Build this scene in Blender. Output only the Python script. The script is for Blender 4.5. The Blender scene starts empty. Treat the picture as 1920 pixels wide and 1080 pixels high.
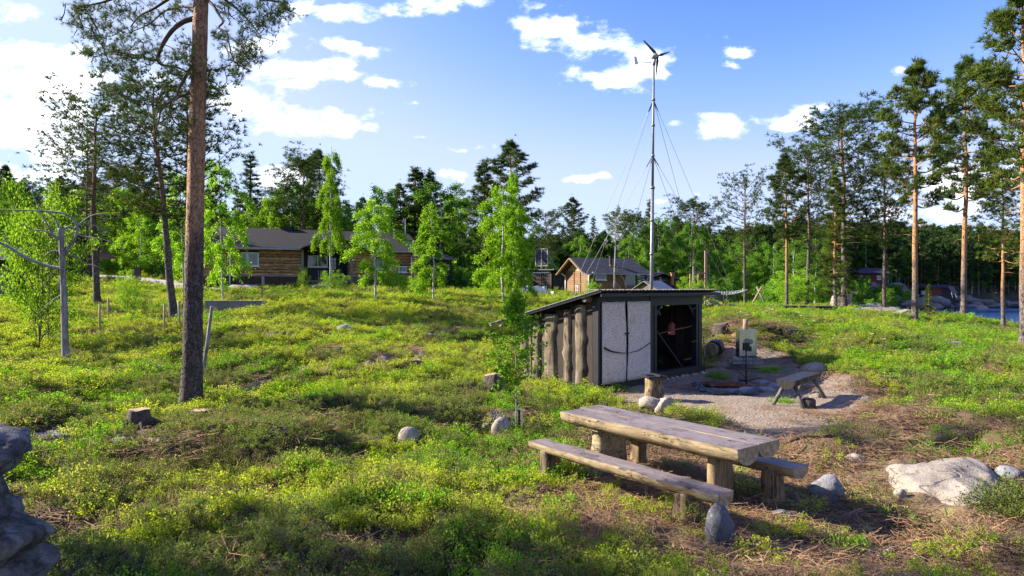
import bpy, bmesh, math, random
import numpy as np
from mathutils import Vector, Matrix, Quaternion, noise as mnoise
R = math.radians
PI = math.pi
sc = bpy.context.scene
COL = sc.collection
# ------------------------------------------------------------------ camera
CAMZ = 2.4
F = 1280.0            # focal length in photograph pixels (24 mm lens on a 36 mm sensor)
cam_d = bpy.data.cameras.new('camera'); cam = bpy.data.objects.new('camera', cam_d); COL.objects.link(cam)
cam_d.lens = 24; cam_d.sensor_width = 36; cam_d.clip_start = .05; cam_d.clip_end = 4000
cam.location = (0, 0, CAMZ); cam.rotation_euler = (R(90), 0, 0)
sc.camera = cam
# ------------------------------------------------------------------ sun
SUN_FWD, SUN_EL = R(12), R(29)
sdir = Vector((-math.cos(SUN_EL) * math.cos(SUN_FWD), math.cos(SUN_EL) * math.sin(SUN_FWD), math.sin(SUN_EL)))
sl = bpy.data.lights.new('sun', 'SUN'); sun = bpy.data.objects.new('sun', sl); COL.objects.link(sun)
sl.energy = 5.0; sl.angle = R(.55); sl.color = (1, .93, .80)
sun.rotation_euler = sdir.to_track_quat('Z', 'Y').to_euler(); sun.location = sdir * 60
sc.view_settings.view_transform = 'Standard'; sc.view_settings.look = 'None'
sc.view_settings.exposure = 1.62; sc.view_settings.gamma = 1; sc.view_settings.use_curve_mapping = False
# ------------------------------------------------------------------ node helpers
class NT:
    def __init__(s, nt): s.nt = nt; s.n = nt.nodes; s.l = nt.links
    def new(s, t, **k):
        nd = s.n.new(t)
        for a, v in k.items():
            if a.startswith('i_'):
                key = a[2:]; key = int(key) if key.isdigit() else key.replace('_', ' ')
                s.put(nd.inputs[key], v)
            else: setattr(nd, a, v)
        return nd
    def put(s, sock, v):
        if isinstance(v, bpy.types.NodeSocket): s.l.new(v, sock)
        elif isinstance(v, bpy.types.Node): s.l.new(v.outputs[0], sock)
        else:
            if sock.type == 'RGBA' and hasattr(v, '__len__') and len(v) == 3: v = (*v, 1)
            sock.default_value = v
    def m(s, op, a, b=0.0, c=None, clamp=False):
        nd = s.n.new('ShaderNodeMath'); nd.operation = op; nd.use_clamp = clamp
        s.put(nd.inputs[0], a); s.put(nd.inputs[1], b)
        if c is not None: s.put(nd.inputs[2], c)
        return nd.outputs[0]
    def vm(s, op, a, b=(0, 0, 0)):
        nd = s.n.new('ShaderNodeVectorMath'); nd.operation = op
        s.put(nd.inputs[0], a); s.put(nd.inputs[1], b)
        return nd.outputs['Value'] if op in ('LENGTH', 'DOT_PRODUCT', 'DISTANCE') else nd.outputs[0]
    def mix(s, f, a, b):
        nd = s.n.new('ShaderNodeMix'); nd.data_type = 'RGBA'
        s.put(nd.inputs['Factor'], f)
        s.put([i for i in nd.inputs if i.name == 'A' and i.type == 'RGBA'][0], a)
        s.put([i for i in nd.inputs if i.name == 'B' and i.type == 'RGBA'][0], b)
        return [o for o in nd.outputs if o.type == 'RGBA'][0]
    def ramp(s, f, stops, interp='LINEAR'):
        nd = s.n.new('ShaderNodeValToRGB'); cr = nd.color_ramp; cr.interpolation = interp
        while len(cr.elements) < len(stops): cr.elements.new(.5)
        for e, (p, c) in zip(cr.elements, stops):
            e.position = p; e.color = (c, c, c, 1) if not hasattr(c, '__len__') else (*c, 1)
        s.put(nd.inputs[0], f); return nd.outputs[0]
    def sm(s, f, a, b):
        nd = s.n.new('ShaderNodeMapRange'); nd.interpolation_type = 'SMOOTHSTEP'
        s.put(nd.inputs[0], f); nd.inputs[1].default_value = a; nd.inputs[2].default_value = b
        return nd.outputs[0]
    def noise(s, vec, scale, detail=3, rough=.55, dist=0.0):
        nd = s.n.new('ShaderNodeTexNoise'); s.put(nd.inputs['Vector'], vec)
        nd.inputs['Scale'].default_value = scale; nd.inputs['Detail'].default_value = detail
        nd.inputs['Roughness'].default_value = rough; nd.inputs['Distortion'].default_value = dist
        return nd.outputs['Fac']
# ------------------------------------------------------------------ world: sky with clouds
world = bpy.data.worlds.new('World'); sc.world = world; world.use_nodes = True
w = NT(world.node_tree); w.n.clear()
SKY_STR = .122
sky = w.new('ShaderNodeTexSky', sky_type='NISHITA', sun_disc=False, sun_elevation=SUN_EL,
            sun_rotation=-(PI / 2 - SUN_FWD), altitude=200, air_density=1.0, dust_density=1.0, ozone_density=3.2)
tc = w.new('ShaderNodeTexCoord')
sx = w.new('ShaderNodeSeparateXYZ', i_0=tc.outputs['Generated'])
X, Y, Z = sx.outputs
yc = w.m('MAXIMUM', Y, .15)
uv = w.new('ShaderNodeCombineXYZ', i_0=w.m('DIVIDE', X, yc), i_1=w.m('DIVIDE', Z, yc)).outputs[0]
wob = w.new('ShaderNodeTexNoise', i_Scale=5.0, i_Detail=5.0, i_Roughness=.6); w.put(wob.inputs['Vector'], uv)
uvw = w.vm('ADD', uv, w.vm('MULTIPLY', w.vm('SUBTRACT', wob.outputs['Color'], (.5, .5, .5)), (.13, .07, 0)))
# cumulus banks: x, y, half width, half height (in photograph pixels, turned into directions), weight
CL = [(40, 105, 190, 32, .9), (130, 150, 150, 38, 1), (60, 230, 190, 75, 1.05), (70, 330, 150, 40, .8), (20, 20, 60, 18, .5),
      (540, 130, 95, 26, .95), (620, 150, 60, 18, .8), (640, 92, 85, 18, .8), (470, 195, 70, 28, .8), (560, 228, 110, 24, 1), (640, 248, 45, 14, .7),
      (620, 12, 95, 24, 1), (800, 12, 90, 18, .8), (560, 158, 60, 12, .6), (830, 22, 40, 12, .6), (690, 158, 50, 10, .6), (480, 100, 60, 40, .7),
      (1010, 50, 75, 26, .9), (1100, 82, 75, 30, 1), (1140, 140, 90, 26, 1.0), (1190, 105, 45, 24, .85),
      (1350, 243, 62, 24, 1), (1250, 243, 30, 10, .8), (1395, 92, 34, 14, .75), (1385, 118, 30, 11, .7), (1360, 58, 26, 8, .5),
      (1510, 222, 60, 12, .75), (1560, 205, 55, 10, .6), (1470, 235, 40, 8, .5), (850, 334, 24, 8, .8), (1100, 336, 60, 7, .7),
      (776, 197, 16, 8, .5), (800, 262, 30, 8, .45), (865, 288, 50, 7, .55), (1255, 378, 34, 6, .5), (1675, 130, 22, 7, .5),
      (1800, 350, 130, 50, .7), (1770, 390, 150, 22, .75), (520, 330, 70, 24, .8), (470, 395, 60, 30, .6), (1010, 12, 30, 8, .3)]
acc = None
for (cx, cy, hw, hh, wt) in CL:
    c = ((cx - 960) / F, (540 - cy) / F, 0)
    d = w.vm('LENGTH', w.vm('MULTIPLY', w.vm('SUBTRACT', uvw, c), (F / hw / 1.22, F / hh / 1.22, 0)))
    e = w.m('MULTIPLY', w.m('SUBTRACT', 1.0, d), wt)
    acc = e if acc is None else w.m('MAXIMUM', acc, e)
n1 = w.noise(w.vm('MULTIPLY', uv, (1, 1.7, 1)), 13, 8, .62)
cf = w.m('ADD', acc, w.m('MULTIPLY', w.m('SUBTRACT', n1, .5), 3.0))
cf = w.sm(cf, .06, .95)
cf = w.m('MULTIPLY', cf, w.sm(Y, .15, .3))
# the rest of the sky dome carries the same scattered cumulus
zc = w.m('MAXIMUM', w.m('ADD', Z, .12), .05)
pl = w.new('ShaderNodeCombineXYZ', i_0=w.m('DIVIDE', X, zc), i_1=w.m('DIVIDE', Y, zc)).outputs[0]
n2 = w.noise(pl, 1.3, 7, .6)
cb = w.m('MULTIPLY', w.sm(n2, .54, .68), w.m('SUBTRACT', 1.0, w.sm(Y, .1, .3)))
cb = w.m('MULTIPLY', cb, w.sm(Z, .0, .1))
cf = w.m('MAXIMUM', cf, cb)
shade = w.noise(w.vm('MULTIPLY', uv, (1, 1.6, 1)), 9, 4, .5)
ccol = w.mix(w.sm(shade, .35, .65), (5.2, 5.6, 6.4), (7.4, 7.4, 7.3))
ssp = w.new('ShaderNodeSeparateXYZ', i_0=sky).outputs     # a steeper tone curve for the clear sky
def shoulder(x, top): return w.m('DIVIDE', x, w.m('POWER', w.m('ADD', 1.0, w.m('POWER', w.m('DIVIDE', x, top), 4.0)), .25))
skyc = w.new('ShaderNodeCombineXYZ', i_0=shoulder(w.m('MULTIPLY', w.m('POWER', ssp[0], 2.4), .39), 1.95), i_1=shoulder(w.m('MULTIPLY', w.m('POWER', ssp[1], 1.7), .355), 2.5), i_2=shoulder(w.m('MULTIPLY', ssp[2], 1.1), 3.5)).outputs[0]
out = w.mix(w.m('MULTIPLY', cf, .93), skyc, ccol)
bg = w.new('ShaderNodeBackground', i_Color=out, i_Strength=SKY_STR)
w.new('ShaderNodeOutputWorld', i_0=bg)
try:
    world.cycles.sampling_method = 'MANUAL'; world.cycles.sample_map_resolution = 512
except Exception: pass
sc.cycles.max_bounces = 6; sc.cycles.transparent_max_bounces = 6
# ------------------------------------------------------------------ object helpers
def P(px, py, d):
    "point seen at photograph pixel (px, py) at distance d along the view axis"
    return Vector(((px - 960) / F * d, d, CAMZ - (py - 540) / F * d))
def tag(o, label=None, cat=None, group=None, kind=None):
    if label: o['label'] = label
    if cat: o['category'] = cat
    if group: o['group'] = group
    if kind: o['kind'] = kind
    return o
def thing(name, label, cat, loc=(0, 0, 0), rz=0, group=None, rx=0, ry=0):
    o = bpy.data.objects.new(name, None); COL.objects.link(o)
    o.empty_display_size = .2
    o.location = loc; o.rotation_euler = (rx, ry, rz)
    return tag(o, label, cat, group)
def link(name, me, parent=None, loc=None, rot=None, scl=None):
    o = bpy.data.objects.new(name, me); COL.objects.link(o)
    if parent is not None: o.parent = parent
    if loc is not None: o.location = loc
    if rot is not None: o.rotation_euler = rot
    if scl is not None: o.scale = scl
    return o
KIDS = {}
def copy_tree(root, loc, rz=0, scl=None):
    c = root.copy(); COL.objects.link(c); c.location = loc; c.rotation_euler = (0, 0, rz)
    if scl is not None: c.scale = scl
    for ch in root.children:
        d = ch.copy(); COL.objects.link(d); d.parent = c
        for g in ch.children:
            e = g.copy(); COL.objects.link(e); e.parent = d
    return c
def orient(d, up=(0, 0, 1)):
    d = Vector(d).normalized(); u = Vector(up)
    if abs(d.dot(u)) > .97: u = Vector((1, 0, 0))
    a = d.cross(u).normalized(); b = a.cross(d).normalized()
    return d, a, b
def sstep(x, a, b):
    t = np.clip((np.asarray(x, float) - a) / (b - a), 0, 1); return t * t * (3 - 2 * t)
class M:
    "collects shapes and links them as one mesh object"
    def __init__(s): s.V = []; s.F = []; s.MI = []; s.n = 0
    def add(s, V, Fc, mi=0):
        V = np.asarray(V, float).reshape(-1, 3)
        s.V.append(V)
        for f in Fc: s.F.append(tuple(int(i) + s.n for i in f)); s.MI.append(mi)
        s.n += len(V); return s
    def box(s, x0, x1, y0, y1, z0, z1, mi=0, rot=None, c=None):
        V = np.array([(x, y, z) for z in (z0, z1) for x, y in ((x0, y0), (x1, y0), (x1, y1), (x0, y1))], float)
        if rot is not None:
            m = np.array(Matrix.Rotation(rot[0], 3, rot[1])); o = np.array(c if c is not None else V.mean(0))
            V = (V - o) @ m.T + o
        return s.add(V, [(3, 2, 1, 0), (4, 5, 6, 7), (0, 1, 5, 4), (1, 2, 6, 5), (2, 3, 7, 6), (3, 0, 4, 7)], mi)
    def hexa(s, a, b, mi=0):
        "a: four corners of one face, b: the matching four of the other"
        return s.add(list(a) + list(b), [(3, 2, 1, 0), (4, 5, 6, 7), (0, 1, 5, 4), (1, 2, 6, 5), (2, 3, 7, 6), (3, 0, 4, 7)], mi)
    def bar(s, p0, p1, w_, h_, mi=0, up=(0, 0, 1)):
        d, a, b = orient(Vector(p1) - Vector(p0), up)
        c = [(-1, -1), (1, -1), (1, 1), (-1, 1)]
        A = [Vector(p0) + a * (i * w_ / 2) + b * (j * h_ / 2) for i, j in c]
        B = [Vector(p1) + a * (i * w_ / 2) + b * (j * h_ / 2) for i, j in c]
        return s.hexa(A, B, mi)
    def tube(s, path, rad, n=8, mi=0, jit=0, rng=None, cap=True, squash=1):
        path = [Vector(p) for p in path]
        if not hasattr(rad, '__len__'): rad = [rad] * len(path)
        V = []; up = None
        for i, p in enumerate(path):
            t = (path[min(i + 1, len(path) - 1)] - path[max(i - 1, 0)]).normalized()
            if up is None:
                up = Vector((0, 0, 1)) if abs(t.z) < .9 else Vector((0, 1, 0))
            a = t.cross(up).normalized(); b = a.cross(t).normalized(); up = b
            for k in range(n):
                an = 2 * PI * k / n; r = rad[i]
                if jit: r *= 1 + jit * (rng.random() * 2 - 1)
                V.append(p + a * (math.cos(an) * r) + b * (math.sin(an) * r * squash))
        Fc = [(i * n + k, i * n + (k + 1) % n, (i + 1) * n + (k + 1) % n, (i + 1) * n + k)
              for i in range(len(path) - 1) for k in range(n)]
        if cap: Fc += [tuple(range(n))[::-1], tuple((len(path) - 1) * n + k for k in range(n))]
        return s.add(V, Fc, mi)
    def cyl(s, p0, p1, r0, r1=None, n=12, mi=0): return s.tube([p0, p1], [r0, r0 if r1 is None else r1], n, mi)
    def mesh(s, name, mats, smooth=False):
        me = bpy.data.meshes.new(name)
        me.from_pydata(np.concatenate(s.V).tolist(), [], s.F)
        for m_ in (mats if isinstance(mats, (list, tuple)) else [mats]): me.materials.append(m_)
        if any(s.MI): me.polygons.foreach_set('material_index', s.MI)
        if smooth:
            me.polygons.foreach_set('use_smooth', [len(p.vertices) <= 4 for p in me.polygons])
        me.update(); return me
    def build(s, name, mats, parent=None, smooth=False, loc=None, rot=None):
        return link(name, s.mesh(name, mats, smooth), parent, loc, rot)
def arr_mesh(name, V, Fc, mats, smooth=False, MI=None):
    "fast mesh from arrays, Fc (n,3) or (n,4)"
    me = bpy.data.meshes.new(name)
    V = np.ascontiguousarray(V, dtype=np.float32); Fc = np.ascontiguousarray(Fc, dtype=np.int32)
    k = Fc.shape[1]
    me.vertices.add(len(V)); me.vertices.foreach_set('co', V.ravel())
    me.loops.add(Fc.size); me.loops.foreach_set('vertex_index', Fc.ravel())
    me.polygons.add(len(Fc)); me.polygons.foreach_set('loop_start', np.arange(0, Fc.size, k, dtype=np.int32))
    me.polygons.foreach_set('loop_total', np.full(len(Fc), k, dtype=np.int32))
    for m_ in (mats if isinstance(mats, (list, tuple)) else [mats]): me.materials.append(m_)
    if MI is not None: me.polygons.foreach_set('material_index', np.asarray(MI, dtype=np.int32))
    me.polygons.foreach_set('use_smooth', np.full(len(Fc), bool(smooth)))
    me.update(calc_edges=True); return me
# ------------------------------------------------------------------ materials
MAT = {}
def new_mat(name):
    m_ = bpy.data.materials.new(name); m_.use_nodes = True
    t = NT(m_.node_tree); t.n.clear(); MAT[name] = m_
    return m_, t
def fin(t, col, rough=.8, bump=None, bs=.3, bd=.02, metal=0, spec=.3, extra=None):
    b = t.new('ShaderNodeBsdfPrincipled', i_Base_Color=col, i_Roughness=rough, i_Metallic=metal)
    b.inputs['Specular IOR Level'].default_value = spec
    if bump is not None:
        bn = t.new('ShaderNodeBump', i_Strength=bs, i_Distance=bd, i_Height=bump)
        t.put(b.inputs['Normal'], bn)
    if extra: extra(b)
    t.new('ShaderNodeOutputMaterial', i_0=b)
def noisy(name, c1, c2, scale=6, stretch=(1, 1, 1), rough=.8, bs=.4, bd=.01, c3=None, rnd=.0, metal=0, spec=.3, detail=5, sp=(.35, .65)):
    "two or three colours mixed by noise in object space, optionally varied per object"
    m_, t = new_mat(name)
    tc = t.new('ShaderNodeTexCoord'); oi = t.new('ShaderNodeObjectInfo')
    v = t.vm('MULTIPLY', t.vm('ADD', tc.outputs['Object'], t.vm('MULTIPLY', oi.outputs['Random'], (37, 17, 53))), stretch)
    n = t.noise(v, scale, detail, .62)
    c = t.mix(t.sm(n, *sp), c1, c2)
    if c3 is not None:
        n2 = t.noise(v, scale * .37, 4, .6)
        c = t.mix(t.sm(n2, .52, .68), c, c3)
    if rnd:
        hs = t.new('ShaderNodeHueSaturation', i_Color=c)
        t.put(hs.inputs['Value'], t.m('ADD', 1 - rnd, t.m('MULTIPLY', oi.outputs['Random'], 2 * rnd)))
        c = hs.outputs[0]
    fin(t, c, rough, n, bs, bd, metal, spec)
    return m_
noisy('wood_side', (.38, .29, .175), (.17, .12, .07), 9, (2.2, .5, 2.2), .8, .7, .012, c3=(.36, .31, .23))
noisy('wood_top', (.215, .17, .15), (.13, .098, .09), 9, (3.5, .3, 1), .48, .25, .004, c3=(.21, .175, .16), spec=.5)
noisy('wood_end', (.42, .30, .18), (.22, .15, .09), 22, (1, 1, 1), .85, .4, .004)
noisy('wood_leg', (.26, .19, .10), (.10, .07, .04), 10, (3, 3, .5), .85, .9, .012, c3=(.40, .27, .13))
noisy('wood_post', (.40, .32, .20), (.28, .21, .13), 14, (3, 3, .4), .8, .3, .004)
noisy('wood_grey', (.27, .245, .21), (.15, .13, .11), 12, (2.5, 2.5, .35), .85, .6, .006)
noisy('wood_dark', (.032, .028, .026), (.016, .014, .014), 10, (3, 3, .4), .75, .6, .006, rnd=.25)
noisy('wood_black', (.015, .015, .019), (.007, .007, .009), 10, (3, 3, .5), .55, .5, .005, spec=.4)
noisy('slab_wood', (.21, .155, .095), (.075, .055, .038), 7, (4, 4, .6), .8, .9, .012, c3=(.05, .038, .03), rnd=.22)
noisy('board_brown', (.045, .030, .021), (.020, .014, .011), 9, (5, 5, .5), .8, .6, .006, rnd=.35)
noisy('log_wall', (.62, .35, .14), (.13, .06, .026), 3.0, (5, 2, 2), .8, .8, .02, c3=(.14, .11, .085), rnd=.42)
noisy('log_cabin', (.235, .125, .055), (.15, .078, .036), 6, (.6, 4, 4), .75, .5, .008, rnd=.14)
noisy('skirt_wood', (.105, .062, .042), (.050, .032, .025), 5, (6, 6, .4), .85, .5, .01, rnd=.3)
noisy('pale_board', (.47, .30, .17), (.35, .21, .11), 6, (1, 1, 1), .7, .2, .004, rnd=.08)
noisy('navy_board', (.022, .025, .042), (.014, .016, .028), 6, (1, 1, 1), .6, .2, .004)
noisy('red_board', (.17, .035, .02), (.09, .02, .014), 6, (1, 1, 1), .7, .3, .004)
noisy('trim_grey', (.36, .35, .36), (.25, .24, .25), 6, (1, 1, 1), .6, .1, .002)
noisy('white_paint', (.72, .72, .72), (.58, .58, .59), 8, (1, 1, 1), .5, .1, .002)
noisy('deck_wood', (.19, .15, .12), (.11, .09, .07), 8, (1, 5, 5), .8, .4, .004, rnd=.2)
noisy('pole_wood', (.36, .22, .14), (.22, .14, .10), 12, (3, 3, .4), .7, .3, .004)
noisy('dead_wood', (.34, .31, .29), (.19, .165, .15), 14, (3, 3, .6), .85, .7, .008)
noisy('root_wood', (.30, .25, .20), (.12, .09, .07), 18, (1, 1, 1), .85, .6, .008)
noisy('stump_bark', (.10, .075, .055), (.04, .03, .024), 16, (2, 2, 1), .9, 1, .03)
noisy('stump_top', (.42, .28, .16), (.30, .19, .11), 16, (1, 1, 1), .8, .3, .004)
noisy('galvanized', (.22, .22, .225), (.16, .16, .165), 9, (1, 1, 1), .5, .05, .002, metal=.3)
noisy('wire', (.30, .31, .33), (.22, .23, .25), 9, (1, 1, 1), .5, .05, .002, metal=.3)
noisy('black_iron', (.018, .017, .018), (.010, .010, .010), 20, (1, 1, 1), .6, .3, .002)
noisy('steel', (.56, .55, .54), (.50, .49, .48), 3, (4, 4, .5), .24, .1, .003, metal=1.0)
noisy('soot', (.26, .22, .18), (.12, .10, .08), 7, (1, 1, 1), .5, .2, .002, metal=.4)
noisy('rust', (.20, .062, .026), (.10, .034, .018), 14, (1, 1, 1), .85, .5, .003)
noisy('roof_tin', (.045, .042, .042), (.024, .023, .025), 7, (1, 1, 1), .6, .3, .004)
noisy('roof_blue', (.105, .13, .19), (.075, .095, .14), 4, (1, 1, 1), .42, .1, .003, metal=.2)
noisy('chimney_rust', (.38, .20, .07), (.22, .11, .05), 9, (1, 1, 1), .7, .3, .003)
noisy('block', (.27, .25, .225), (.18, .168, .15), 16, (1, 1, 1), .9, .5, .004, rnd=.15)
noisy('netting', (.62, .64, .66), (.5, .52, .55), 5, (1, 1, 1), .8, .3, .02)
noisy('pink_tank', (.42, .12, .11), (.33, .085, .08), 8, (1, 1, 1), .5, .2, .004)
noisy('tarp_black', (.020, .021, .024), (.012, .012, .014), 5, (1, 1, 1), .35, .3, .02, spec=.6)
noisy('boat_blue', (.07, .16, .42), (.05, .11, .30), 4, (1, 1, 1), .35, .1, .002, spec=.6)
noisy('flower', (.75, .74, .62), (.62, .6, .5), 30, (1, 1, 1), .8, .1, .002)
noisy('bark_orange', (.55, .27, .11), (.30, .14, .065), 9, (2.2, 2.2, .8), .8, .8, .02)
noisy('twig_bark', (.13, .085, .055), (.06, .042, .03), 9, (1, 1, 1), .85, .5, .01)
noisy('litter', (.30, .175, .085), (.16, .085, .045), 3, (1, 1, 1), .9, .3, .002, rnd=.4)
noisy('cone', (.08, .05, .03), (.04, .026, .018), 30, (1, 1, 1), .9, .3, .002)
noisy('pebble', (.28, .24, .195), (.16, .13, .105), 7, (1, 1, 1), .85, .3, .003, rnd=.35)
noisy('solar', (.012, .014, .024), (.008, .010, .018), 5, (1, 1, 1), .18, .0, .001, spec=.6)
noisy('ash', (.24, .23, .23), (.11, .105, .10), 20, (1, 1, 1), .95, .6, .01)

def split_wood(name, c1, c2, dark, axis='y', rough=.75, knots=True):
    "weathered timber: long grain, drying cracks and knots"
    m_, t = new_mat(name)
    tc = t.new('ShaderNodeTexCoord'); oi = t.new('ShaderNodeObjectInfo')
    v = t.vm('ADD', tc.outputs['Object'], t.vm('MULTIPLY', oi.outputs['Random'], (7, 3, 5)))
    st = (1, .12, 1) if axis == 'y' else (1, 1, .12)
    wv = t.new('ShaderNodeTexNoise', i_Scale=3.0, i_Detail=3.0); t.put(wv.inputs['Vector'], v)
    v2 = t.vm('ADD', v, t.vm('MULTIPLY', t.vm('SUBTRACT', wv.outputs['Color'], (.5, .5, .5)), (.05, .0, .05)))
    g1 = t.noise(t.vm('MULTIPLY', v2, st), 26, 6, .7); g2 = t.noise(t.vm('MULTIPLY', v2, st), 9, 5, .6); g3 = t.noise(v, 3.2, 5, .6)
    c = t.mix(t.sm(g1, .35, .65), c1, c2)
    c = t.mix(t.m('MULTIPLY', t.sm(g3, .45, .65), .55), c, tuple(x * .62 for x in c2))
    cr = t.m('ABSOLUTE', t.m('SUBTRACT', g2, .5)); crk = t.m('MULTIPLY', t.m('SUBTRACT', 1.0, t.sm(cr, .006, .022)), t.sm(g3, .44, .56))
    c = t.mix(crk, c, dark)
    h = t.m('SUBTRACT', t.m('MULTIPLY', g1, .5), t.m('MULTIPLY', crk, 1.6))
    if knots:
        vo = t.new('ShaderNodeTexVoronoi', i_Scale=2.3); t.put(vo.inputs['Vector'], t.vm('MULTIPLY', v, (1.4, .75, 1.4) if axis == 'y' else (1.4, 1.4, .75)))
        kn = t.m('SUBTRACT', 1.0, t.sm(vo.outputs['Distance'], .05, .13)); c = t.mix(t.m('MULTIPLY', kn, .8), c, dark); h = t.m('SUBTRACT', h, kn)
    fin(t, c, rough, h, .8, .012)
split_wood('wood_side', (.40, .30, .175), (.21, .15, .085), (.05, .035, .024))
split_wood('wood_top', (.225, .18, .16), (.15, .115, .105), (.045, .034, .03), rough=.5)
split_wood('wood_leg', (.30, .21, .11), (.12, .08, .045), (.035, .024, .018), 'z')
split_wood('slab_wood', (.235, .175, .11), (.095, .07, .048), (.03, .022, .018), 'z')
split_wood('dead_wood', (.30, .275, .255), (.17, .15, .14), (.07, .06, .055), 'z', knots=False)
noisy('bench_dark', (.022, .022, .031), (.012, .012, .018), 12, (3, .4, 1), .6, .3, .004, spec=.35)  # bluish tint carries the sky's reflection on the seat top in its colour
noisy('leg_grey', (.15, .135, .115), (.07, .06, .052), 12, (3, 3, .4), .85, .6, .006)

# shingled roof: courses across the slope (object space), cut joints
def shingle_mat(name, c1, c2, rows=6.0):
    m_, t = new_mat(name)
    tc = t.new('ShaderNodeTexCoord')
    sp_ = t.new('ShaderNodeSeparateXYZ', i_0=tc.outputs['Object'])
    br = t.new('ShaderNodeTexBrick', i_Color1=(*c1, 1), i_Color2=(*c2, 1), i_Mortar=tuple(x * .35 for x in c1) + (1,), i_Scale=1.0)
    br.inputs['Mortar Size'].default_value = .02; br.inputs['Brick Width'].default_value = .33; br.inputs['Row Height'].default_value = 1 / rows
    v = t.new('ShaderNodeCombineXYZ', i_0=sp_.outputs[0], i_1=t.m('ADD', sp_.outputs[1], t.m('MULTIPLY', sp_.outputs[2], .0)))
    t.put(br.inputs['Vector'], v)
    n = t.noise(tc.outputs['Object'], 2.2, 5, .6)
    c = t.mix(t.m('MULTIPLY', n, .6), br.outputs[0], tuple(x * .55 for x in c2))
    fin(t, c, .9, br.outputs['Fac'], -.6, .02)
    return m_
shingle_mat('roof_shingle', (.027, .022, .019), (.015, .012, .011))
shingle_mat('roof_slate', (.060, .060, .076), (.034, .035, .046), 4)

# window panes: dark glossy glass, the room behind it is dark
m_, t = new_mat('glass')
tc = t.new('ShaderNodeTexCoord')
n = t.noise(tc.outputs['Object'], 1.1, 3, .5)
fin(t, (.02, .025, .025), .04, n, .05, .02, 0, 1.0)
# granite
def granite(name, base, dark, lich, scale=3.0, lamt=(.55, .63), bs=.7):
    m_, t = new_mat(name)
    tc = t.new('ShaderNodeTexCoord'); oi = t.new('ShaderNodeObjectInfo')
    v = t.vm('ADD', tc.outputs['Object'], t.vm('MULTIPLY', oi.outputs['Random'], (31, 11, 7)))
    n1 = t.noise(v, scale, 8, .65); n2 = t.noise(v, scale * 14, 4, .7); n3 = t.noise(v, scale * 1.7, 6, .7)
    c = t.mix(t.sm(n1, .38, .62), base, dark)
    c = t.mix(t.m('MULTIPLY', t.sm(n2, .48, .64), .6), c, tuple(x * .5 for x in base))
    c = t.mix(t.sm(n3, *lamt), c, lich)
    n5 = t.noise(v, scale * 40, 2, .6); c = t.mix(t.m('MULTIPLY', t.sm(n5, .54, .62), .55), c, tuple(x * .35 for x in base))
    n4 = t.noise(v, scale * .45, 2, .5, .3); ck = t.m('SUBTRACT', 1.0, t.sm(t.m('ABSOLUTE', t.m('SUBTRACT', n4, .5)), .003, .014))
    c = t.mix(t.m('MULTIPLY', ck, .38), c, tuple(x * .2 for x in base))
    h = t.m('SUBTRACT', t.m('ADD', n1, t.m('MULTIPLY', n2, .25)), t.m('MULTIPLY', ck, .25))
    fin(t, c, .9, h, bs, .06)
    return m_
granite('rock_pale', (.33, .275, .225), (.24, .20, .16), (.24, .19, .14), 3.2, (.56, .70), .9)
granite('rock_round', (.36, .30, .245), (.27, .22, .175), (.22, .19, .14), 5, (.58, .72), .5)
granite('rock_grey', (.30, .29, .29), (.20, .19, .20), (.14, .15, .12), 3, (.5, .62))
granite('rock_dark', (.12, .12, .135), (.05, .05, .055), (.30, .29, .25), 5, (.57, .66))
granite('rock_stack', (.27, .25, .23), (.035, .03, .028), (.11, .105, .08), 6.0, (.53, .60), 1.0)
granite('rock_shore', (.20, .185, .18), (.09, .085, .085), (.10, .10, .08), .35, (.5, .62), .6)

# pine bark: grey plates low on the trunk, flaking orange higher up (object space height)
def pine_bark(name, z0, z1, orange=(.50, .25, .115), grey=(.095, .075, .065)):
    m_, t = new_mat(name)
    tc = t.new('ShaderNodeTexCoord'); s_ = t.new('ShaderNodeSeparateXYZ', i_0=tc.outputs['Object'])
    v = t.vm('MULTIPLY', tc.outputs['Object'], (1, 1, .45))
    vo = t.new('ShaderNodeTexVoronoi', feature='DISTANCE_TO_EDGE', i_Scale=17.0); t.put(vo.inputs['Vector'], t.vm('ADD', v, t.vm('MULTIPLY', t.new('ShaderNodeTexNoise', i_Scale=9.0).outputs['Color'], (.1, .1, .1))))
    vd = t.new('ShaderNodeTexVoronoi', i_Scale=17.0); t.put(vd.inputs['Vector'], v)
    n = t.noise(v, 11, 6, .7); nb = t.noise(v, 3.1, 4, .6)
    lo = t.mix(t.sm(n, .4, .65), grey, tuple(x * 2.3 for x in grey))
    lo = t.mix(t.sm(vo.outputs['Distance'], .0, .07), (.022, .018, .017), lo)
    hi = t.mix(t.sm(n, .35, .7), orange, tuple(x * .55 for x in orange))
    hi = t.mix(t.m('MULTIPLY', t.sm(vo.outputs['Distance'], .05, .0), .55), hi, (.10, .055, .035))
    hi = t.mix(t.sm(nb, .60, .66), hi, (.055, .042, .036))
    f = t.sm(t.m('ADD', s_.outputs[2], t.m('MULTIPLY', t.m('SUBTRACT', nb, .5), (z1 - z0) * 1.6)), z0, z1)
    c = t.mix(f, lo, hi)
    h = t.m('ADD', t.sm(vo.outputs['Distance'], 0, .12), t.m('MULTIPLY', n, .5))
    fin(t, c, .88, h, .8, .02)
    return m_
pine_bark('bark_near', 2.4, 4.2, (.42, .225, .12), (.055, .040, .036))
pine_bark('bark_pine', 1.5, 4.5)
pine_bark('bark_pine_dark', 4.5, 8.5, (.30, .14, .07), (.08, .06, .05))
m_, t = new_mat('bark_birch')
tc = t.new('ShaderNodeTexCoord')
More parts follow.
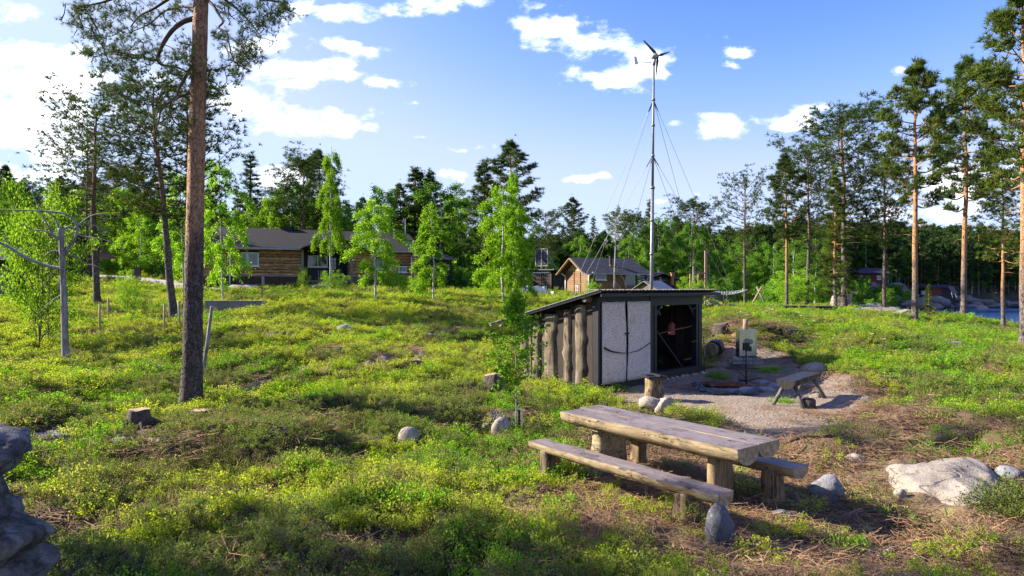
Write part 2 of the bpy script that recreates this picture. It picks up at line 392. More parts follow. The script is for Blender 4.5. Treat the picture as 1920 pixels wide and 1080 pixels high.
n = t.noise(t.vm('MULTIPLY', tc.outputs['Object'], (2, 2, 9)), 4, 5, .6)
c = t.mix(t.sm(n, .50, .62), (.50, .47, .42), (.09, .075, .065))
fin(t, c, .8, n, .3, .01)

# foliage: every leaf is its own island; colour also drifts with world position
def leaf_mat(name, a, b, c3, trans=.35, scale=.7, c4=None, rough=.6, up=0.0, sheen=.0):
    m_, t = new_mat(name)
    ge = t.new('ShaderNodeNewGeometry'); oi = t.new('ShaderNodeObjectInfo')
    n = t.noise(ge.outputs['Position'], scale, 3, .6)
    rnd = ge.outputs['Random Per Island']
    col = t.mix(t.sm(t.m('ADD', t.m('MULTIPLY', rnd, .55), t.m('MULTIPLY', n, .75)), .35, .95), a, b)
    r2 = t.m('FRACT', t.m('ADD', t.m('MULTIPLY', rnd, 7.31), oi.outputs['Random']))
    col = t.mix(t.sm(r2, .86, .92), col, c3)
    if c4 is not None:
        col = t.mix(t.m('MULTIPLY', t.sm(t.m('ADD', oi.outputs['Random'], t.m('MULTIPLY', n, .8)), .95, 1.25), .8), col, c4)
    hs = t.new('ShaderNodeHueSaturation', i_Color=col)
    t.put(hs.inputs['Value'], t.m('ADD', .78, t.m('MULTIPLY', oi.outputs['Random'], .44)))
    col = hs.outputs[0]
    d = t.new('ShaderNodeBsdfDiffuse', i_Color=col)
    tr = t.new('ShaderNodeBsdfTranslucent', i_Color=t.mix(.5, col, t.vm('MULTIPLY', col, (1.7, 1.5, .7))))
    mx = t.new('ShaderNodeMixShader', i_0=trans, i_1=d, i_2=tr)
    if sheen:
        gl = t.new('ShaderNodeBsdfGlossy', i_Roughness=.42, i_Color=(.8, .85, .9, 1))
        fr = t.new('ShaderNodeFresnel', i_IOR=1.4)
        mx = t.new('ShaderNodeMixShader', i_0=t.m('MULTIPLY', fr.outputs[0], sheen), i_1=mx, i_2=gl)
    t.new('ShaderNodeOutputMaterial', i_0=mx)
    return m_
leaf_mat('needles', (.030, .062, .020), (.075, .125, .030), (.11, .12, .035), .25, .5)
leaf_mat('needles_far', (.026, .058, .022), (.060, .105, .028), (.08, .085, .03), .18, .25)
leaf_mat('needles_warm', (.050, .090, .018), (.125, .175, .030), (.13, .12, .035), .22, .45)
leaf_mat('birch_leaf', (.14, .30, .018), (.25, .43, .025), (.32, .46, .07), .48, .6)
leaf_mat('birch_mid', (.075, .19, .022), (.155, .31, .03), (.18, .26, .05), .42, .35)
leaf_mat('bilberry', (.20, .32, .018), (.46, .54, .035), (.40, .40, .11), .48, .9, c4=(.24, .26, .06))
leaf_mat('bilberry_green', (.09, .25, .012), (.21, .42, .018), (.24, .30, .06), .45, .9)
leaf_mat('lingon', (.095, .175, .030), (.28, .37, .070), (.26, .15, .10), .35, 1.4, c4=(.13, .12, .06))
leaf_mat('heather', (.17, .16, .04), (.34, .33, .09), (.20, .12, .08), .25, 1.2, c4=(.15, .10, .065))
leaf_mat('grass', (.20, .28, .03), (.38, .40, .08), (.36, .30, .12), .4, .9)
leaf_mat('sapling_leaf', (.13, .31, .02), (.20, .42, .028), (.28, .45, .06), .5, 2)
leaf_mat('moss_dry', (.24, .22, .055), (.33, .27, .09), (.30, .22, .1), .2, 2)

# weathered white sheet boards of the shed door (painted strand board)
m_, t = new_mat('door_sheet')
tc = t.new('ShaderNodeTexCoord')
v = tc.outputs['Object']
vo = t.new('ShaderNodeTexVoronoi', i_Scale=26.0, feature='F1'); t.put(vo.inputs['Vector'], t.vm('MULTIPLY', v, (1.6, 1, .55)))
n1 = t.noise(v, 34, 4, .7); n2 = t.noise(t.vm('MULTIPLY', v, (1, 1, .4)), 3.4, 5, .65); n3 = t.noise(v, 9, 5, .7)
c = t.mix(t.m('MULTIPLY', t.sm(n1, .42, .66), .8), (.62, .53, .45), (.24, .17, .12))
c = t.mix(t.m('MULTIPLY', t.sm(n2, .5, .7), .5), c, (.34, .25, .18))
c = t.mix(t.sm(n3, .70, .73), c, (.04, .035, .03))
fin(t, c, .8, n1, .4, .004)

# ground: soil, needle litter, moss; vertex attributes say what lies where
m_, t = new_mat('ground')
ge = t.new('ShaderNodeNewGeometry'); pos = ge.outputs['Position']
ab = t.new('ShaderNodeAttribute', attribute_name='bare').outputs['Fac']
am = t.new('ShaderNodeAttribute', attribute_name='mossy').outputs['Fac']
n1 = t.noise(pos, 1.6, 7, .65); n2 = t.noise(pos, 22, 5, .7); n3 = t.noise(pos, 5.5, 6, .7); n4 = t.noise(pos, .35, 4, .5)
soil = t.mix(t.sm(n2, .35, .65), (.075, .050, .032), (.185, .125, .080))
lit = t.mix(t.sm(n2, .35, .62), (.30, .20, .115), (.14, .078, .045))
bare = t.mix(t.sm(n3, .40, .60), soil, lit)
bare = t.mix(t.m('MULTIPLY', t.sm(n1, .52, .62), .7), bare, t.mix(t.sm(n2, .4, .6), (.20, .20, .045), (.12, .13, .035)))
under = t.mix(t.sm(n3, .4, .62), (.022, .024, .010), (.060, .060, .022))  # darkened beneath the plants: shade of the gaps put into the colour
under = t.mix(t.sm(n1, .58, .68), under, (.075, .05, .028))
far = t.mix(t.sm(n4, .4, .6), (.09, .13, .03), (.13, .15, .04))
c = t.mix(ab, under, bare)
c = t.mix(t.m('MULTIPLY', am, t.sm(n3, .3, .55)), c, t.mix(t.sm(n2, .35, .65), (.36, .30, .11), (.22, .19, .05)))
h = t.m('ADD', t.m('MULTIPLY', n2, .5), n3)
fin(t, c, .95, h, .9, .04)
# pale gravel
m_, t = new_mat('gravel')
ge = t.new('ShaderNodeNewGeometry'); pos = ge.outputs['Position']
vo = t.new('ShaderNodeTexVoronoi', i_Scale=42.0); t.put(vo.inputs['Vector'], pos)
n1 = t.noise(pos, 1.3, 6, .65); n2 = t.noise(pos, 60, 3, .7)
sp_ = t.new('ShaderNodeSeparateXYZ', i_0=vo.outputs['Color'])
c = t.mix(sp_.outputs[0], (.15, .112, .078), (.30, .235, .17))
c = t.mix(t.m('MULTIPLY', t.sm(n2, .5, .7), .5), c, (.17, .13, .11))
c = t.mix(t.m('MULTIPLY', t.sm(n1, .45, .65), .75), c, (.20, .135, .09))
fin(t, c, .95, vo.outputs['Distance'], .7, .012)
m_, t = new_mat('sandy_path')
ge = t.new('ShaderNodeNewGeometry'); pos = ge.outputs['Position']
n1 = t.noise(pos, 3, 6, .65); n2 = t.noise(pos, 40, 3, .7)
c = t.mix(t.sm(n1, .4, .65), (.25, .18, .11), (.13, .085, .05)); c = t.mix(t.m('MULTIPLY', n2, .4), c, (.34, .26, .17))
fin(t, c, .95, n2, .5, .02)
m_, t = new_mat('road_gravel')
ge = t.new('ShaderNodeNewGeometry'); pos = ge.outputs['Position']
n1 = t.noise(pos, .8, 6, .65); n2 = t.noise(pos, 20, 3, .7)
c = t.mix(t.sm(n1, .4, .65), (.40, .36, .34), (.30, .27, .25)); c = t.mix(t.m('MULTIPLY', n2, .4), c, (.2, .17, .15))
fin(t, c, .95, n2, .5, .02)
m_, t = new_mat('water')
ge = t.new('ShaderNodeNewGeometry'); pos = ge.outputs['Position']
n1 = t.noise(t.vm('MULTIPLY', pos, (1, .35, 1)), 2.5, 5, .6)
fin(t, (.015, .06, .20), .12, n1, .6, .10, 0, .6)
m_, t = new_mat('bare_hill')
ge = t.new('ShaderNodeNewGeometry'); n1 = t.noise(ge.outputs['Position'], .12, 5, .6)
fin(t, t.mix(n1, (.03, .05, .02), (.06, .08, .03)), .95)
# ------------------------------------------------------------------ terrain heights
def _hash(ix, iy, s):
    h = (ix.astype(np.int64) * 374761393 + iy.astype(np.int64) * 668265263 + s * 1442695041) & 0xffffffff
    h = ((h ^ (h >> 13)) * 1274126177) & 0xffffffff
    return ((h ^ (h >> 16)) & 0xffff) / 65535.0
def vnoise(x, y, s=0):
    x = np.asarray(x, float); y = np.asarray(y, float)
    ix = np.floor(x); iy = np.floor(y); fx = x - ix; fy = y - iy
    ix = ix.astype(np.int64); iy = iy.astype(np.int64)
    fx = fx * fx * fx * (fx * (fx * 6 - 15) + 10); fy = fy * fy * fy * (fy * (fy * 6 - 15) + 10)
    a = _hash(ix, iy, s); b = _hash(ix + 1, iy, s); c = _hash(ix, iy + 1, s); d = _hash(ix + 1, iy + 1, s)
    return (a + (b - a) * fx) * (1 - fy) + (c + (d - c) * fx) * fy
def fbm(x, y, s=0, o=4):
    t = 0; a = .5; m_ = 0
    for i in range(o):
        t = t + a * vnoise(x, y, s + i * 17); m_ += a
        x, y = x * 1.97 + y * .31 + 5.2, y * 2.03 - x * .27 + 1.7; a *= .5
    return t / m_
_cp = []
def cz(px, d, z): _cp.append((math.atan2((px - 960) / F, 1), math.log(d * math.hypot(1, (px - 960) / F)), z))
def cy(px, py, d): cz(px, d, CAMZ - (py - 540) / F * d)
for px in (-900, 0, 480, 960, 1440, 1920, 2900):
    cz(px, 2.2, .12); cz(px, 4, .06)
for px in (480, 960, 1440, 1700): cz(px, 6.5, .02)
cz(-900, 7, .3); cz(0, 7, .16); cz(1920, 7, .05); cz(2900, 7, 0)
cz(60, 9.8, .16); cy(358, 765, 13.6); cy(0, 700, 15.6); cy(125, 680, 19.5); cy(187, 620, 24); cy(180, 575, 31); cy(325, 600, 28); cy(306, 628, 22.5)
cy(0, 560, 34); cy(180, 528, 46); cy(290, 523, 56); cy(400, 541, 50); cy(560, 541, 50); cy(700, 542, 52); cy(790, 545, 55)
cy(450, 580, 33); cz(600, 13.1, .08); cz(600, 16, .36); cz(600, 20, .62); cz(600, 27.7, 1.1); cz(600, 35, 1.85); cy(600, 552, 43)
cz(900, 10, .0); cz(900, 14.5, .06); cz(900, 22, .5); cz(900, 30, 1.0); cz(900, 38, 1.5); cy(900, 555, 46); cy(1010, 553, 55); cy(1090, 557, 51); cy(1190, 558, 53)
cy(960, 815, 11.2); cz(990, 18, .08); cz(1120, 15.7, .0); cz(1315, 19.2, .0); cz(1150, 21, .15); cz(1150, 28, .7); cz(1150, 36, 1.2)
cz(1300, 12, 0); cz(1400, 16.5, 0); cz(1400, 19.6, .08); cz(1345, 21.6, .45); cy(1400, 611, 23.5); cy(1400, 590, 27.5); cy(1400, 583, 32); cz(1400, 35.5, 1.2); cz(1400, 42, .9); cz(1400, 60, .5)
cz(1250, 24, .55); cz(1250, 45, 1.3); cz(1250, 60, 1.2)
cz(1600, 9, .02); cz(1600, 12.5, .06); cz(1620, 16.8, .26); cz(1620, 21, .6); cy(1600, 613, 27); cy(1580, 590, 36); cz(1560, 46, .9); cz(1560, 58, .3); cz(1560, 75, .3)
cz(1880, 10, .1); cz(1880, 14, .2); cy(1900, 655, 22); cy(1716, 606, 35); cy(1800, 600, 38); cy(1905, 622, 33); cz(1850, 42, -.1)
cz(1700, 47, .0); cz(1690, 58, -2); cz(1700, 85, -2.3); cz(1800, 47, -.2); cz(1800, 60, -2.5); cz(1920, 42, -.4); cz(1920, 55, -2.5); cz(1920, 90, -3); cz(2600, 40, -.5); cz(2600, 60, -2.5); cz(2600, 100, -3)
cz(1600, 62, -.8); cz(1600, 80, -.6); cz(1620, 96, .6); cz(1500, 100, 2.0); cz(1620, 110, 2.6); cz(1700, 100, -1.6); cz(1700, 110, .3); cz(1700, 125, 2.8)
cz(1800, 112, -1.6); cz(1800, 122, .3); cz(1920, 118, -1.6); cz(1920, 128, .2); cz(1920, 165, 6); cz(1750, 165, 8); cz(1600, 165, 8); cz(1450, 150, 5); cz(2600, 130, -1); cz(2600, 170, 6)
for px in (1400, 1750, 2600): cz(px, 260, 13); cz(px, 600, 18)
for px, z in ((-900, 5), (0, 4.6), (480, 3.4), (960, 2.7), (1200, 1.9)): cz(px, 85, z); cz(px, 260, z + 2); cz(px, 600, z + 5)
cz(-900, 20, 1); cz(-900, 40, 3); cz(2900, 15, 0); cz(2900, 25, .3)
_cp = np.array(_cp); _C = .12
_S = np.array([1.6, 1.0])
def _phi(a, b):
    d = (a[:, None, :] - b[None, :, :]) * _S
    return np.sqrt((d ** 2).sum(-1) + _C ** 2)
_A = _phi(_cp[:, :2], _cp[:, :2]); _w = np.linalg.solve(np.block([[_A, np.ones((len(_cp), 1))], [np.ones((1, len(_cp))), np.zeros((1, 1))]]), np.append(_cp[:, 2], 0))
def base_z(x, y):
    x = np.atleast_1d(np.asarray(x, float)); y = np.atleast_1d(np.asarray(y, float))
    r = np.hypot(x, y); th = np.arctan2(x, y); rl = np.log(np.clip(r, 2.0, 620))
    thc = np.clip(th, -1.0, 1.0)
    out = np.empty(len(x))
    for i in range(0, len(x), 20000):
        q = np.stack([thc[i:i + 20000], rl[i:i + 20000]], 1)
        out[i:i + 20000] = _phi(q, _cp[:, :2]) @ _w[:-1] + _w[-1]
    back = sstep(np.abs(th), 1.0, 1.6)
    return out * (1 - back) + (.1 + .012 * np.clip(r - 3, 0, 300)) * back
def poly_in(x, y, poly):
    x = np.asarray(x, float); y = np.asarray(y, float); ins = np.zeros(x.shape, bool); n = len(poly)
    for i in range(n):
        x1, y1 = poly[i]; x2, y2 = poly[(i + 1) % n]
        c = ((y1 > y) != (y2 > y)) & (x < (x2 - x1) * (y - y1) / (y2 - y1 + 1e-12) + x1); ins ^= c
    return ins
def poly_dist(x, y, poly, closed=True):
    d = np.full(np.shape(x), 1e9); n = len(poly)
    for i in range(n if closed else n - 1):
        ax, ay = poly[i]; bx, by = poly[(i + 1) % n]
        t = np.clip(((x - ax) * (bx - ax) + (y - ay) * (by - ay)) / ((bx - ax) ** 2 + (by - ay) ** 2 + 1e-9), 0, 1)
        d = np.minimum(d, np.hypot(x - ax - t * (bx - ax), y - ay - t * (by - ay)))
    return d
def sdist(x, y, poly): return np.where(poly_in(x, y, poly), -1, 1) * poly_dist(x, y, poly)
def flat(px, py, z=0.0):
    d = (CAMZ - z) * F / (py - 540); return ((px - 960) / F * d, d)
GRAVEL = [flat(*p) for p in ((1130, 745), (1215, 716), (1330, 694), (1350, 684), (1470, 690), (1525, 712), (1600, 728), (1625, 760), (1590, 800), (1560, 818), (1470, 836), (1400, 828), (1330, 790), (1280, 762), (1200, 758))]
BAREZ = [flat(*p) for p in ((1040, 905), (1090, 860), (1150, 800), (1260, 775), (1350, 800), (1420, 825), (1560, 800), (1640, 740), (1740, 780), (1930, 850), (2100, 980), (2100, 1200), (1500, 1150), (1330, 1075), (1180, 1010), (1080, 960))]
PATHP = [(-3.1, 21.5), (-2.7, 20), (-2.6, 18.7), (-3.4, 17.6), (-4.6, 16.6), (-5.6, 15.4), (-6.0, 14)]
SHED = [(1.97, 15.75), (5.3, 19.2), (3.2, 21.2), (-.12, 17.8)]
def clearing(x, y):
    "1 where hummocks are damped: gravel yard, shed, table"
    g = 1 - sstep(sdist(x, y, GRAVEL), -.1, .8)
    s = 1 - sstep(sdist(x, y, SHED), .0, .8)
    t = 1 - sstep(np.hypot(x - 2.2, y - 7.6), 1.6, 3.2)
    return np.maximum(np.maximum(g, s), t * .75)
def ground_z(x, y):
    x = np.atleast_1d(np.asarray(x, float)); y = np.atleast_1d(np.asarray(y, float))
    z = base_z(x, y); r = np.hypot(x, y)
    h = (fbm(x * .62, y * .62, 3, 3) - .5) * .50 + (np.abs(fbm(x * 1.5, y * 1.5, 9, 2) - .5)) * -.25 + (fbm(x * 3.3, y * 3.3, 21, 2) - .5) * .08
    z = z + (h + .02) * (1 - .9 * clearing(x, y)) * sstep(r, 1, 4) * (1 - .65 * sstep(r, 20, 34)) * 1.8
    # trodden path sunk a little
    z = z - .10 * (1 - sstep(poly_dist(x, y, PATHP, False), .15, .55))
    # eroded mound beside the barrel and stove
    for mx, my, mr, mh in ((5.9, 22.2, 1.3, .35), (7.6, 21.6, 1.0, .45), (10.5, 20.3, 1.6, .3), (-7.2, 14.2, 1.0, .18), (-.6, 15.0, .9, .25), (-6.4, 10.6, 1.3, .22), (-3.5, 10.4, 1.4, .22), (3.35, 10.9, .55, .22), (8.8, 15.6, 1.5, .2)):
        z = z + mh * np.exp(-((x - mx) ** 2 + (y - my) ** 2) / (mr * mr) * 1.5)
    rough = sstep(r, 85, 110) * sstep(x, 20, 40)
    z = z + rough * (fbm(x * .16, y * .16, 40, 4) - .5) * 3.0
    return z
def gz(x, y): return float(ground_z(x, y)[0])
def hit(px, py, d0=3.0, d1=120.0):
    "where the sight line through a photograph pixel meets the ground"
    ds = np.exp(np.linspace(math.log(d0), math.log(d1), 500))
    x = (px - 960) / F * ds; z = CAMZ - (py - 540) / F * ds
    g = ground_z(x, ds); k = np.where(g >= z)[0]
    i = int(k[0]) if len(k) else int(np.argmin(z - g))
    return Vector((x[i], ds[i], g[i]))
def at(px, d, sink=0.0):
    x = (px - 960) / F * d; return Vector((x, d, gz(x, d) - sink))
# ------------------------------------------------------------------ the ground sheet
rings = np.concatenate([[.4, .9, 1.5, 2.1], np.exp(np.linspace(math.log(2.6), math.log(70), 400)), np.exp(np.linspace(math.log(71.5), math.log(2500), 110))])
fine = np.linspace(-.86, .86, 520); coarse = np.linspace(.86, 2 * PI - .86, 102)[1:-1]
ths = np.concatenate([fine, coarse]); na = len(ths); nr = len(rings)
TH, RR = np.meshgrid(ths, rings)
gx = (np.sin(TH) * RR).ravel(); gy = (np.cos(TH) * RR).ravel()
gzz = ground_z(gx, gy)
V = np.stack([gx, gy, gzz], 1); V = np.vstack([V, [[0, 0, gz(.01, .01)]]])
i = np.arange(nr - 1)[:, None]; k = np.arange(na)[None, :]; k2 = (k + 1) % na
Fq = np.stack([np.broadcast_to(i * na + k, (nr - 1, na)), np.broadcast_to(i * na + k2, (nr - 1, na)), (i + 1) * na + k2, (i + 1) * na + k], -1).reshape(-1, 4)[:, ::-1]
me = arr_mesh('ground', V, Fq, MAT['ground'], True)
def bareness(x, y):
    b = 1 - sstep(sdist(x, y, BAREZ) + (fbm(x * 1.3, y * 1.3, 77, 3) - .5) * 1.6, -.2, .5)
    b = b * (.72 + .28 * sstep(fbm(x * 1.9, y * 1.9, 55, 3), .35, .55))
    p = 1 - sstep(poly_dist(x, y, PATHP, False) + (vnoise(x * 3, y * 3, 5) - .5) * .3, .15, .5)
    # stretch round the stump and roots right of the shed
    q = np.exp(-(((x - 7.0) / 3.6) ** 2 + ((y - 22.4) / 1.9) ** 2) * 1.2)
    q = q * sstep(fbm(x * 1.1, y * 1.1, 91, 3) + q * .25, .5, .62)
    # thin spots in the heath
    s = sstep(fbm(x * .55, y * .55, 12, 4), .64, .72) * .6
    u = np.exp(-(((x + 4.3) / 1.4) ** 2 + ((y - 10.6) / .6) ** 2)) * .55 + np.exp(-(((x + 1.35) / .5) ** 2 + ((y - 6.1) / .3) ** 2)) * .9
    return np.clip(np.maximum.reduce([b, p, q, s, u]), 0, 1)
for nm, fn in (('bare', bareness), ('mossy', lambda x, y: np.exp(-(((x + 6.35) / 1.0) ** 2 + ((y - 9.0) / .6) ** 2)))):
    at_ = me.attributes.new(nm, 'FLOAT', 'POINT')
    at_.data.foreach_set('value', np.append(fn(gx, gy), 0).astype(np.float32))
tag(link('ground', me), kind='structure')
def patch(name, poly, mat, lift, step, wob=.25, closed=True, width=None, kind='structure'):
    xs = [p[0] for p in poly]; ys = [p[1] for p in poly]; pad = 1.0
    X_, Y_ = np.meshgrid(np.arange(min(xs) - pad, max(xs) + pad, step), np.arange(min(ys) - pad, max(ys) + pad, step))
    sh = X_.shape; x = X_.ravel(); y = Y_.ravel()
    d = sdist(x, y, poly) if width is None else poly_dist(x, y, poly, False) - width
    d = d + (fbm(x * 1.7, y * 1.7, 33, 3) - .5) * wob * 2
    # the edge dips under the soil
    z = ground_z(x, y) + lift - np.clip(sstep(d, -.10, .06), 0, 1) * (lift + .03)
    keep = (d < .06).reshape(sh); kf = keep[:-1, :-1] & keep[1:, :-1] & keep[:-1, 1:] & keep[1:, 1:]
    idx = np.arange(x.size).reshape(sh)
    Fc = np.stack([idx[:-1, :-1], idx[:-1, 1:], idx[1:, 1:], idx[1:, :-1]], -1)[kf]
    used, inv = np.unique(Fc, return_inverse=True)
    me = arr_mesh(name, np.stack([x, y, z], 1)[used], inv.reshape(-1, 4), mat, True)
    return tag(link(name, me), kind=kind)
patch('gravel_yard', GRAVEL, MAT['gravel'], .02, .06)
patch('footpath', PATHP, MAT['sandy_path'], .010, .05, .14, width=.17)
DRIVE = [tuple(at(*p)[:2]) for p in ((-60, 50), (80, 47), (200, 47.5), (290, 47), (345, 45), (400, 46), (420, 49), (330, 54), (230, 56), (120, 57), (-60, 60))]
patch('gravel_drive', DRIVE, MAT['road_gravel'], .05, .35, .6)
me = bpy.data.meshes.new('lake'); me.from_pydata([(-400, 30, -1.05), (1500, 30, -1.05), (1500, 900, -1.05), (-400, 900, -1.05)], [], [(0, 1, 2, 3)])
me.materials.append(MAT['water']); tag(link('lake', me), kind='structure')
# ------------------------------------------------------------------ plant parts as arrays
def rot_mats(rng, n, tilt=1.0, dirs=None):
    "rotation matrices whose z axis follows dirs (or random leaning by tilt)"
    if dirs is None:
        az = rng.random(n) * 2 * PI; tl = rng.random(n) * tilt
        dirs = np.stack([np.sin(tl) * np.cos(az), np.sin(tl) * np.sin(az), np.cos(tl)], 1)
    z = dirs / (np.linalg.norm(dirs, axis=1, keepdims=True) + 1e-9)
    a = rng.normal(size=(n, 3)); x = np.cross(a, z); x /= (np.linalg.norm(x, axis=1, keepdims=True) + 1e-9)
    y = np.cross(z, x)
    return np.stack([x, y, z], -1)
def scatter(tv, tf, pos, Rm, s):
    "place a template (tv, tf) at every pos"
    n = len(pos); s = np.asarray(s).reshape(-1, 1, 1) if np.ndim(s) else s
    V = np.einsum('nij,vj->nvi', Rm, tv) * s + pos[:, None, :]
    Fc = tf[None] + (np.arange(n) * len(tv))[:, None, None]
    return V.reshape(-1, 3), Fc.reshape(-1, tf.shape[1])
def leaf_quad(l=1.0, w_=.55):
    return np.array([(0, 0, 0), (w_ / 2, .08 * l, l * .5), (0, 0, l), (-w_ / 2, .08 * l, l * .5)]), np.array([[0, 1, 2, 3]])
def tuft(rng, n=12, w_=.10, spread=1.15):
    "pine tuft of unit size: thin needles fanning out about +z"
    V = []; Fc = []
    for k in range(n):
        az = rng.random() * 2 * PI; tl = spread * math.sqrt(rng.random())
        d = np.array([math.sin(tl) * math.cos(az), math.sin(tl) * math.sin(az), math.cos(tl)])
        s = np.cross(d, rng.normal(size=3)); s /= np.linalg.norm(s)
        b = np.array([0, 0, rng.random() * .35]); L = .65 + .35 * rng.random()
        V += [b - s * w_ / 2, b + s * w_ / 2, b + d * L]; Fc.append((3 * k, 3 * k + 1, 3 * k + 2))
    return np.array(V), np.array(Fc)
class Tubes:
    "many thin tubes gathered as arrays"
    def __init__(s, n=4): s.V = []; s.F = []; s.c = 0; s.k = n
    def add(s, path, rad, n=None):
        n = n or s.k; path = np.asarray(path, float); rad = np.asarray(rad, float) * np.ones(len(path))
        t = np.gradient(path, axis=0); t /= np.linalg.norm(t, axis=1, keepdims=True) + 1e-9
        ref = np.array([0, 0, 1.]) if abs(t[0, 2]) < .9 else np.array([0, 1., 0])
        a = np.cross(t, ref); a /= np.linalg.norm(a, axis=1, keepdims=True) + 1e-9; b = np.cross(a, t)
        an = np.arange(n) * 2 * PI / n
        V = path[:, None, :] + rad[:, None, None] * (a[:, None, :] * np.cos(an)[None, :, None] + b[:, None, :] * np.sin(an)[None, :, None])
        m_ = len(path); i = np.arange(m_ - 1)[:, None]; j = np.arange(n)[None, :]; j2 = (j + 1) % n
        Fc = np.stack([i * n + j, i * n + j2, (i + 1) * n + j2, (i + 1) * n + j], -1).reshape(-1, 4) + s.c
        s.V.append(V.reshape(-1, 3)); s.F.append(Fc); s.c += m_ * n
    def mesh(s, name, mat): return arr_mesh(name, np.concatenate(s.V), np.concatenate(s.F), mat, True)
def interp_path(path, t):
    path = np.asarray(path, float); u = t * (len(path) - 1); i = min(int(u), len(path) - 2); f = u - i
    return path[i] * (1 - f) + path[i + 1] * f
# ------------------------------------------------------------------ pines
def pine_meshes(seed, H=12.0, r=.17, cb=.45, Rad=2.2, style='round', nb=44, per=52, size=.26, bark='bark_pine', need='needles', nneed=12, flat_=.35, lean=.0, nw=.11):
    rng = np.random.default_rng(seed)
    nt = 14; tz = np.linspace(0, 1, nt)
    wx = np.cumsum(rng.normal(size=nt)) * .035 * H / 12; wy = np.cumsum(rng.normal(size=nt)) * .035 * H / 12
    wx -= wx[0]; wy -= wy[0]
    trunk = np.stack([wx * tz ** .5 + lean * tz * tz, wy * tz ** .5, tz * H * .985], 1); trunk[0, 2] = -.25
    rad = r * (1 - .80 * tz ** 1.2); rad[0] *= 1.35
    T = Tubes(10); T.add(trunk, rad); tm = T.mesh('trunk', MAT[bark])
    B = Tubes(4); pos = []; dirs = []
    def prof(u):   # u 0 at crown base, 1 at the top
        if style == 'round': return (.45 + .55 * math.sin(min(u * 1.5, 1) * PI / 2)) * math.sqrt(max(0, 1 - u ** 3.2)) + .12
        if style == 'tall': return (.55 + .45 * math.sin(u * PI)) * (1 - u ** 3) + .10
        if style == 'cone': return (1 - u) ** .85 * (.55 + .45 * min(1, u * 4)) + .08
        return (1 - u) ** 1.0 + .05
    for k in range(nb):
        u = (k + rng.random()) / nb; u = u ** (.9 if style != 'round' else .8)
        h = cb + (1 - cb) * u * .985
        az = k * 2.4 + rng.normal() * .5
        L = Rad * prof(u) * (.62 + .5 * rng.random()); p0 = interp_path(trunk, h)
        if style == 'round': rise = .15 + .75 * u + rng.normal() * .12
        elif style == 'tall': rise = .05 + .7 * u + rng.normal() * .15
        elif style == 'cone': rise = -.10 + .65 * u + rng.normal() * .1
        else: rise = -.35 + .5 * u + rng.normal() * .06
        d = np.array([math.cos(az), math.sin(az), 0]); side = np.array([-d[1], d[0], 0])
        s = np.linspace(0, 1, 7); bend = rng.normal() * .16
        path = p0 + d * (s * L)[:, None] + side * (bend * L * s * s)[:, None] + np.array([0, 0, 1.]) * ((rise * s - .22 * np.sin(s * PI) * (1 - u) + .16 * s ** 3) * L)[:, None]
        B.add(path, (r * .26 * (1 - .6 * u)) * (1 - .85 * s) + .006)
        m_ = max(6, int(per * (.35 + .65 * L / Rad)))
        ntw = max(3, int(4 + L * 2.2))
        tw = []
        for q in range(ntw):
            f = .30 + .70 * (q + rng.random()) / ntw; b0 = interp_path(path, f); sgn = 1 if q % 2 else -1
            Lt = L * .34 * (1.15 - f * .6) * (.6 + .7 * rng.random())
            dd = d * (.65 + .3 * rng.random()) + side * sgn * (.75 + .3 * rng.random()) + np.array([0, 0, .22 + .2 * rng.random()])
            e = b0 + dd / np.linalg.norm(dd) * Lt; mid = (b0 + e) / 2 + np.array([0, 0, .05 * L * rng.normal()])
            tp = np.array([b0, mid, e]); B.add(tp, [.014, .010, .004], 3); tw.append(tp)
        tw.append(path[4:7])
        for q in range(m_):
            tp = tw[rng.integers(len(tw))]; c = interp_path(tp, .25 + .75 * rng.random() ** .7)
            j = rng.normal(size=3) * np.array([.13, .13, .13 * flat_]) * (.6 + L * .35)
            j[2] = abs(j[2]) * .8
            pos.append(c + j); v = d * (.5 + .5 * rng.random()) + j * 1.5 + np.array([0, 0, .65 + .4 * rng.random()]); dirs.append(v)
    for q in range(int(per * .5)):
        pos.append(trunk[-1] + rng.normal(size=3) * np.array([.14, .14, .22])); dirs.append(np.array([0, 0, 1.]) + rng.normal(size=3) * .5)
    # dead stubs under the crown
    for k in range(7):
        h = cb * (.55 + .45 * rng.random()); az = rng.random() * 6.3; p0 = interp_path(trunk, h); L = .4 + .9 * rng.random()
        d = np.array([math.cos(az), math.sin(az), .1 + .2 * rng.normal()]); B.add([p0, p0 + d * L * .5, p0 + d * L + [0, 0, -.12 * L]], [.018, .012, .004], 3)
    pos = np.array(pos); dirs = np.array(dirs)
    tv, tf = tuft(rng, nneed, nw, 1.25)
    V, Fc = scatter(tv, tf, pos, rot_mats(rng, len(pos), dirs=dirs), size * (.7 + .6 * rng.random(len(pos))))
    return dict(trunk=tm, branches=B.mesh('branches', MAT['twig_bark'] if bark == 'bark_pine_dark' else MAT[bark]), crown=arr_mesh('crown', V, Fc, MAT[need]))
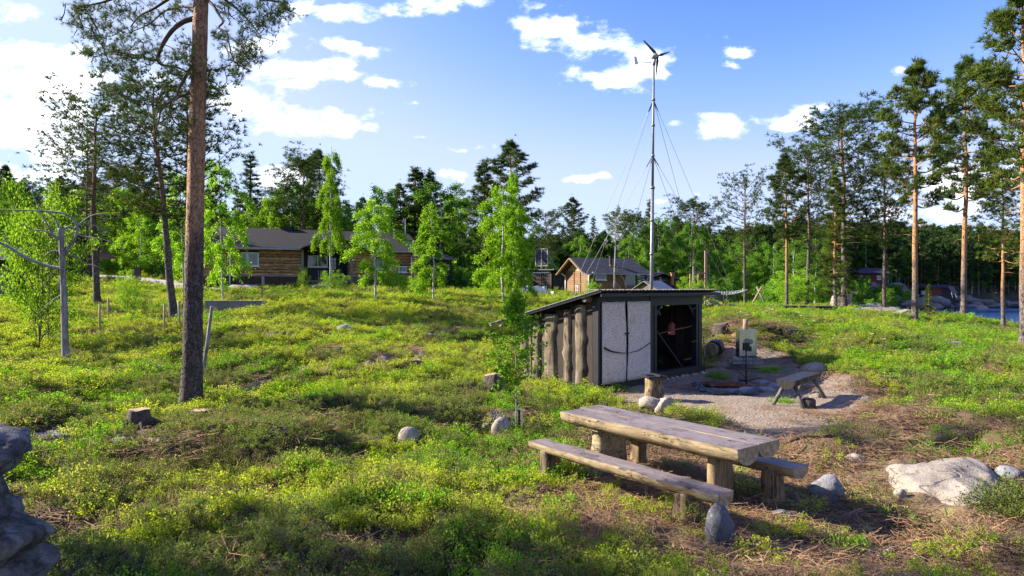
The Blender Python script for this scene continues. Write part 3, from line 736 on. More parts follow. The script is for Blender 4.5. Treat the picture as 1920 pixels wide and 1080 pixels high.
# ------------------------------------------------------------------ birches
def birch_meshes(seed, H=7.0, r=.075, cb=.22, Rad=1.25, nleaf=9000, leaf=.085, droop=.5, style='oval', leafm='birch_leaf', nb=26, bark='bark_birch', stems=1, top=.0):
    rng = np.random.default_rng(seed)
    T = Tubes(8); B = Tubes(3); pts = []; wts = []
    for si in range(stems):
        nt = 12; tz = np.linspace(0, 1, nt); a0 = rng.random() * 6.3; sp = 0 if stems == 1 else .32 * Rad
        ox, oy = math.cos(a0) * sp * (si > 0), math.sin(a0) * sp * (si > 0)
        wx = np.cumsum(rng.normal(size=nt)) * .03; wy = np.cumsum(rng.normal(size=nt)) * .03
        Hs = H * (1 if si == 0 else .7 + .25 * rng.random())
        trunk = np.stack([ox * (1 + 1.2 * tz) + wx - wx[0], oy * (1 + 1.2 * tz) + wy - wy[0], tz * Hs], 1); trunk[0, 2] = -.15
        rr = r if stems == 1 else r * .55
        T.add(trunk, rr * (1 - .88 * tz) + .004)
        for k in range(nb if stems == 1 else nb // 2):
            u = (k + rng.random()) / (nb if stems == 1 else nb // 2); h = cb + (1 - cb) * u * .97
            if style == 'oval': pr = (math.sin((.14 + .80 * u) * PI) ** .5) * (.85 + .3 * math.sin(u * 23 + seed))
            elif style == 'weep': pr = (.95 - .62 * u) * (.75 + .35 * math.sin(u * 17 + seed))
            else: pr = math.sin((.25 + .7 * u) * PI) ** .5
            L = Rad * pr * (.6 + .6 * rng.random()); az = k * 2.4 + rng.normal() * .4; d = np.array([math.cos(az), math.sin(az), 0])
            p0 = interp_path(trunk, h); s = np.linspace(0, 1, 6)
            zz = (.75 * s - (droop + .55) * s * s) if style != 'bush' else (.9 * s - .3 * s * s)
            path = p0 + d * (s ** .85 * L)[:, None] + np.array([0, 0, 1.]) * (zz * L * 1.1)[:, None]
            B.add(path, .016 * (1 - .8 * s) * (.4 + .6 * L / Rad) + .002); pts.append(path); wts.append(L)
            for q in range(3):
                f = .35 + .6 * rng.random(); b0 = interp_path(path, f); a2 = az + rng.normal() * .9; Lt = L * (.35 + .35 * rng.random())
                d2 = np.array([math.cos(a2), math.sin(a2), 0]); s4 = np.linspace(0, 1, 5)
                p2 = b0 + d2 * (s4 * Lt * .6)[:, None] + np.array([0, 0, 1.]) * (.25 * s4 - droop * 1.5 * s4 ** 2)[:, None] * Lt
                B.add(p2, [.006, .005, .004, .003, .002]); pts.append(p2); wts.append(Lt * 1.5)
    wts = np.array(wts); wts /= wts.sum(); cnt = rng.multinomial(nleaf, wts); pos = []
    for pth, c in zip(pts, cnt):
        if not c: continue
        t = .18 + .82 * rng.random(c); u = t * (len(pth) - 1); i = np.minimum(u.astype(int), len(pth) - 2); f = (u - i)[:, None]
        p = pth[i] * (1 - f) + pth[i + 1] * f
        j = rng.normal(size=(c, 3)) * np.array([.075, .075, .085]) * (.6 + Rad * .45)
        if droop > .3: j[:, 2] -= rng.random(c) * .16 * droop * Rad
        pos.append(p + j)
    pos = np.concatenate(pos); pos = pos[pos[:, 2] > cb * H * .35] if stems == 1 else pos[pos[:, 2] > .12]
    lv, lf = leaf_quad(1, .8); n = len(pos)
    dr = rng.normal(size=(n, 3)) * .8 + np.array([0, 0, -.6])
    V, Fc = scatter(lv, lf, pos, rot_mats(rng, n, dirs=dr), leaf * (.6 + .7 * rng.random(n)))
    return dict(trunk=T.mesh('trunk', MAT[bark]), branches=B.mesh('branches', MAT['twig_bark']), crown=arr_mesh('crown', V, Fc, MAT[leafm]))
# library of tree kinds, heights as built
LIB = {
 'round1': (12, pine_meshes(1, 12, .15, .36, 2.8, 'round', 46, 66, .28, 'bark_pine_dark', nneed=12)),
 'round2': (12, pine_meshes(2, 12, .15, .40, 2.5, 'round', 44, 66, .28, 'bark_pine', 'needles_warm', 12)),
 'airy1': (12, pine_meshes(8, 12, .15, .38, 2.7, 'round', 40, 40, .27, 'bark_pine_dark', 'needles', 12, flat_=.3)),
 'airy2': (12, pine_meshes(9, 12, .15, .42, 2.3, 'round', 40, 38, .27, 'bark_pine_dark', 'needles_warm', 12, flat_=.3)),
 'tall1': (13, pine_meshes(3, 13, .165, .44, 1.8, 'tall', 50, 70, .28, 'bark_pine', 'needles', 12)),
 'tall2': (13, pine_meshes(4, 13, .165, .46, 1.75, 'tall', 48, 66, .28, 'bark_pine', 'needles_warm', 12)),
 'cone1': (10, pine_meshes(5, 10, .12, .20, 1.8, 'cone', 60, 64, .24, 'bark_pine_dark', 'needles', 12)),
 'cone2': (10, pine_meshes(6, 10, .12, .12, 1.4, 'cone', 60, 54, .24, 'bark_pine', 'needles_warm', 12)),
 'spruce': (10, pine_meshes(7, 10, .12, .06, 1.25, 'spire', 74, 30, .24, 'bark_pine_dark', 'needles_far', 10)),
 'weep': (9, birch_meshes(11, 9, .09, .34, 1.8, 15000, .095, .85, 'weep')),
 'oval1': (6, birch_meshes(12, 6, .06, .16, 1.6, 15000, .085, .45, 'oval')),
 'oval2': (6, birch_meshes(13, 6, .055, .13, 1.15, 12500, .085, .6, 'oval')),
 'mid1': (8, birch_meshes(14, 8, .08, .16, 2.0, 12000, .115, .4, 'oval', 'birch_mid')),
 'mid2': (8, birch_meshes(15, 8, .08, .10, 2.1, 12000, .115, .3, 'bush', 'birch_mid')),
 'big1': (8, birch_meshes(17, 8, .075, .14, 2.1, 14000, .11, .5, 'oval', 'birch_leaf')),
 'bush': (4, birch_meshes(16, 4, .045, .03, 1.45, 11000, .075, .1, 'bush', 'birch_leaf', 40, 'twig_bark', 4)),
}
USED = {}
def tree(kind, name, label, cat, loc, H, wide=1.0, rz=None, group=None, lean=(0, 0), rng=random.Random(5)):
    H0, parts = LIB[kind]; s = H / H0
    o = thing(name, label, cat, loc, rng.random() * 6.28 if rz is None else rz, group)
    o.rotation_euler = (lean[0], lean[1], o.rotation_euler[2]); o.rotation_mode = 'XYZ'
    o.scale = (s * wide, s * wide, s)
    for nm in ('trunk', 'branches', 'crown'): link(nm, parts[nm], o)
    return o
def ptree(kind, name, label, cat, px, py_top, d, wide=1.0, group=None, rz=None, lean=(0, 0)):
    "tree rooted at pixel column px and distance d whose top reaches pixel row py_top"
    loc = at(px, d); H = CAMZ + (540 - py_top) / F * d - loc.z
    return tree(kind, name, label, cat, loc, H, wide, rz, group, lean)
# ------------------------------------------------------------------ trees one by one
T_ = ptree
T_('airy1', 'pine_tree', 'broad dark pine left of the dead tree in front of the brown shed', 'pine tree', 182, 203, 31, 1.35, rz=1.0)
T_('airy2', 'pine_tree', 'leaning pine with orange upper trunk just left of the tall foreground pine', 'pine tree', 326, 160, 28.5, 1.35, rz=.25, lean=(0, R(-5)))
T_('airy1', 'pine_tree', 'pine half hidden behind the tall foreground pine trunk', 'pine tree', 349, 175, 30, 1.15, rz=4.1)
T_('airy1', 'pine_tree', 'dark pine behind the brown shed at the left', 'pine tree', 166, 250, 50, 1.0, rz=.3)
T_('tall1', 'pine_tree', 'thin twin stemmed pine beyond the gravel drive', 'pine tree', 262, 300, 60, .9, rz=.3)
T_('tall1', 'pine_tree', 'small bare stemmed pine at the far left edge', 'pine tree', 14, 312, 62, 1.0, rz=2.3)
T_('spruce', 'spruce_tree', 'pointed blue green spruce over the left end of the log house roof', 'spruce tree', 470, 290, 66, 1.7, rz=.5)
T_('round1', 'pine_tree', 'wide dark pine behind the left part of the log house roof', 'pine tree', 567, 304, 64, 1.3, rz=.5)
T_('tall1', 'pine_tree', 'pine top rising just left of the weeping birch by the porch', 'pine tree', 602, 283, 70, 1.1, rz=1.5)
T_('cone1', 'pine_tree', 'dark pine behind the house beside the roof aerial', 'pine tree', 776, 318, 68, 1.5, rz=.9)
T_('cone1', 'pine_tree', 'slim dark pine right of the pine by the roof aerial', 'pine tree', 806, 322, 72, 1.15, rz=2.9)
T_('cone1', 'pine_tree', 'tall dark pine with bare trunk between two bright birches', 'pine tree', 911, 304, 62, 1.2, rz=3.9)
T_('tall1', 'pine_tree', 'highest dark pine top behind the bright double birch', 'pine tree', 958, 267, 66, 1.25, rz=2.2)
T_('round1', 'pine_tree', 'dark pine behind the solar panels', 'pine tree', 1025, 402, 72, 1.1, rz=4.4)
T_('tall1', 'pine_tree', 'far pine above the small cabin roof peak', 'pine tree', 1077, 371, 105, 1.1, rz=.4)
T_('round2', 'pine_tree', 'far pine left of the mast, nearer the dead snag', 'pine tree', 1157, 402, 100, .9, rz=1.4)
T_('round1', 'pine_tree', 'far flat topped pine close on the left of the mast', 'pine tree', 1187, 407, 98, .9, rz=.4)
T_('spruce', 'spruce_tree', 'narrow dark spruce directly behind the metal mast', 'spruce tree', 1213, 376, 84, .95, rz=1.4)
T_('round1', 'pine_tree', 'rounded dark pine above the wooden play tower', 'pine tree', 1301, 384, 74, 1.25, rz=5.4)
# right hand group
T_('airy1', 'pine_tree', 'flat topped pine left of the two leaning poles', 'pine tree', 1397, 338, 47, .95, rz=1.1)
T_('tall1', 'pine_tree', 'slender pine with bright orange bare trunk behind the boardwalk', 'pine tree', 1475, 290, 41, .85, rz=1.4)
T_('airy1', 'pine_tree', 'thick trunked old pine with low crooked limbs behind the boardwalk', 'pine tree', 1513, 284, 42, 1.0, rz=3.0)
T_('round1', 'pine_tree', 'biggest round crowned pine behind the pale standing boulder', 'pine tree', 1583, 222, 44, 1.30, rz=3.6)
T_('cone2', 'pine_tree', 'slim young pine with low branches against the standing boulder', 'pine tree', 1567, 318, 35.5, 1.0, rz=.6)
T_('airy2', 'pine_tree', 'pine left of the tall lakeside pair with hanging lower limbs', 'pine tree', 1658, 290, 41, 1.0, rz=5.0)
T_('tall2', 'pine_tree', 'tall bare orange trunked pine, left one of the lakeside pair', 'pine tree', 1716, 117, 34, .88, rz=.7)
T_('tall1', 'pine_tree', 'tall bare orange trunked pine, right one of the lakeside pair', 'pine tree', 1806, 112, 38, .85, rz=2.4)
T_('round2', 'pine_tree', 'smaller pine leaning over the lake near the right edge', 'pine tree', 1881, 322, 33, 1.0, rz=.2)
T_('tall2', 'pine_tree', 'tallest pine cut by the right edge of the photo', 'pine tree', 1921, -25, 22, 1.0, rz=3.3)
T_('cone2', 'pine_tree', 'little pine sapling beside the left lakeside trunk', 'pine tree', 1742, 535, 37, 1.5, rz=1)
# birches
T_('big1', 'birch_tree', 'tall birch with soft green crown directly right of the foreground pine trunk', 'birch tree', 418, 296, 36, .72, rz=1)
T_('big1', 'birch_tree', 'birch crown seen just left of the foreground pine trunk', 'birch tree', 345, 318, 42, .85, rz=1)
T_('weep', 'birch_tree', 'weeping birch before the porch of the log house', 'birch tree', 620, 274, 43, .75, rz=2.2)
T_('oval1', 'birch_tree', 'bright birch with thin white stem before the right half of the house', 'birch tree', 703, 373, 34, 1.15, rz=1)
T_('oval2', 'birch_tree', 'column shaped bright birch right of the log house', 'birch tree', 813, 377, 37, 1.1, rz=2)
T_('oval1', 'birch_tree', 'left stem of the bright double birch beside the lean-to shed', 'birch tree', 944, 345, 38, 1.1, rz=3)
T_('oval2', 'birch_tree', 'right stem of the bright double birch beside the lean-to shed', 'birch tree', 972, 380, 37.3, 1.0, rz=4)
T_('weep', 'birch_tree', 'pale thin topped birch behind the double birch', 'birch tree', 962, 312, 44, .5, rz=.2)
T_('bush', 'birch_bush', 'large bright birch bush with several thin stems behind the dead tree', 'bush', 74, 352, 21.5, .6, rz=.2)
T_('mid2', 'birch_tree', 'pale birch behind the bush at the far left edge', 'birch tree', 20, 345, 42, .6, rz=.2)
T_('bush', 'birch_bush', 'small bright bush left of the porch steps of the log house', 'bush', 569, 503, 46, .6, rz=.2)
T_('bush', 'birch_bush', 'small bush round the foot of the weeping birch', 'bush', 627, 508, 43.4, 1.2, rz=2.2)
T_('bush', 'birch_bush', 'small bush at the right corner of the log house', 'bush', 783, 518, 48, 1.3, rz=2.2)
T_('bush', 'birch_bush', 'bright little bush above the lean-to roof by the play tower', 'bush', 1304, 519, 31, .9, rz=1.2)
T_('bush', 'birch_bush', 'bright small birch beside the thick pine behind the boardwalk', 'bush', 1499, 508, 42, 1.3, rz=1.2)
T_('bush', 'birch_bush', 'slim seedling bush on the heath right of the two left posts', 'bush', 243, 508, 28, .55, rz=1.2)
T_('bush', 'birch_bush', 'seedling at the front corner of the small cabin', 'bush', 1110, 525, 47, .7, rz=1.2)
T_('bush', 'birch_bush', 'seedling on the heath below the weeping birch', 'bush', 590, 545, 33, .9, rz=1.2)
# the forest belt: many trees nothing in the photo tells apart
rg = random.Random(42)
belt_b = []
def belt(kinds, name, label, cat, group, spots):
    for px, top, d in spots:
        T_(rg.choice(kinds), name, label, cat, px, top, d, rg.uniform(.85, 1.3), group)
sp = []
for px in range(20, 460, 34): sp.append((px + rg.uniform(-12, 12), rg.uniform(345, 420), rg.uniform(56, 70)))
for px in range(470, 900, 40): sp.append((px + rg.uniform(-12, 12), rg.uniform(345, 420), rg.uniform(62, 78)))
belt(['mid1', 'big1', 'mid2'], 'birch_tree', 'soft green birch in the woods behind the log house', 'birch tree', 'birches in the woods behind the log house', sp)
sp = []
for px in range(860, 1560, 27): sp.append((px + rg.uniform(-12, 12), 438 + rg.uniform(-28, 28), rg.uniform(64, 96)))
for px in range(1040, 1540, 50): sp.append((px + rg.uniform(-12, 12), 470 + rg.uniform(-14, 24), rg.uniform(55, 64) if not (1025 < px < 1335) else rg.uniform(70, 76)))
belt(['mid1', 'mid2'], 'birch_tree', 'mid green birch in the woods behind the small cabins', 'birch tree', 'birches in the woods behind the small cabins', sp)
sp = []
for px in range(400, 900, 36): sp.append((px + rg.uniform(-14, 14), rg.uniform(335, 400), rg.uniform(78, 100)))
for px in range(-20, 420, 60): sp.append((px + rg.uniform(-14, 14), rg.uniform(300, 390), rg.uniform(70, 95)))
belt(['cone1', 'round1', 'tall1', 'spruce'], 'pine_tree', 'dark pine in the woods behind the log house', 'pine tree', 'pines in the woods behind the log house', sp)
sp = []
for px in range(880, 1600, 34): sp.append((px + rg.uniform(-14, 14), 430 + rg.uniform(-30, 22), rg.uniform(95, 135)))
belt(['cone1', 'round1', 'tall1', 'spruce'], 'pine_tree', 'dark pine in the woods behind the small cabins', 'pine tree', 'pines in the woods behind the small cabins', sp)
# ------------------------------------------------------------------ far wood on the hill across the water: one mass
def gn_scatter(name, label, templates, pos, rot, scl, seed=0, kind='stuff'):
    "one object whose points carry instanced copies of plain template meshes"
    rng = np.random.default_rng(seed); outs = []
    which = rng.integers(0, len(templates), len(pos))
    for ti, tm in enumerate(templates):
        sel = which == ti
        if not sel.any(): continue
        me = bpy.data.meshes.new(name); n = int(sel.sum())
        me.vertices.add(n); me.vertices.foreach_set('co', np.ascontiguousarray(pos[sel], dtype=np.float32).ravel())
        a = me.attributes.new('rot', 'FLOAT_VECTOR', 'POINT'); a.data.foreach_set('vector', np.ascontiguousarray(rot[sel], dtype=np.float32).ravel())
        sv = scl[sel]; sv = sv if sv.ndim == 2 else np.repeat(sv[:, None], 3, 1)
        a = me.attributes.new('scl', 'FLOAT_VECTOR', 'POINT'); a.data.foreach_set('vector', np.ascontiguousarray(sv, dtype=np.float32).ravel())
        o = link(name, me)
        tag(o, None, None, None, kind)
        if label: o['label'] = label
        src = bpy.data.objects.new(name + '_clump', tm)
        ng = bpy.data.node_groups.new(name, 'GeometryNodeTree')
        ng.interface.new_socket('Geometry', in_out='INPUT', socket_type='NodeSocketGeometry')
        ng.interface.new_socket('Geometry', in_out='OUTPUT', socket_type='NodeSocketGeometry')
        N = ng.nodes; L = ng.links
        gi = N.new('NodeGroupInput'); go = N.new('NodeGroupOutput')
        iop = N.new('GeometryNodeInstanceOnPoints'); oi = N.new('GeometryNodeObjectInfo'); oi.inputs['Object'].default_value = src
        oi.inputs['As Instance'].default_value = True
        na = N.new('GeometryNodeInputNamedAttribute'); na.data_type = 'FLOAT_VECTOR'; na.inputs[0].default_value = 'rot'
        nb_ = N.new('GeometryNodeInputNamedAttribute'); nb_.data_type = 'FLOAT_VECTOR'; nb_.inputs[0].default_value = 'scl'
        e2r = N.new('FunctionNodeEulerToRotation')
        L.new(na.outputs['Attribute'], e2r.inputs[0]); L.new(gi.outputs[0], iop.inputs['Points']); L.new(oi.outputs['Geometry'], iop.inputs['Instance'])
        L.new(e2r.outputs[0], iop.inputs['Rotation']); L.new(nb_.outputs['Attribute'], iop.inputs['Scale']); L.new(iop.outputs[0], go.inputs[0])
        md = o.modifiers.new('scatter', 'NODES'); md.node_group = ng
        outs.append(o)
    return outs
def joined(parts):
    "trunk and crown of a tree as one plain mesh for far masses"
    V = []; Fc = []; MI = []; mats = []; c = 0
    for me in parts:
        n = len(me.vertices); co = np.empty(n * 3, np.float32); me.vertices.foreach_get('co', co); V.append(co.reshape(-1, 3))
        lt = np.empty(len(me.polygons), np.int32); me.polygons.foreach_get('loop_total', lt)
        vi = np.empty(len(me.loops), np.int32); me.loops.foreach_get('vertex_index', vi); k = int(lt[0])
        f = vi.reshape(-1, k) + c
        if k == 4: f = np.concatenate([f[:, [0, 1, 2]], f[:, [0, 2, 3]]])
        Fc.append(f); MI.append(np.full(len(f), len(mats))); mats.append(me.materials[0]); c += n
    return arr_mesh('far_tree', np.concatenate(V), np.concatenate(Fc), mats, False, np.concatenate(MI))
far_t = []
for s_, st in ((31, 'round'), (32, 'cone'), (33, 'tall')):
    q = pine_meshes(s_, 9, .13, .3, 1.9, st, 26, 26, .52, 'bark_pine', 'needles_far', 8, nw=.2); far_t.append(joined([q['trunk'], q['crown']]))
q = birch_meshes(34, 7, .09, .1, 1.6, 2600, .19, .3, 'oval', 'birch_mid', 26); far_t.append(joined([q['trunk'], q['crown']]))
rng = np.random.default_rng(8)
n = 9000; th = rng.uniform(.20, 1.25, n); rr = 100 * np.exp(rng.random(n) * 1.3)
x = np.sin(th) * rr; y = np.cos(th) * rr; z = ground_z(x, y)
shore = z > np.where(x > 55, .9, 2.6) + rng.normal(size=n) * .35
keep = shore & (rng.random(n) < .62)
# the clearings round the two far cabins and the rocky shore stay open
for (cxp, cdd, rad_) in ((1628, 112, 7), (1745, 116, 5)):
    cx_, cy_ = (cxp - 960) / F * cdd, cdd; keep &= np.hypot(x - cx_, y - cy_) > rad_
pos = np.stack([x, y, z - .1], 1)[keep]; m_ = len(pos)
gn_scatter('far_wood', 'dense dark green pine wood on the hill across the lake', far_t, pos, np.stack([np.zeros(m_), np.zeros(m_), rng.random(m_) * 6.28], 1), .62 + .5 * rng.random(m_), 3)
# woods behind the trees one can tell apart
n = 5200; th = rng.uniform(-1.1, .44, n); rr = 84 * np.exp(rng.random(n) * 1.0)
x = np.sin(th) * rr; y = np.cos(th) * rr; z = ground_z(x, y)
keep = rng.random(n) < np.where(th < -.2, .38, .42)
keep &= ~((th > .27) & (rr < 100))
pos = np.stack([x, y, z - .1], 1)[keep]; m_ = len(pos)
sc_ = (.62 + .45 * rng.random(m_)) * np.where(th[keep] < -.25, 1.0, .80)
gn_scatter('background_wood', 'dark mixed wood filling the gaps behind the nearer trees', far_t, pos, np.stack([np.zeros(m_), np.zeros(m_), rng.random(m_) * 6.28], 1), sc_, 4)
# ------------------------------------------------------------------ rocks
def rock_mesh(name, dims, seed, mat, facets=9, sub=3, rough=.10, flat_top=False):
    r = random.Random(seed); bm = bmesh.new(); bmesh.ops.create_icosphere(bm, subdivisions=sub, radius=1)
    pl = []
    for k in range(facets):
        d = Vector((r.gauss(0, 1), r.gauss(0, 1), r.gauss(0, 1))).normalized(); pl.append((d, .68 + .25 * r.random()))
    if flat_top: pl.append((Vector((r.gauss(0, .08), r.gauss(0, .08), 1)).normalized(), .55))
    off = Vector((r.random() * 50, r.random() * 50, r.random() * 50))
    for v in bm.verts:
        p = v.co.copy()
        for d, q in pl:
            e = p.dot(d) - q
            if e > 0: p -= d * e * .97
        p *= 1 + rough * 1.5 * (mnoise.fractal(p * 1.7 + off, 1.0, 2.0, 4)) + rough * .4 * mnoise.noise(p * 8 + off)
        v.co = Vector((p.x * dims[0], p.y * dims[1], p.z * dims[2]))
    for f in bm.faces: f.smooth = True
    me = bpy.data.meshes.new(name); bm.to_mesh(me); bm.free(); me.materials.append(mat); return me
NO_GROW = [(2.47, 14.3, .22), (6.85, 20.0, .40)]
def rock(px, py, wpx, hpx, label, seed, mat='rock_pale', depth=.8, rz=0, name='rock', cat='rock', facets=9, rough=.10, group=None, sub=3, flat_top=False, bury=.35):
    p = hit(px, py); s = p.y / F; a = wpx * s / 2 * 1.08; h = hpx * s
    c = h / (2 - 2 * bury) * 1.12
    me = rock_mesh(name, (a, a * depth, c), seed, MAT[mat], facets, sub, rough, flat_top)
    NO_GROW.append((p.x, p.y + a * depth * .5, a * .8)); NO_GROW.append((p.x, p.y - .06, min(a * .5, .15)))
    p2 = Vector((p.x, p.y + a * depth * .5, 0)); p2.z = gz(p2.x, p2.y) + c * (1 - 2 * bury)
    o = link(name, me, None, p2, (0, 0, rz)); return tag(o, label, cat, group)
rock(765, 838, 38, 24, 'smooth round pale boulder standing alone in the middle of the heath', 1, 'rock_round', .9, .3, facets=3, rough=.05)
rock(941, 824, 38, 28, 'pale pointed stone at the foot of the sapling stake', 2, 'rock_round', .7, .2, facets=7)
rock(921, 808, 34, 9, 'low pale stone just behind the pointed stone by the stake', 3, 'rock_round', .7, 0)
rock(98, 835, 118, 28, 'long low pale grey rock beside the dark stone stack', 4, 'rock_grey', .35, .0, flat_top=True, bury=.45)
rock(222, 835, 40, 12, 'small grey stone at the end of the mossy patch', 5, 'rock_grey', .6)
rock(1557, 940, 62, 40, 'pale angular stone between the table and the big flat rock', 6, 'rock_grey', .7, -.5, facets=8)
rock(1352, 1024, 54, 66, 'dark upright stone leaning beside the front bench leg', 7, 'rock_dark', .7, .3, facets=6, bury=.25)
rock(1222, 777, 44, 20, 'cream stone behind the table, left one of the touching pair', 8, 'rock_round', .8, 0)
rock(1248, 779, 48, 25, 'cream stone behind the table, larger right one of the touching pair', 9, 'rock_round', .7, .4)
rock(1531, 703, 48, 20, 'speckled pale boulder at the grass edge behind the small bench', 10, 'rock_pale', .8, 0, rough=.06)
rock(1532, 748, 24, 11, 'small reddish stone under the far leg of the small bench', 11, 'rock_round', .9)
rock(648, 621, 40, 11, 'grey boulder showing above the heath below the birches', 12, 'rock_grey', .8)
rock(805, 641, 16, 6, 'small pale stone beside the sandy footpath', 13, 'rock_pale', .8)
rock(1472, 976, 44, 12, 'flat dark stone under the leg of the rear bench', 14, 'rock_dark', .6)
rock(1500, 978, 44, 10, 'flat bluish stone lying on the litter right of the table', 15, 'rock_dark', .6, .5)
rock(1128, 895, 60, 14, 'flat stone under the far table leg', 16, 'rock_dark', .8)
rock(1330, 930, 80, 12, 'flat stone under the near table leg', 17, 'rock_dark', .8)
rock(1690, 935, 22, 16, 'small pale stone touching the left side of the big flat rock', 18, 'rock_round', .8)
rock(1608, 867, 34, 12, 'small rounded stone left of the big flat rock', 19, 'rock_round', .8)
rock(1905, 905, 60, 26, 'grey stone at the right edge behind the big flat rock', 20, 'rock_grey', .8)
rock(1898, 940, 44, 16, 'brown stone at the right edge beside the bush', 21, 'rock_grey', .8, .4)
rock(1786, 655, 62, 14, 'thin flat grey slab lying on the heath at the right', 22, 'rock_grey', .55, .1, facets=5, flat_top=True, bury=.3)
rock(1581, 582, 40, 31, 'tall pale standing boulder at the foot of the slim pine', 23, 'rock_pale', .7, 0, facets=6, bury=.2)
rock(1645, 588, 120, 12, 'long low bedrock hump right of the standing boulder', 24, 'rock_pale', .6, 0, rough=.05)
rock(1700, 590, 40, 8, 'low bedrock at the lakeside behind the left lakeside pine', 25, 'rock_pale', .8)
rock(1845, 590, 24, 10, 'pale stone on the shore by the lake boardwalk', 26, 'rock_pale', .8)
rock(1905, 604, 24, 8, 'pale stone on the shore near the right edge', 27, 'rock_pale', .8)
rock(330, 601, 22, 12, 'white stone at the foot of the leaning pine', 28, 'rock_round', .8)
rock(1712, 762, 10, 6, 'tiny pale stone on the right heath', 29, 'rock_round', .8)
rock(876, 550, 14, 7, 'grey stone on the heath behind the column birch', 30, 'rock_grey', .8)
rock(300, 833, 14, 7, 'small grey stone poking out of the near heath', 31, 'rock_grey', .8)
# big flat rock: a low slab with a wedge shaped outline
c0 = hit(1765, 925)
SLABP = []
def slab_rock():
    # outline traced on the ground, raised as a low dome with cracks
    pts = [hit(*q) for q in ((1638, 880), (1668, 915), (1700, 928), (1752, 938), (1790, 955), (1830, 962), (1874, 962), (1882, 935), (1872, 902), (1850, 880), (1815, 868), (1750, 868), (1690, 873))]
    poly = [(p.x, p.y) for p in pts]; SLABP.extend(poly); xs = [p[0] for p in poly]; ys = [p[1] for p in poly]
    X_, Y_ = np.meshgrid(np.arange(min(xs) - .1, max(xs) + .1, .03), np.arange(min(ys) - .1, max(ys) + .1, .03)); sh = X_.shape
    x = X_.ravel(); y = Y_.ravel(); d = -sdist(x, y, poly) + (fbm(x * 3, y * 3, 5, 3) - .5) * .10
    zb = float(ground_z(x[d > 0], y[d > 0]).mean())
    h = .13 * sstep(d, -.02, .16) + .08 * sstep(d, .1, .6) + (fbm(x * 2.2, y * 2.2, 6, 4) - .5) * .12 * sstep(d, 0, .2) + .010 * (fbm(x * 14, y * 14, 8, 2) - .5)
    for (ax, ay, bx, by, w_, dep) in ((c0.x - .2, c0.y + .55, c0.x + .62, c0.y + .12, .02, .05), (c0.x + .25, c0.y + .12, c0.x + .55, c0.y - .2, .015, .04)):
        h -= dep * np.exp(-(poly_dist(x, y, [(ax, ay), (bx, by)], False) + .02 * fbm(x * 9, y * 9, 2, 2)) ** 2 / w_ ** 2 / 4)
    z = zb + np.where(d > 0, h, -.2 * sstep(-d, 0, .06)) + (base_z(x, y) - base_z([c0.x], [c0.y])[0]) * .5
    keep = (d > -.08).reshape(sh); kf = keep[:-1, :-1] & keep[1:, :-1] & keep[:-1, 1:] & keep[1:, 1:]
    idx = np.arange(x.size).reshape(sh); Fc = np.stack([idx[:-1, :-1], idx[:-1, 1:], idx[1:, 1:], idx[1:, :-1]], -1)[kf]
    used, inv = np.unique(Fc, return_inverse=True)
    o = link('rock', arr_mesh('rock', np.stack([x - c0.x, y - c0.y, z - c0.z], 1)[used], inv.reshape(-1, 4), MAT['rock_pale'], True), None, c0)
    tag(o, 'largest rock, a low sunlit white granite slab at the right', 'rock')
slab_rock()
# stack of dark stones at the lower left edge
st = thing('stone_pillar', 'dark weathered stack of rough stones cut by the lower left edge', 'stone pillar', (-2.95, 3.3, -.02))
r = random.Random(3)
for k, (dx, dy, dz, a, b, c, sd) in enumerate([(0, .05, .45, .66, .5, .62, 1), (.10, 0, .98, .56, .46, .34, 2), (.20, -.06, 1.26, .46, .40, .22, 3), (-.08, .03, 1.42, .60, .46, .26, 4), (.02, 0, 1.60, .50, .40, .20, 5), (.34, -.02, .84, .26, .30, .26, 7), (-.30, .1, 1.2, .5, .5, .7, 9)]):
    link('stone', rock_mesh('stone', (a, b, c), 60 + sd, MAT['rock_stack'], 5, 4, .13, True), st, (dx, dy, dz), (0, 0, .5 * r.random() - .25))
# ------------------------------------------------------------------ far shore rocks
rg2 = random.Random(11); shore_m = [rock_mesh('boulder', (1, .8, .7), 80 + i, MAT['rock_shore'], 10, 2, .12) for i in range(5)]
spots = []
for px in range(1610, 1920, 11): spots.append((px + rg2.uniform(-4, 4), rg2.uniform(572, 579) if px > 1690 else rg2.uniform(580, 590), rg2.uniform(1.0, 1.9)))
for px in range(1600, 1850, 15): spots.append((px + rg2.uniform(-5, 5), rg2.uniform(560, 571), rg2.uniform(.8, 1.9)))
for px in range(1590, 1730, 20): spots.append((px + rg2.uniform(-5, 5), rg2.uniform(548, 556), rg2.uniform(.8, 1.4)))
spots += [(1672, 548, 2.6), (1690, 552, 1.9), (1630, 540, 1.5), (1766, 566, 3.2), (1790, 568, 2.8), (1750, 572, 2.4)]
for px, py, s in spots:
    p = hit(px, py, 80, 200)
    if p.z < -1.2: p = hit(px, py - 4, 80, 200)
    o = link('boulder', rg2.choice(shore_m), None, (p.x, p.y, max(p.z, -1.0) + .15 * s), (0, 0, rg2.random() * 6)); o.scale = (s * 1.15, s, s * rg2.uniform(.5, .9))
    tag(o, 'grey boulder on the rocky far shore of the lake', 'boulder', 'boulders along the far shore')
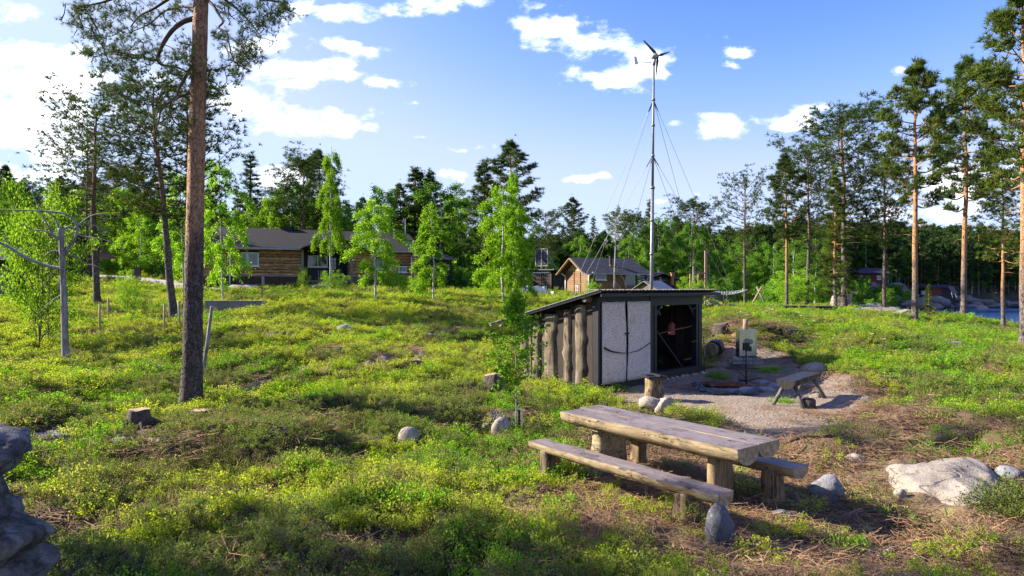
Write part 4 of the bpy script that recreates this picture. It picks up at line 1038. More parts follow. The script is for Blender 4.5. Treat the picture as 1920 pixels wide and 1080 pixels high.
# ------------------------------------------------------------------ picnic table and benches of split logs
def half_log(width, thick, L, seed, top='wood_top', side='wood_side', end='wood_end', wob=.02, taper=0.0):
    "half log along +y from 0 to L, flat side up at z 0; returns an M with three materials"
    r = random.Random(seed); n = 26; m_ = 13; V = []
    off = Vector((seed * 3.1, seed * 1.7, 0)); knots = [(r.random() * L, r.choice((-1, 1)), .03 + .04 * r.random()) for _ in range(5)]
    for i in range(n + 1):
        y = L * i / n; wl = mnoise.noise(Vector((y * 1.3, 0, 0)) + off) * wob * 1.6; wr = mnoise.noise(Vector((y * 1.3, 9, 0)) + off) * wob * 1.6
        sag = mnoise.noise(Vector((y * 1.1, 4, 3)) + off) * thick * .18; tk = 1 + taper * (i / n - .5)
        for k in range(m_):
            an = PI * k / (m_ - 1); cx = math.cos(an); sx_ = math.sin(an)
            hw = (width / 2 + (wr if cx > 0 else wl)) * tk
            x = cx * hw; z = -(sx_ ** .8) * (thick * tk + sag) - .012 * (1 if 0 < k < m_ - 1 else 0)
            kb = sum(kr * math.exp(-((y - ky) / .09) ** 2) * max(0, ks * cx) for ky, ks, kr in knots) * .6
            x += kb * (1 if cx > 0 else -1) * (1 if 0 < k < m_ - 1 else .3)
            x += .006 * mnoise.noise(Vector((x * 20, y * 5, z * 20)) + off)
            V.append((x, y, z if 0 < k < m_ - 1 else -.004 + .004 * mnoise.noise(Vector((y * 3, k, 1)) + off)))
    g = M(); Fc = []; MI = []
    for i in range(n):
        a = i * m_; b = a + m_
        for k in range(m_ - 1): Fc.append((a + k, a + k + 1, b + k + 1, b + k)); MI.append(1)
        Fc.append((a + m_ - 1, a, b, b + m_ - 1)); MI.append(0)
    Fc.append(tuple(range(m_))[::-1]); MI.append(2); Fc.append(tuple(n * m_ + k for k in range(m_))); MI.append(2)
    me = bpy.data.meshes.new('half_log'); me.from_pydata(V, [], Fc)
    for q in (top, side, end): me.materials.append(MAT[q])
    me.polygons.foreach_set('material_index', MI); me.polygons.foreach_set('use_smooth', [x_ == 1 for x_ in MI]); me.update()
    bm = bmesh.new(); bm.from_mesh(me); bmesh.ops.recalc_face_normals(bm, faces=bm.faces)
    for e in bm.edges:
        if len({f.material_index for f in e.link_faces}) > 1: e.smooth = False
    bm.to_mesh(me); bm.free()
    return me
def stub(w_, d_, h, seed, mat='wood_leg', end='wood_end', torn=0):
    "squat upright log stub with hewn faces, base at z 0"
    r = random.Random(seed); off = Vector((seed, seed * 2.3, 0)); V = []; n = 14; rows = 8
    for i in range(rows + 1):
        z = h * i / rows; fl = 1 + .10 * (1 - i / rows) ** 2
        for k in range(n):
            an = 2 * PI * k / n; c, s_ = math.cos(an), math.sin(an)
            x = math.copysign(abs(c) ** .6, c) * w_ / 2 * fl; y = math.copysign(abs(s_) ** .7, s_) * d_ / 2 * fl
            q = 1 + .16 * mnoise.noise(Vector((c * 1.5, s_ * 1.5, z * 3)) + off) + .05 * mnoise.noise(Vector((c * 6, s_ * 6, z * 5)) + off)
            q *= 1 + torn * (.5 * (1 - i / rows) + .5 * mnoise.noise(Vector((an * 2, z * 2, seed)))) 
            V.append((x * q, y * q, z - (.05 if i == 0 else 0) + (torn * .45 * h * mnoise.noise(Vector((c * 2, s_ * 2, seed))) if i > rows - 3 else 0)))
    Fc = [(i * n + k, i * n + (k + 1) % n, (i + 1) * n + (k + 1) % n, (i + 1) * n + k) for i in range(rows) for k in range(n)]
    Fc += [tuple(range(n))[::-1], tuple(rows * n + k for k in range(n))]
    me = bpy.data.meshes.new('leg'); me.from_pydata(V, [], Fc); me.materials.append(MAT[mat]); me.materials.append(MAT[end])
    me.polygons.foreach_set('use_smooth', [len(f) == 4 for f in Fc]); me.polygons.foreach_set('material_index', [0] * (len(Fc) - 1) + [1]); me.update(); return me
TA = np.array([2.30, 6.97]); TB = np.array([.65, 9.14]); tdir = (TB - TA) / np.linalg.norm(TB - TA); TL = float(np.linalg.norm(TB - TA))
trz = math.atan2(-tdir[0], tdir[1])      # local +y runs from the near end to the far end
tg = gz(1.8, 8.2)
tb = thing('picnic_table', 'heavy picnic table of two weathered split logs between two low benches', 'picnic table', (TA[0], TA[1], tg), trz)
link('tabletop_log', half_log(.40, .185, TL, 5), tb, (.20, 0, .75 - tg))
link('tabletop_log', half_log(.37, .175, TL + .06, 6), tb, (.20 + .395, .01, .752 - tg))
hs = .75 - tg - .14
link('leg', stub(.40, .16, hs + .03, 1), tb, (.40, .50, 0), (0, 0, .12)); link('leg', stub(.46, .22, hs + .03, 2, 'wood_side'), tb, (.38, TL - .52, 0), (0, 0, -.2))
g = M(); g.box(.12, .72, .44, .56, hs - .05, hs + .03); g.build('crossbar', MAT['wood_side'], tb)
g = M(); g.box(.10, .70, TL - .60, TL - .50, hs - .05, hs + .03); g.build('crossbar', MAT['wood_side'], tb)
F0 = np.array([1.92, 6.42]); FE = np.array([.19, 8.70]); fd = FE - F0; FL = float(np.linalg.norm(fd)); frz = math.atan2(-fd[0], fd[1]); fg = gz(1.1, 7.4)
fb = thing('bench', 'low split log bench at the front of the picnic table', 'bench', (F0[0], F0[1], fg), frz)
link('seat', half_log(.29, .115, FL, 7, wob=.045), fb, (.145, 0, .45 - fg))
link('leg', stub(.30, .22, .45 - fg - .07, 3), fb, (.15, .44, 0)); link('leg', stub(.26, .16, .45 - fg - .07, 4), fb, (.14, FL - .30, 0))
R0 = np.array([3.02, 7.35]); rg_ = gz(2.6, 8.6)
rb = thing('bench', 'low split log bench behind the picnic table, mostly hidden by it', 'bench', (R0[0], R0[1], rg_), trz)
link('seat', half_log(.31, .13, 2.7, 8, wob=.03), rb, (.18, 0, .45 - rg_))
link('leg', stub(.30, .20, .45 - rg_ - .08, 5), rb, (.16, .33, 0), (0, 0, .2)); link('leg', stub(.20, .18, .45 - rg_ - .08, 6), rb, (.17, 2.35, 0))
# ------------------------------------------------------------------ small bench by the fire
b0 = Vector((5.36, 13.35, 0)); b1 = Vector((6.42, 14.62, 0)); sd = b1 - b0; zl = gz(5.9, 14.3)
sb = thing('bench', 'small dark log bench on four splayed branch legs beside the fire pit', 'bench', (b0.x, b0.y, zl), math.atan2(-sd.x, sd.y))
SL = sd.length
link('seat', half_log(.36, .17, SL, 9, 'bench_dark', 'wood_black', 'wood_dark'), sb, (0, 0, .57))
for sx_, yy, kx, ky in ((-1, .22, -.24, -.10), (1, .22, .24, -.16), (-1, SL - .22, -.2, .1), (1, SL - .22, .24, .14)):
    g = M(); r = random.Random(int(yy * 100) + sx_)
    g.tube([(sx_ * .10, yy, .46), (sx_ * .18, yy + ky * .4, .27), (sx_ * .10 + kx, yy + ky, -.04)], [.045, .04, .045], 8, 0, .1, r); g.build('leg', MAT['leg_grey'], sb, True)
p = hit(1516, 768); g = M(); g.tube([p * 0 + Vector((0, 0, -.05)), (0, 0, .16), (0, 0, .20)], [.13, .14, .11], 12, 0, .06, random.Random(1))
tag(g.build('log_block', MAT['stump_bark'], None, True, p), 'short charred log block at the near foot of the small bench', 'log block')
# ------------------------------------------------------------------ chopping block in front of the shed
p = hit(1226, 753); o = thing('chopping_block', 'square pale log block with dark metal plate on top before the shed', 'chopping block', p, .3)
link('block', stub(.36, .34, .52, 12, 'wood_leg'), o)
g = M(); g.box(-.23, .23, -.21, .21, .52, .545); g.box(-.20, -.02, -.05, .16, .545, .565); g.box(.03, .10, -.20, .20, .545, .575); g.build('plate', MAT['wood_black'], o)
# ------------------------------------------------------------------ fire pit
p = hit(1362, 730); fp = thing('fire_pit', 'low stone ringed fire pit covered with rusty metal plates', 'fire pit', p, 0)
r = random.Random(5)
g = M(); V = [(math.cos(a) * .62 * (1 + .1 * r.random()), math.sin(a) * .8, .025) for a in np.linspace(0, 2 * PI, 20)[:-1]]
g.add(V + [(0, 0, .05)], [(k, (k + 1) % 19, 19) for k in range(19)]); g.build('ash_bed', MAT['ash'], fp)
rm = [rock_mesh('ring_stone', (.13, .10, .05), 120 + i, MAT['rock_dark'], 8, 2) for i in range(3)]
for k in range(19):
    a = k * 2 * PI / 19 + r.uniform(-.1, .1); q = 1 + r.uniform(-.08, .12)
    o = link('ring_stone', r.choice(rm), fp, (math.cos(a) * .66 * q, math.sin(a) * .85 * q, .03), (r.uniform(-.2, .2), r.uniform(-.2, .2), r.random() * 6)); s = r.uniform(.8, 1.5); o.scale = (s, s, s * r.uniform(.6, 1.2))
for k, (x, y) in enumerate(((-.16, .02), (-.03, -.10), (.12, -.22))):
    g = M(); g.box(-.42, .42, -.085, .085, 0, .018); g.box(-.42, .42, -.085, -.07, .018, .04); g.build('rusty_plate', MAT['rust'], fp, False, (x, y + .12, .11 - k * .012), (0, .03, .15))
g = M(); g.box(-.5, -.38, .0, .22, .06, .14); g.build('end_block', MAT['wood_dark'], fp)
p = hit(1396, 718); g = M(); g.tube([(0, 0, .02), (0, 0, .05), (0, 0, .10)], [.09, .15, .16], 16); g.bar((.14, 0, .09), (.42, .06, .12), .03, .02)
tag(g.build('frying_pan', MAT['black_iron'], None, True, p), 'black iron pan resting on the back edge of the fire pit', 'pan')
rock(1405, 735, 34, 9, 'flat square stone at the foot of the grill pole', 33, 'rock_grey', .8, .2, facets=5, flat_top=True)
for k, (px, py, w_, h_, lb) in enumerate(((1432, 722, 30, 8, 'left of the two light stones right of the grill pole'), (1462, 730, 40, 9, 'pale flat stone between the grill pole and the small bench'), (1440, 738, 36, 8, 'nearest of the pale stones right of the fire pit'), (1340, 738, 26, 7, 'grey stone at the left front of the fire pit'))):
    rock(px, py, w_, h_, lb, 35 + k, 'rock_grey', .9, k, facets=5)
# grill pole
p = hit(1399, 727); gp = thing('grill_pole', 'thin black iron pole with swivelling grate and small box top', 'grill stand', p, 0)
z1 = CAMZ + (540 - 652) / F * p.y - p.z; zg = CAMZ + (540 - 690) / F * p.y - p.z
g = M(); g.cyl((0, 0, -.02), (0, 0, z1), .018, .018, 8); g.build('pole', MAT['black_iron'], gp, True)
g = M(); g.box(-.07, .07, -.05, .05, z1 - .06, z1 + .12); g.build('box_top', MAT['black_iron'], gp)
g = M()
g.tube([(-.26 + .24 * math.cos(a), .24 * math.sin(a), zg) for a in np.linspace(0, 2 * PI, 17)], .012, 6)
for k in range(7): x = -.44 + k * .06; yy = math.sqrt(max(0, .24 ** 2 - (x + .26) ** 2)); g.bar((x, -yy, zg), (x, yy, zg), .01, .01)
g.build('grate', MAT['black_iron'], gp)
g = M(); g.bar((-.05, 0, zg), (.30, 0, zg - .02), .022, .022); g.bar((-.26, 0, zg - .01), (0, 0, zg - .24), .016, .016); g.build('arm', MAT['black_iron'], gp)
g = M(); g.cyl((0, 0, zg - .03), (0, 0, zg + .03), .03, .03, 8); g.cyl((0, 0, zg - .26), (0, 0, zg - .22), .028, .028, 8); g.build('collar', MAT['black_iron'], gp)
# ------------------------------------------------------------------ steel stove on blocks
p = hit(1399, 686); sv = thing('outdoor_stove', 'shiny steel wood stove with short flue standing on pale blocks', 'stove', p, 0)
S = p.y / F
r = random.Random(9)
for row, n_, x0 in ((0, 3, -30), (1, 3, -25)):
    wb = -2 * x0 / n_
    for k in range(n_):
        g = M(); g.box((x0 + k * wb + .6) * S, (x0 + (k + 1) * wb - .6) * S, -.18 + r.uniform(-.01, .01), .22, (row * 7 + .4) * S, (row * 7 + 6.6) * S); g.build('block', MAT['block'], sv)
zb = 14 * S; zt = 64 * S
g = M(); g.box(-15 * S, 15 * S, -.16, .22, zb + .03, zt); g.build('body', MAT['steel'], sv)
g = M(); g.box(-16 * S, 16 * S, -.17, .23, zt, zt + .02); g.box(-16 * S, -14.6 * S, -.175, -.155, zb, zt); g.box(14.6 * S, 16 * S, -.175, -.155, zb, zt); g.build('casing_edge', MAT['steel'], sv)
g = M(); g.box(-15.4 * S, 15.4 * S, -.19, .22, zb, zb + .03); g.build('base_plate', MAT['black_iron'], sv)
g = M(); g.box(-8 * S, 8 * S, -.182, -.160, zb + .12, zb + 24 * S); g.build('fire_door', MAT['steel'], sv)
g = M(); g.box(-6 * S, 6 * S, -.186, -.182, zb + .17, zb + 20 * S); g.build('door_glass', MAT['black_iron'], sv)
g = M(); g.box(-10 * S, -8.4 * S, -.21, -.18, zb + 11 * S, zb + 13 * S); g.build('handle', MAT['steel'], sv)
g = M(); V = [(-8 * S, -.1625, zb + 24 * S), (8 * S, -.1625, zb + 24 * S), (9.5 * S, -.1625, zb + 30 * S), (6 * S, -.1625, zb + 33 * S), (-4 * S, -.1625, zb + 35 * S), (-8.5 * S, -.1625, zb + 31 * S)]
g.add(V, [(0, 1, 2, 3, 4, 5)]); g.build('soot_stain', MAT['soot'], sv)
g = M(); g.cyl((0, .05, zt + .02), (0, .05, zt + 20 * S), 4.6 * S, 4.6 * S, 14); g.build('flue', MAT['pole_wood'], sv, True)
# ------------------------------------------------------------------ barrel like log with black cover beside the shed
p = hit(1336, 672); br = thing('covered_log', 'short thick log half covered by black sheeting at the right of the shed', 'log', p, R(-25))
g = M(); r = random.Random(4); g.tube([(0, -.30, .24), (0, -.1, .25), (0, .3, .25)], [.20, .22, .21], 14, 0, .07, r); g.build('log', MAT['wood_leg'], br, True)
g = M(); g.tube([(.05, -.16, .27), (.06, .0, .29), (.06, .42, .27)], [.24, .27, .25], 14, 0, .04, r); g.build('black_cover', MAT['tarp_black'], br, True)
# ------------------------------------------------------------------ stumps and roots
def root(pix, r0, r1, label, name='root', cat='root', mat='root_wood', lift=.01, seed=0, group=None):
    pts = [hit(*q) for q in pix]; r = random.Random(seed + len(pix) * 7); P2 = []
    for a, b in zip(pts[:-1], pts[1:]):
        for k in range(4):
            q = a.lerp(b, k / 4); q = Vector((q.x + r.uniform(-1, 1) * .015, q.y + r.uniform(-1, 1) * .02, 0)); q.z = gz(q.x, q.y) + lift + r.random() * .012; P2.append(q)
    P2.append(pts[-1]); o0 = P2[0].copy(); n = len(P2)
    g = M(); g.tube([q - o0 for q in P2], [(r0 + (r1 - r0) * k / (n - 1)) * (.8 + .4 * r.random()) for k in range(n)], 7, 0, .12, r)
    return tag(g.build(name, MAT[mat], None, True, o0), label, cat, group)
root([(1522, 956), (1560, 970), (1600, 988), (1640, 1005), (1662, 1020)], .018, .010, 'longest bare root running diagonally over the shaded litter')
root([(1530, 978), (1560, 986), (1578, 1000), (1590, 1012)], .016, .008, 'short kinked bare root below the diagonal one', seed=2)
root([(1512, 992), (1545, 996), (1570, 1008)], .012, .007, 'thin pale root left of the kinked one', seed=3)
root([(1508, 1014), (1560, 1020), (1610, 1032), (1640, 1038)], .011, .006, 'long thin root along the reddish needle litter', seed=4)
root([(1645, 1056), (1665, 1040), (1690, 1032), (1712, 1036)], .022, .010, 'thick arched root near the bottom edge', seed=5, lift=.025)
root([(1715, 1034), (1745, 1036), (1775, 1052)], .013, .006, 'thin root right of the arched one', seed=6)
root([(1625, 985), (1630, 1000), (1655, 1010)], .008, .005, 'small side root crossing the diagonal one', seed=7)
root([(1470, 838), (1500, 828), (1540, 825), (1578, 826)], .030, .014, 'dark raised root along the near edge of the gravel yard', seed=8, mat='stump_bark', lift=.02)
root([(1478, 862), (1500, 850), (1512, 838)], .012, .01, 'brown root behind the end of the rear bench', seed=9)
root([(1512, 895), (1540, 893), (1560, 896)], .014, .008, 'dry stick lying right of the rear bench', seed=10, name='stick', cat='stick')
root([(1620, 800), (1640, 812), (1680, 812)], .012, .007, 'grey root right of the gravel yard', seed=11)
root([(1600, 782), (1625, 790), (1650, 806)], .014, .008, 'grey forked root at the right rim of the yard', seed=12)
root([(1800, 1045), (1840, 1056), (1890, 1066)], .010, .006, 'thin grey root near the lower right corner', seed=13)
root([(1585, 930), (1625, 925), (1650, 940)], .009, .006, 'brown twig between the angular stone and the big rock', seed=14, name='stick', cat='stick')
root([(1418, 599), (1450, 603), (1480, 610), (1510, 608)], .035, .02, 'pale bleached branch lying on the rise behind the stove', name='branch', cat='branch', mat='root_wood', lift=.05, seed=15)
root([(1440, 622), (1470, 614), (1500, 608), (1520, 612)], .06, .03, 'dark rotten log on the rise behind the stove', name='fallen_log', cat='log', mat='stump_bark', lift=.06, seed=16)
root([(1575, 612), (1590, 616), (1610, 624), (1632, 632)], .06, .02, 'dark driftwood piece on the right heath', name='fallen_log', cat='log', mat='stump_bark', lift=.05, seed=17)
root([(905, 752), (925, 748), (948, 755)], .012, .02, 'grey root in front of the stump left of the shed', seed=18)
root([(1040, 756), (1065, 760), (1090, 758)], .012, .01, 'dark stick on the ground left of the shed', seed=19, name='stick', cat='stick', mat='stump_bark')
rq = random.Random(6)
for k in range(18):
    px, py = rq.uniform(1430, 1800), rq.uniform(960, 1065); a_ = rq.uniform(-.5, .9); L_ = rq.uniform(25, 70)
    root([(px, py), (px + L_ * .5, py + a_ * L_ * .25 + rq.uniform(-4, 4)), (px + L_, py + a_ * L_ * .5)], rq.uniform(.006, .011), .004, 'thin dry root lying in the shaded litter', seed=30 + k, group='thin roots in the litter', mat=rq.choice(['root_wood', 'twig_bark', 'root_wood']))
def stump(px, py, w_, h_, label, seed, roots=5):
    p = hit(px, py); o = thing('tree_stump', label, 'tree stump', p, seed)
    link('trunk', stub(w_, w_, h_, seed + 40, 'stump_bark', 'stump_top' if seed not in (4, 5) else 'leg_grey', .5 if seed not in (2, 3) else .1), o)
    r = random.Random(seed)
    for k in range(roots):
        a = k * 6.28 / roots + r.random(); L = w_ * (1.0 + r.random() * .8); g = M()
        c, s = math.cos(a), math.sin(a)
        g.tube([(c * w_ * .3, s * w_ * .3, h_ * .55), (c * w_ * .6, s * w_ * .6, h_ * .25), (c * L, s * L, .0), (c * L * 1.3, s * L * 1.3, -.08)], [w_ * .17, w_ * .15, w_ * .09, w_ * .03], 7, 0, .15, r); g.build('root', MAT['stump_bark'], o, True)
    return o
stump(926, 742, .36, .45, 'rotten stump with pale sawn top left of the shed', 1)
stump(776, 690, .34, .20, 'low sawn stump half buried in the heath', 2)
stump(377, 780, .30, .10, 'flat sawn stump at the foot of the tall foreground pine', 3)
stump(1352, 636, .42, .50, 'old torn stump with thick roots at the right of the shed', 4, 8)
stump(1482, 634, .38, .25, 'small grey stump on the rise behind the stove', 5)
stump(1752, 757, .26, .14, 'small blackened stump on the right heath', 6, 3)
stump(262, 800, .24, .22, 'dark weathered stump in the heath below the foreground pine', 7, 6)
# ------------------------------------------------------------------ lean-to shed
SA = Vector((1.97, 15.75, 0)); srz = math.atan2(3.45, 3.33)
sh_ = thing('lean_to_shed', 'low dark lean-to wood shed with rough slab wall and two white door sheets', 'shed', SA, srz)
def roofz(y): return 2.27 - (y + .25) * (2.27 - 1.40) / 3.45     # underside of the roof
def waney(y0, y1, z0, z1, seed, thick=.07, wav=.04, mat='slab_wood'):
    "split slab with bark edges standing on the left wall, outside towards -x"
    off = Vector((seed * 5.3, seed * 2.1, 0)); rows = 22; cols = 8; V = []
    r = random.Random(seed); kn = [(z0 + (z1 - z0) * r.random(), r.choice((0, 1)), r.uniform(.03, .07)) for _ in range(3)]
    for i in range(rows + 1):
        z = z0 + (z1 - z0) * i / rows
        ws = [mnoise.noise(Vector((z * 1.6, q * 7, 0)) + off) * wav + sum(k3 * math.exp(-((z - k1) / .09) ** 2) * (k2 == q) for k1, k2, k3 in kn) for q in (0, 1)]
        a = y0 - ws[0]; b = y1 + ws[1]
        for k in range(cols + 1):
            c = k / cols; y = a + (b - a) * c; bul = (1 - (2 * c - 1) ** 2) ** .5
            x = -.02 - thick * bul * (1 + .35 * mnoise.noise(Vector((z * 2, c * 2, 5)) + off)) - .012 * mnoise.noise(Vector((z * 5, c * 8, 1)) + off)
            V.append((x, y, z + (.03 * mnoise.noise(Vector((c * 3, 1, 1)) + off) if i in (0,) else 0)))
        V.append((.0, b, z)); V.append((.0, a, z))
    n = cols + 3
    Fc = [(i * n + k, i * n + (k + 1) % n, (i + 1) * n + (k + 1) % n, (i + 1) * n + k) for i in range(rows) for k in range(n)]
    Fc += [tuple(range(n))[::-1], tuple(rows * n + k for k in range(n))]
    me = bpy.data.meshes.new('slab'); me.from_pydata(V, [], Fc); me.materials.append(MAT[mat]); me.polygons.foreach_set('use_smooth', [len(f) == 4 for f in Fc]); me.update()
    bm = bmesh.new(); bm.from_mesh(me); bmesh.ops.recalc_face_normals(bm, faces=bm.faces); bm.to_mesh(me); bm.free()
    return me
slabs = [(.62, .34, 'slab'), (.97, .78, 'slab'), (1.60, 1.22, 'slab'), (1.97, 1.75, 'slab'), (2.36, 2.14, 'slab')]
for k, (b, a, nm) in enumerate(slabs):
    link('slab', waney(a - .015, b + .015, .10 + .02 * (k % 3), roofz(b) - .04 - .03 * (k % 2), 3 + k, .075 if k != 1 else .06, .035 if k != 1 else .012), sh_)
bd = [(.13, .33), (.58, .80), (.94, 1.25), (1.58, 1.76), (1.94, 2.12), (2.13, 2.36)]
for k, (a, b) in enumerate(bd):
    g = M(); g.box(-.018 - .004 * (k % 2), .012, a, b - .006, .03 + .03 * (k % 3), roofz(b) - .03); g.build('board', MAT['board_brown'], sh_)
g = M(); g.box(-.05, .10, -.06, .10, -.15, roofz(0) - .02); g.build('corner_post', MAT['wood_black'], sh_)
g = M(); g.box(-.06, -.02, 2.02, 2.10, .1, roofz(2.1) - .02); g.build('batten', MAT['slab_wood'], sh_)
# two bowed door sheets, split by a dark wavy gap
def sheet(x0, x1, seed, gap_side):
    nx, nz = 14, 22; V = []; z0, z1 = .16, 2.07
    for i in range(nz + 1):
        t = i / nz; z = z0 + (z1 - z0) * t
        bow = .035 * math.sin(t * PI * 1.1) - .025 * t
        a = x0 + (bow + (.045 * t if 1 else 0) if gap_side < 0 else 0); b = x1 + ((bow - .015) if gap_side > 0 else 0)
        for k in range(nx + 1):
            c = k / nx; x = a + (b - a) * c
            y = -.085 - .03 * math.sin(c * PI) * math.sin(t * PI) - .008 * mnoise.noise(Vector((x * 3, z * 3, seed)))
            V.append((x, y, z + .012 * mnoise.noise(Vector((x * 4, seed, 0))) * (i in (0, nz))))
    n = nx + 1; Fc = [(i * n + k, i * n + k + 1, (i + 1) * n + k + 1, (i + 1) * n + k) for i in range(nz) for k in range(nx)]
    me = bpy.data.meshes.new('door_sheet'); me.from_pydata(V, [], Fc); me.materials.append(MAT['door_sheet']); me.polygons.foreach_set('use_smooth', [True] * len(Fc)); me.update()
    o = link('door_sheet', me, sh_); s = o.modifiers.new('thickness', 'SOLIDIFY'); s.thickness = .012; s.offset = 1
    return o
sheet(.06, 1.02, 1, 1); sheet(1.065, 2.08, 2, -1)
# dark bent rod across the sheets and the latch
g = M(); g.tube([(.08, -.145, 1.02 - .0), (.35, -.155, .92), (.75, -.16, .86), (1.04, -.165, .84), (1.45, -.16, .87), (1.8, -.15, .96), (2.0, -.14, 1.03)], [.022, .020, .012, .008, .010, .010, .012], 6); g.build('bent_rod', MAT['wood_black'], sh_, True)
g = M(); g.box(.93, 1.10, -.135, -.115, 1.30, 1.325); g.box(1.03, 1.05, -.14, -.12, 1.27, 1.35); g.build('latch', MAT['black_iron'], sh_)
# dark frame behind and round the sheets and the doorway
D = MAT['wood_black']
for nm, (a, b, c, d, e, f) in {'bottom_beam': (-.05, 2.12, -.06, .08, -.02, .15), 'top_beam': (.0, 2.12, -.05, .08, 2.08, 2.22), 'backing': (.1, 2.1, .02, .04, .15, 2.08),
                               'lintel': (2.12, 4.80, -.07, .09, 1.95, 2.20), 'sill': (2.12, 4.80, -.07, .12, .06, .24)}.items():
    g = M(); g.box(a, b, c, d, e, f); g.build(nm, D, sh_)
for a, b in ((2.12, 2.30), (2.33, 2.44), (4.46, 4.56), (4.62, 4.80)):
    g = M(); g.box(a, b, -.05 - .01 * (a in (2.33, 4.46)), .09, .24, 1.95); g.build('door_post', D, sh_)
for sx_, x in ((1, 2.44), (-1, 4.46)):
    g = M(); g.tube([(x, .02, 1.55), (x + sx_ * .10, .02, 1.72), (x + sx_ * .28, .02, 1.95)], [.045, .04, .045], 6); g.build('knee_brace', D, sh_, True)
# back and right walls of dark boards, floor
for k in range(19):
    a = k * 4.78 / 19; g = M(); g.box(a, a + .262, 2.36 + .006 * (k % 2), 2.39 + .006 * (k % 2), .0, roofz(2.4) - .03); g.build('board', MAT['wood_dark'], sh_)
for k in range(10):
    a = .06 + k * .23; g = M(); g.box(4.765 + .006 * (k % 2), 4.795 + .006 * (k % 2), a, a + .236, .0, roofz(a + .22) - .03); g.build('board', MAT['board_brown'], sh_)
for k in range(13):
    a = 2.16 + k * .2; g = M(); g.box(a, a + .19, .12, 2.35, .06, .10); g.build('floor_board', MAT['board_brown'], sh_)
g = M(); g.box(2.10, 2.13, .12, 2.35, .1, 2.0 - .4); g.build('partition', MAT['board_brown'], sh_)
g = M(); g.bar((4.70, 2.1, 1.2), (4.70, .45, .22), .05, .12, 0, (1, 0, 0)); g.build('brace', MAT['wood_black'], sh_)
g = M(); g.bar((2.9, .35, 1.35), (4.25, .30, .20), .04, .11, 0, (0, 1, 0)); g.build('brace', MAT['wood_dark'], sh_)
# roof: ribbed sheets on rafters
for k in range(6):
    y = .02 + k * .0; x = .15 + k * .92
    g = M(); g.bar((x, -.2, roofz(-.2) + .01), (x, 3.15, roofz(3.15) + .01), .08, .09); g.build('rafter', MAT['wood_dark'], sh_)
g = M(); g.cyl((-.28, 2.9, roofz(2.9) - .02), (-.02, 2.9, roofz(2.9) - .02), .06, .06, 8); g.cyl((-.26, .18, roofz(.18) - .02), (0, .18, roofz(.18) - .02), .07, .07, 8); g.build('purlin_end', MAT['slab_wood'], sh_)
for k in range(9):
    x0 = -.26 + k * .63; x1 = x0 + .625; g = M(); V = []; n = 14
    for yy in (-.30, 3.2):
        for q in range(n + 1):
            x = x0 + (x1 - x0) * q / n; V.append((x, yy, roofz(yy) + .07 + .012 * math.cos(q * 2 * PI / 3.5)))
    for q in range(n + 1): V.append((V[q][0], -.30, V[q][2] - .02))
    Fc = [(q, q + 1, n + 2 + q, n + 1 + q) for q in range(n)] + [(2 * n + 2 + q, 2 * n + 3 + q, q + 1, q) for q in range(n)]
    g.add(V, Fc); g.build('roof_sheet', MAT['roof_tin'], sh_)
g = M(); g.box(-.27, 5.38, -.32, -.29, 2.20, 2.275); g.build('fascia', MAT['wood_black'], sh_)
for q in range(15):
    x = -.15 + q * .375; g = M(); g.box(x, x + .05, -.33, .12, 2.352, 2.372); g.build('roof_batten', MAT['wood_grey'], sh_)
g = M(); g.bar((-.285, -.3, roofz(-.3) + .045), (-.285, 3.25, roofz(3.25) + .045), .03, .055); g.build('barge_board', MAT['wood_grey'], sh_)
g = M(); g.bar((-.31, -.3, roofz(-.3) + .085), (-.31, 3.25, roofz(3.25) + .085), .06, .018); g.build('edge_trim', MAT['wood_grey'], sh_)
r = random.Random(21); fm = [rock_mesh('foundation_stone', (.15, .12, .10), 140 + i, MAT['rock_round'], 6, 2) for i in range(4)]
for k in range(8):
    y = .25 + k * .28; o = link('foundation_stone', r.choice(fm), sh_, (-.10 - r.random() * .08, y, .0 + .04 * r.random()), (r.random(), r.random(), r.random() * 6)); s = r.uniform(.6, 1.25); o.scale = (s, s, s)
for k in range(12):
    x = 2.3 + k * .22; o = link('foundation_stone', r.choice(fm), sh_, (x, -.02 - r.random() * .08, .0), (r.random(), r.random(), r.random() * 6)); s = r.uniform(.5, .85); o.scale = (s, s, s)
# things hung inside the doorway
inv = Matrix.Translation(SA) @ Matrix.Rotation(srz, 4, 'Z')
pt = inv @ Vector((4.30, .62, 1.25)); g = M(); g.box(-.10, .10, -.05, .05, -.17, .14); g.box(-.035, .035, -.03, .03, .14, .18)
o = thing('canister', 'faded pink canister hanging inside the dark doorway of the shed', 'canister', pt, srz)
g.build('body', MAT['pink_tank'], o); g = M(); g.cyl((0, 0, .18), (.02, 0, .68), .004, .004, 5); g.build('cord', MAT['wood_grey'], o)
pt = inv @ Vector((3.3, .4, 1.75)); g = M(); g.cyl((0, 0, .28), (0, 0, .0), .006, .006, 5); g.tube([(0, 0, 0), (.01, 0, -.04), (.02, 0, -.09)], [.012, .016, .008], 6)
tag(g.build('hook', MAT['galvanized'], None, False, pt), 'small pale hook hanging from the shed lintel', 'hook')
pt = hit(1321, 700); g = M(); g.tube([(0, 0, 0), (.02, .05, .5), (0, .1, 1.0)], [.02, .018, .015], 6); tag(g.build('stick', MAT['wood_leg'], None, True, pt), 'pale split stick leaning on the right corner of the shed', 'stick')
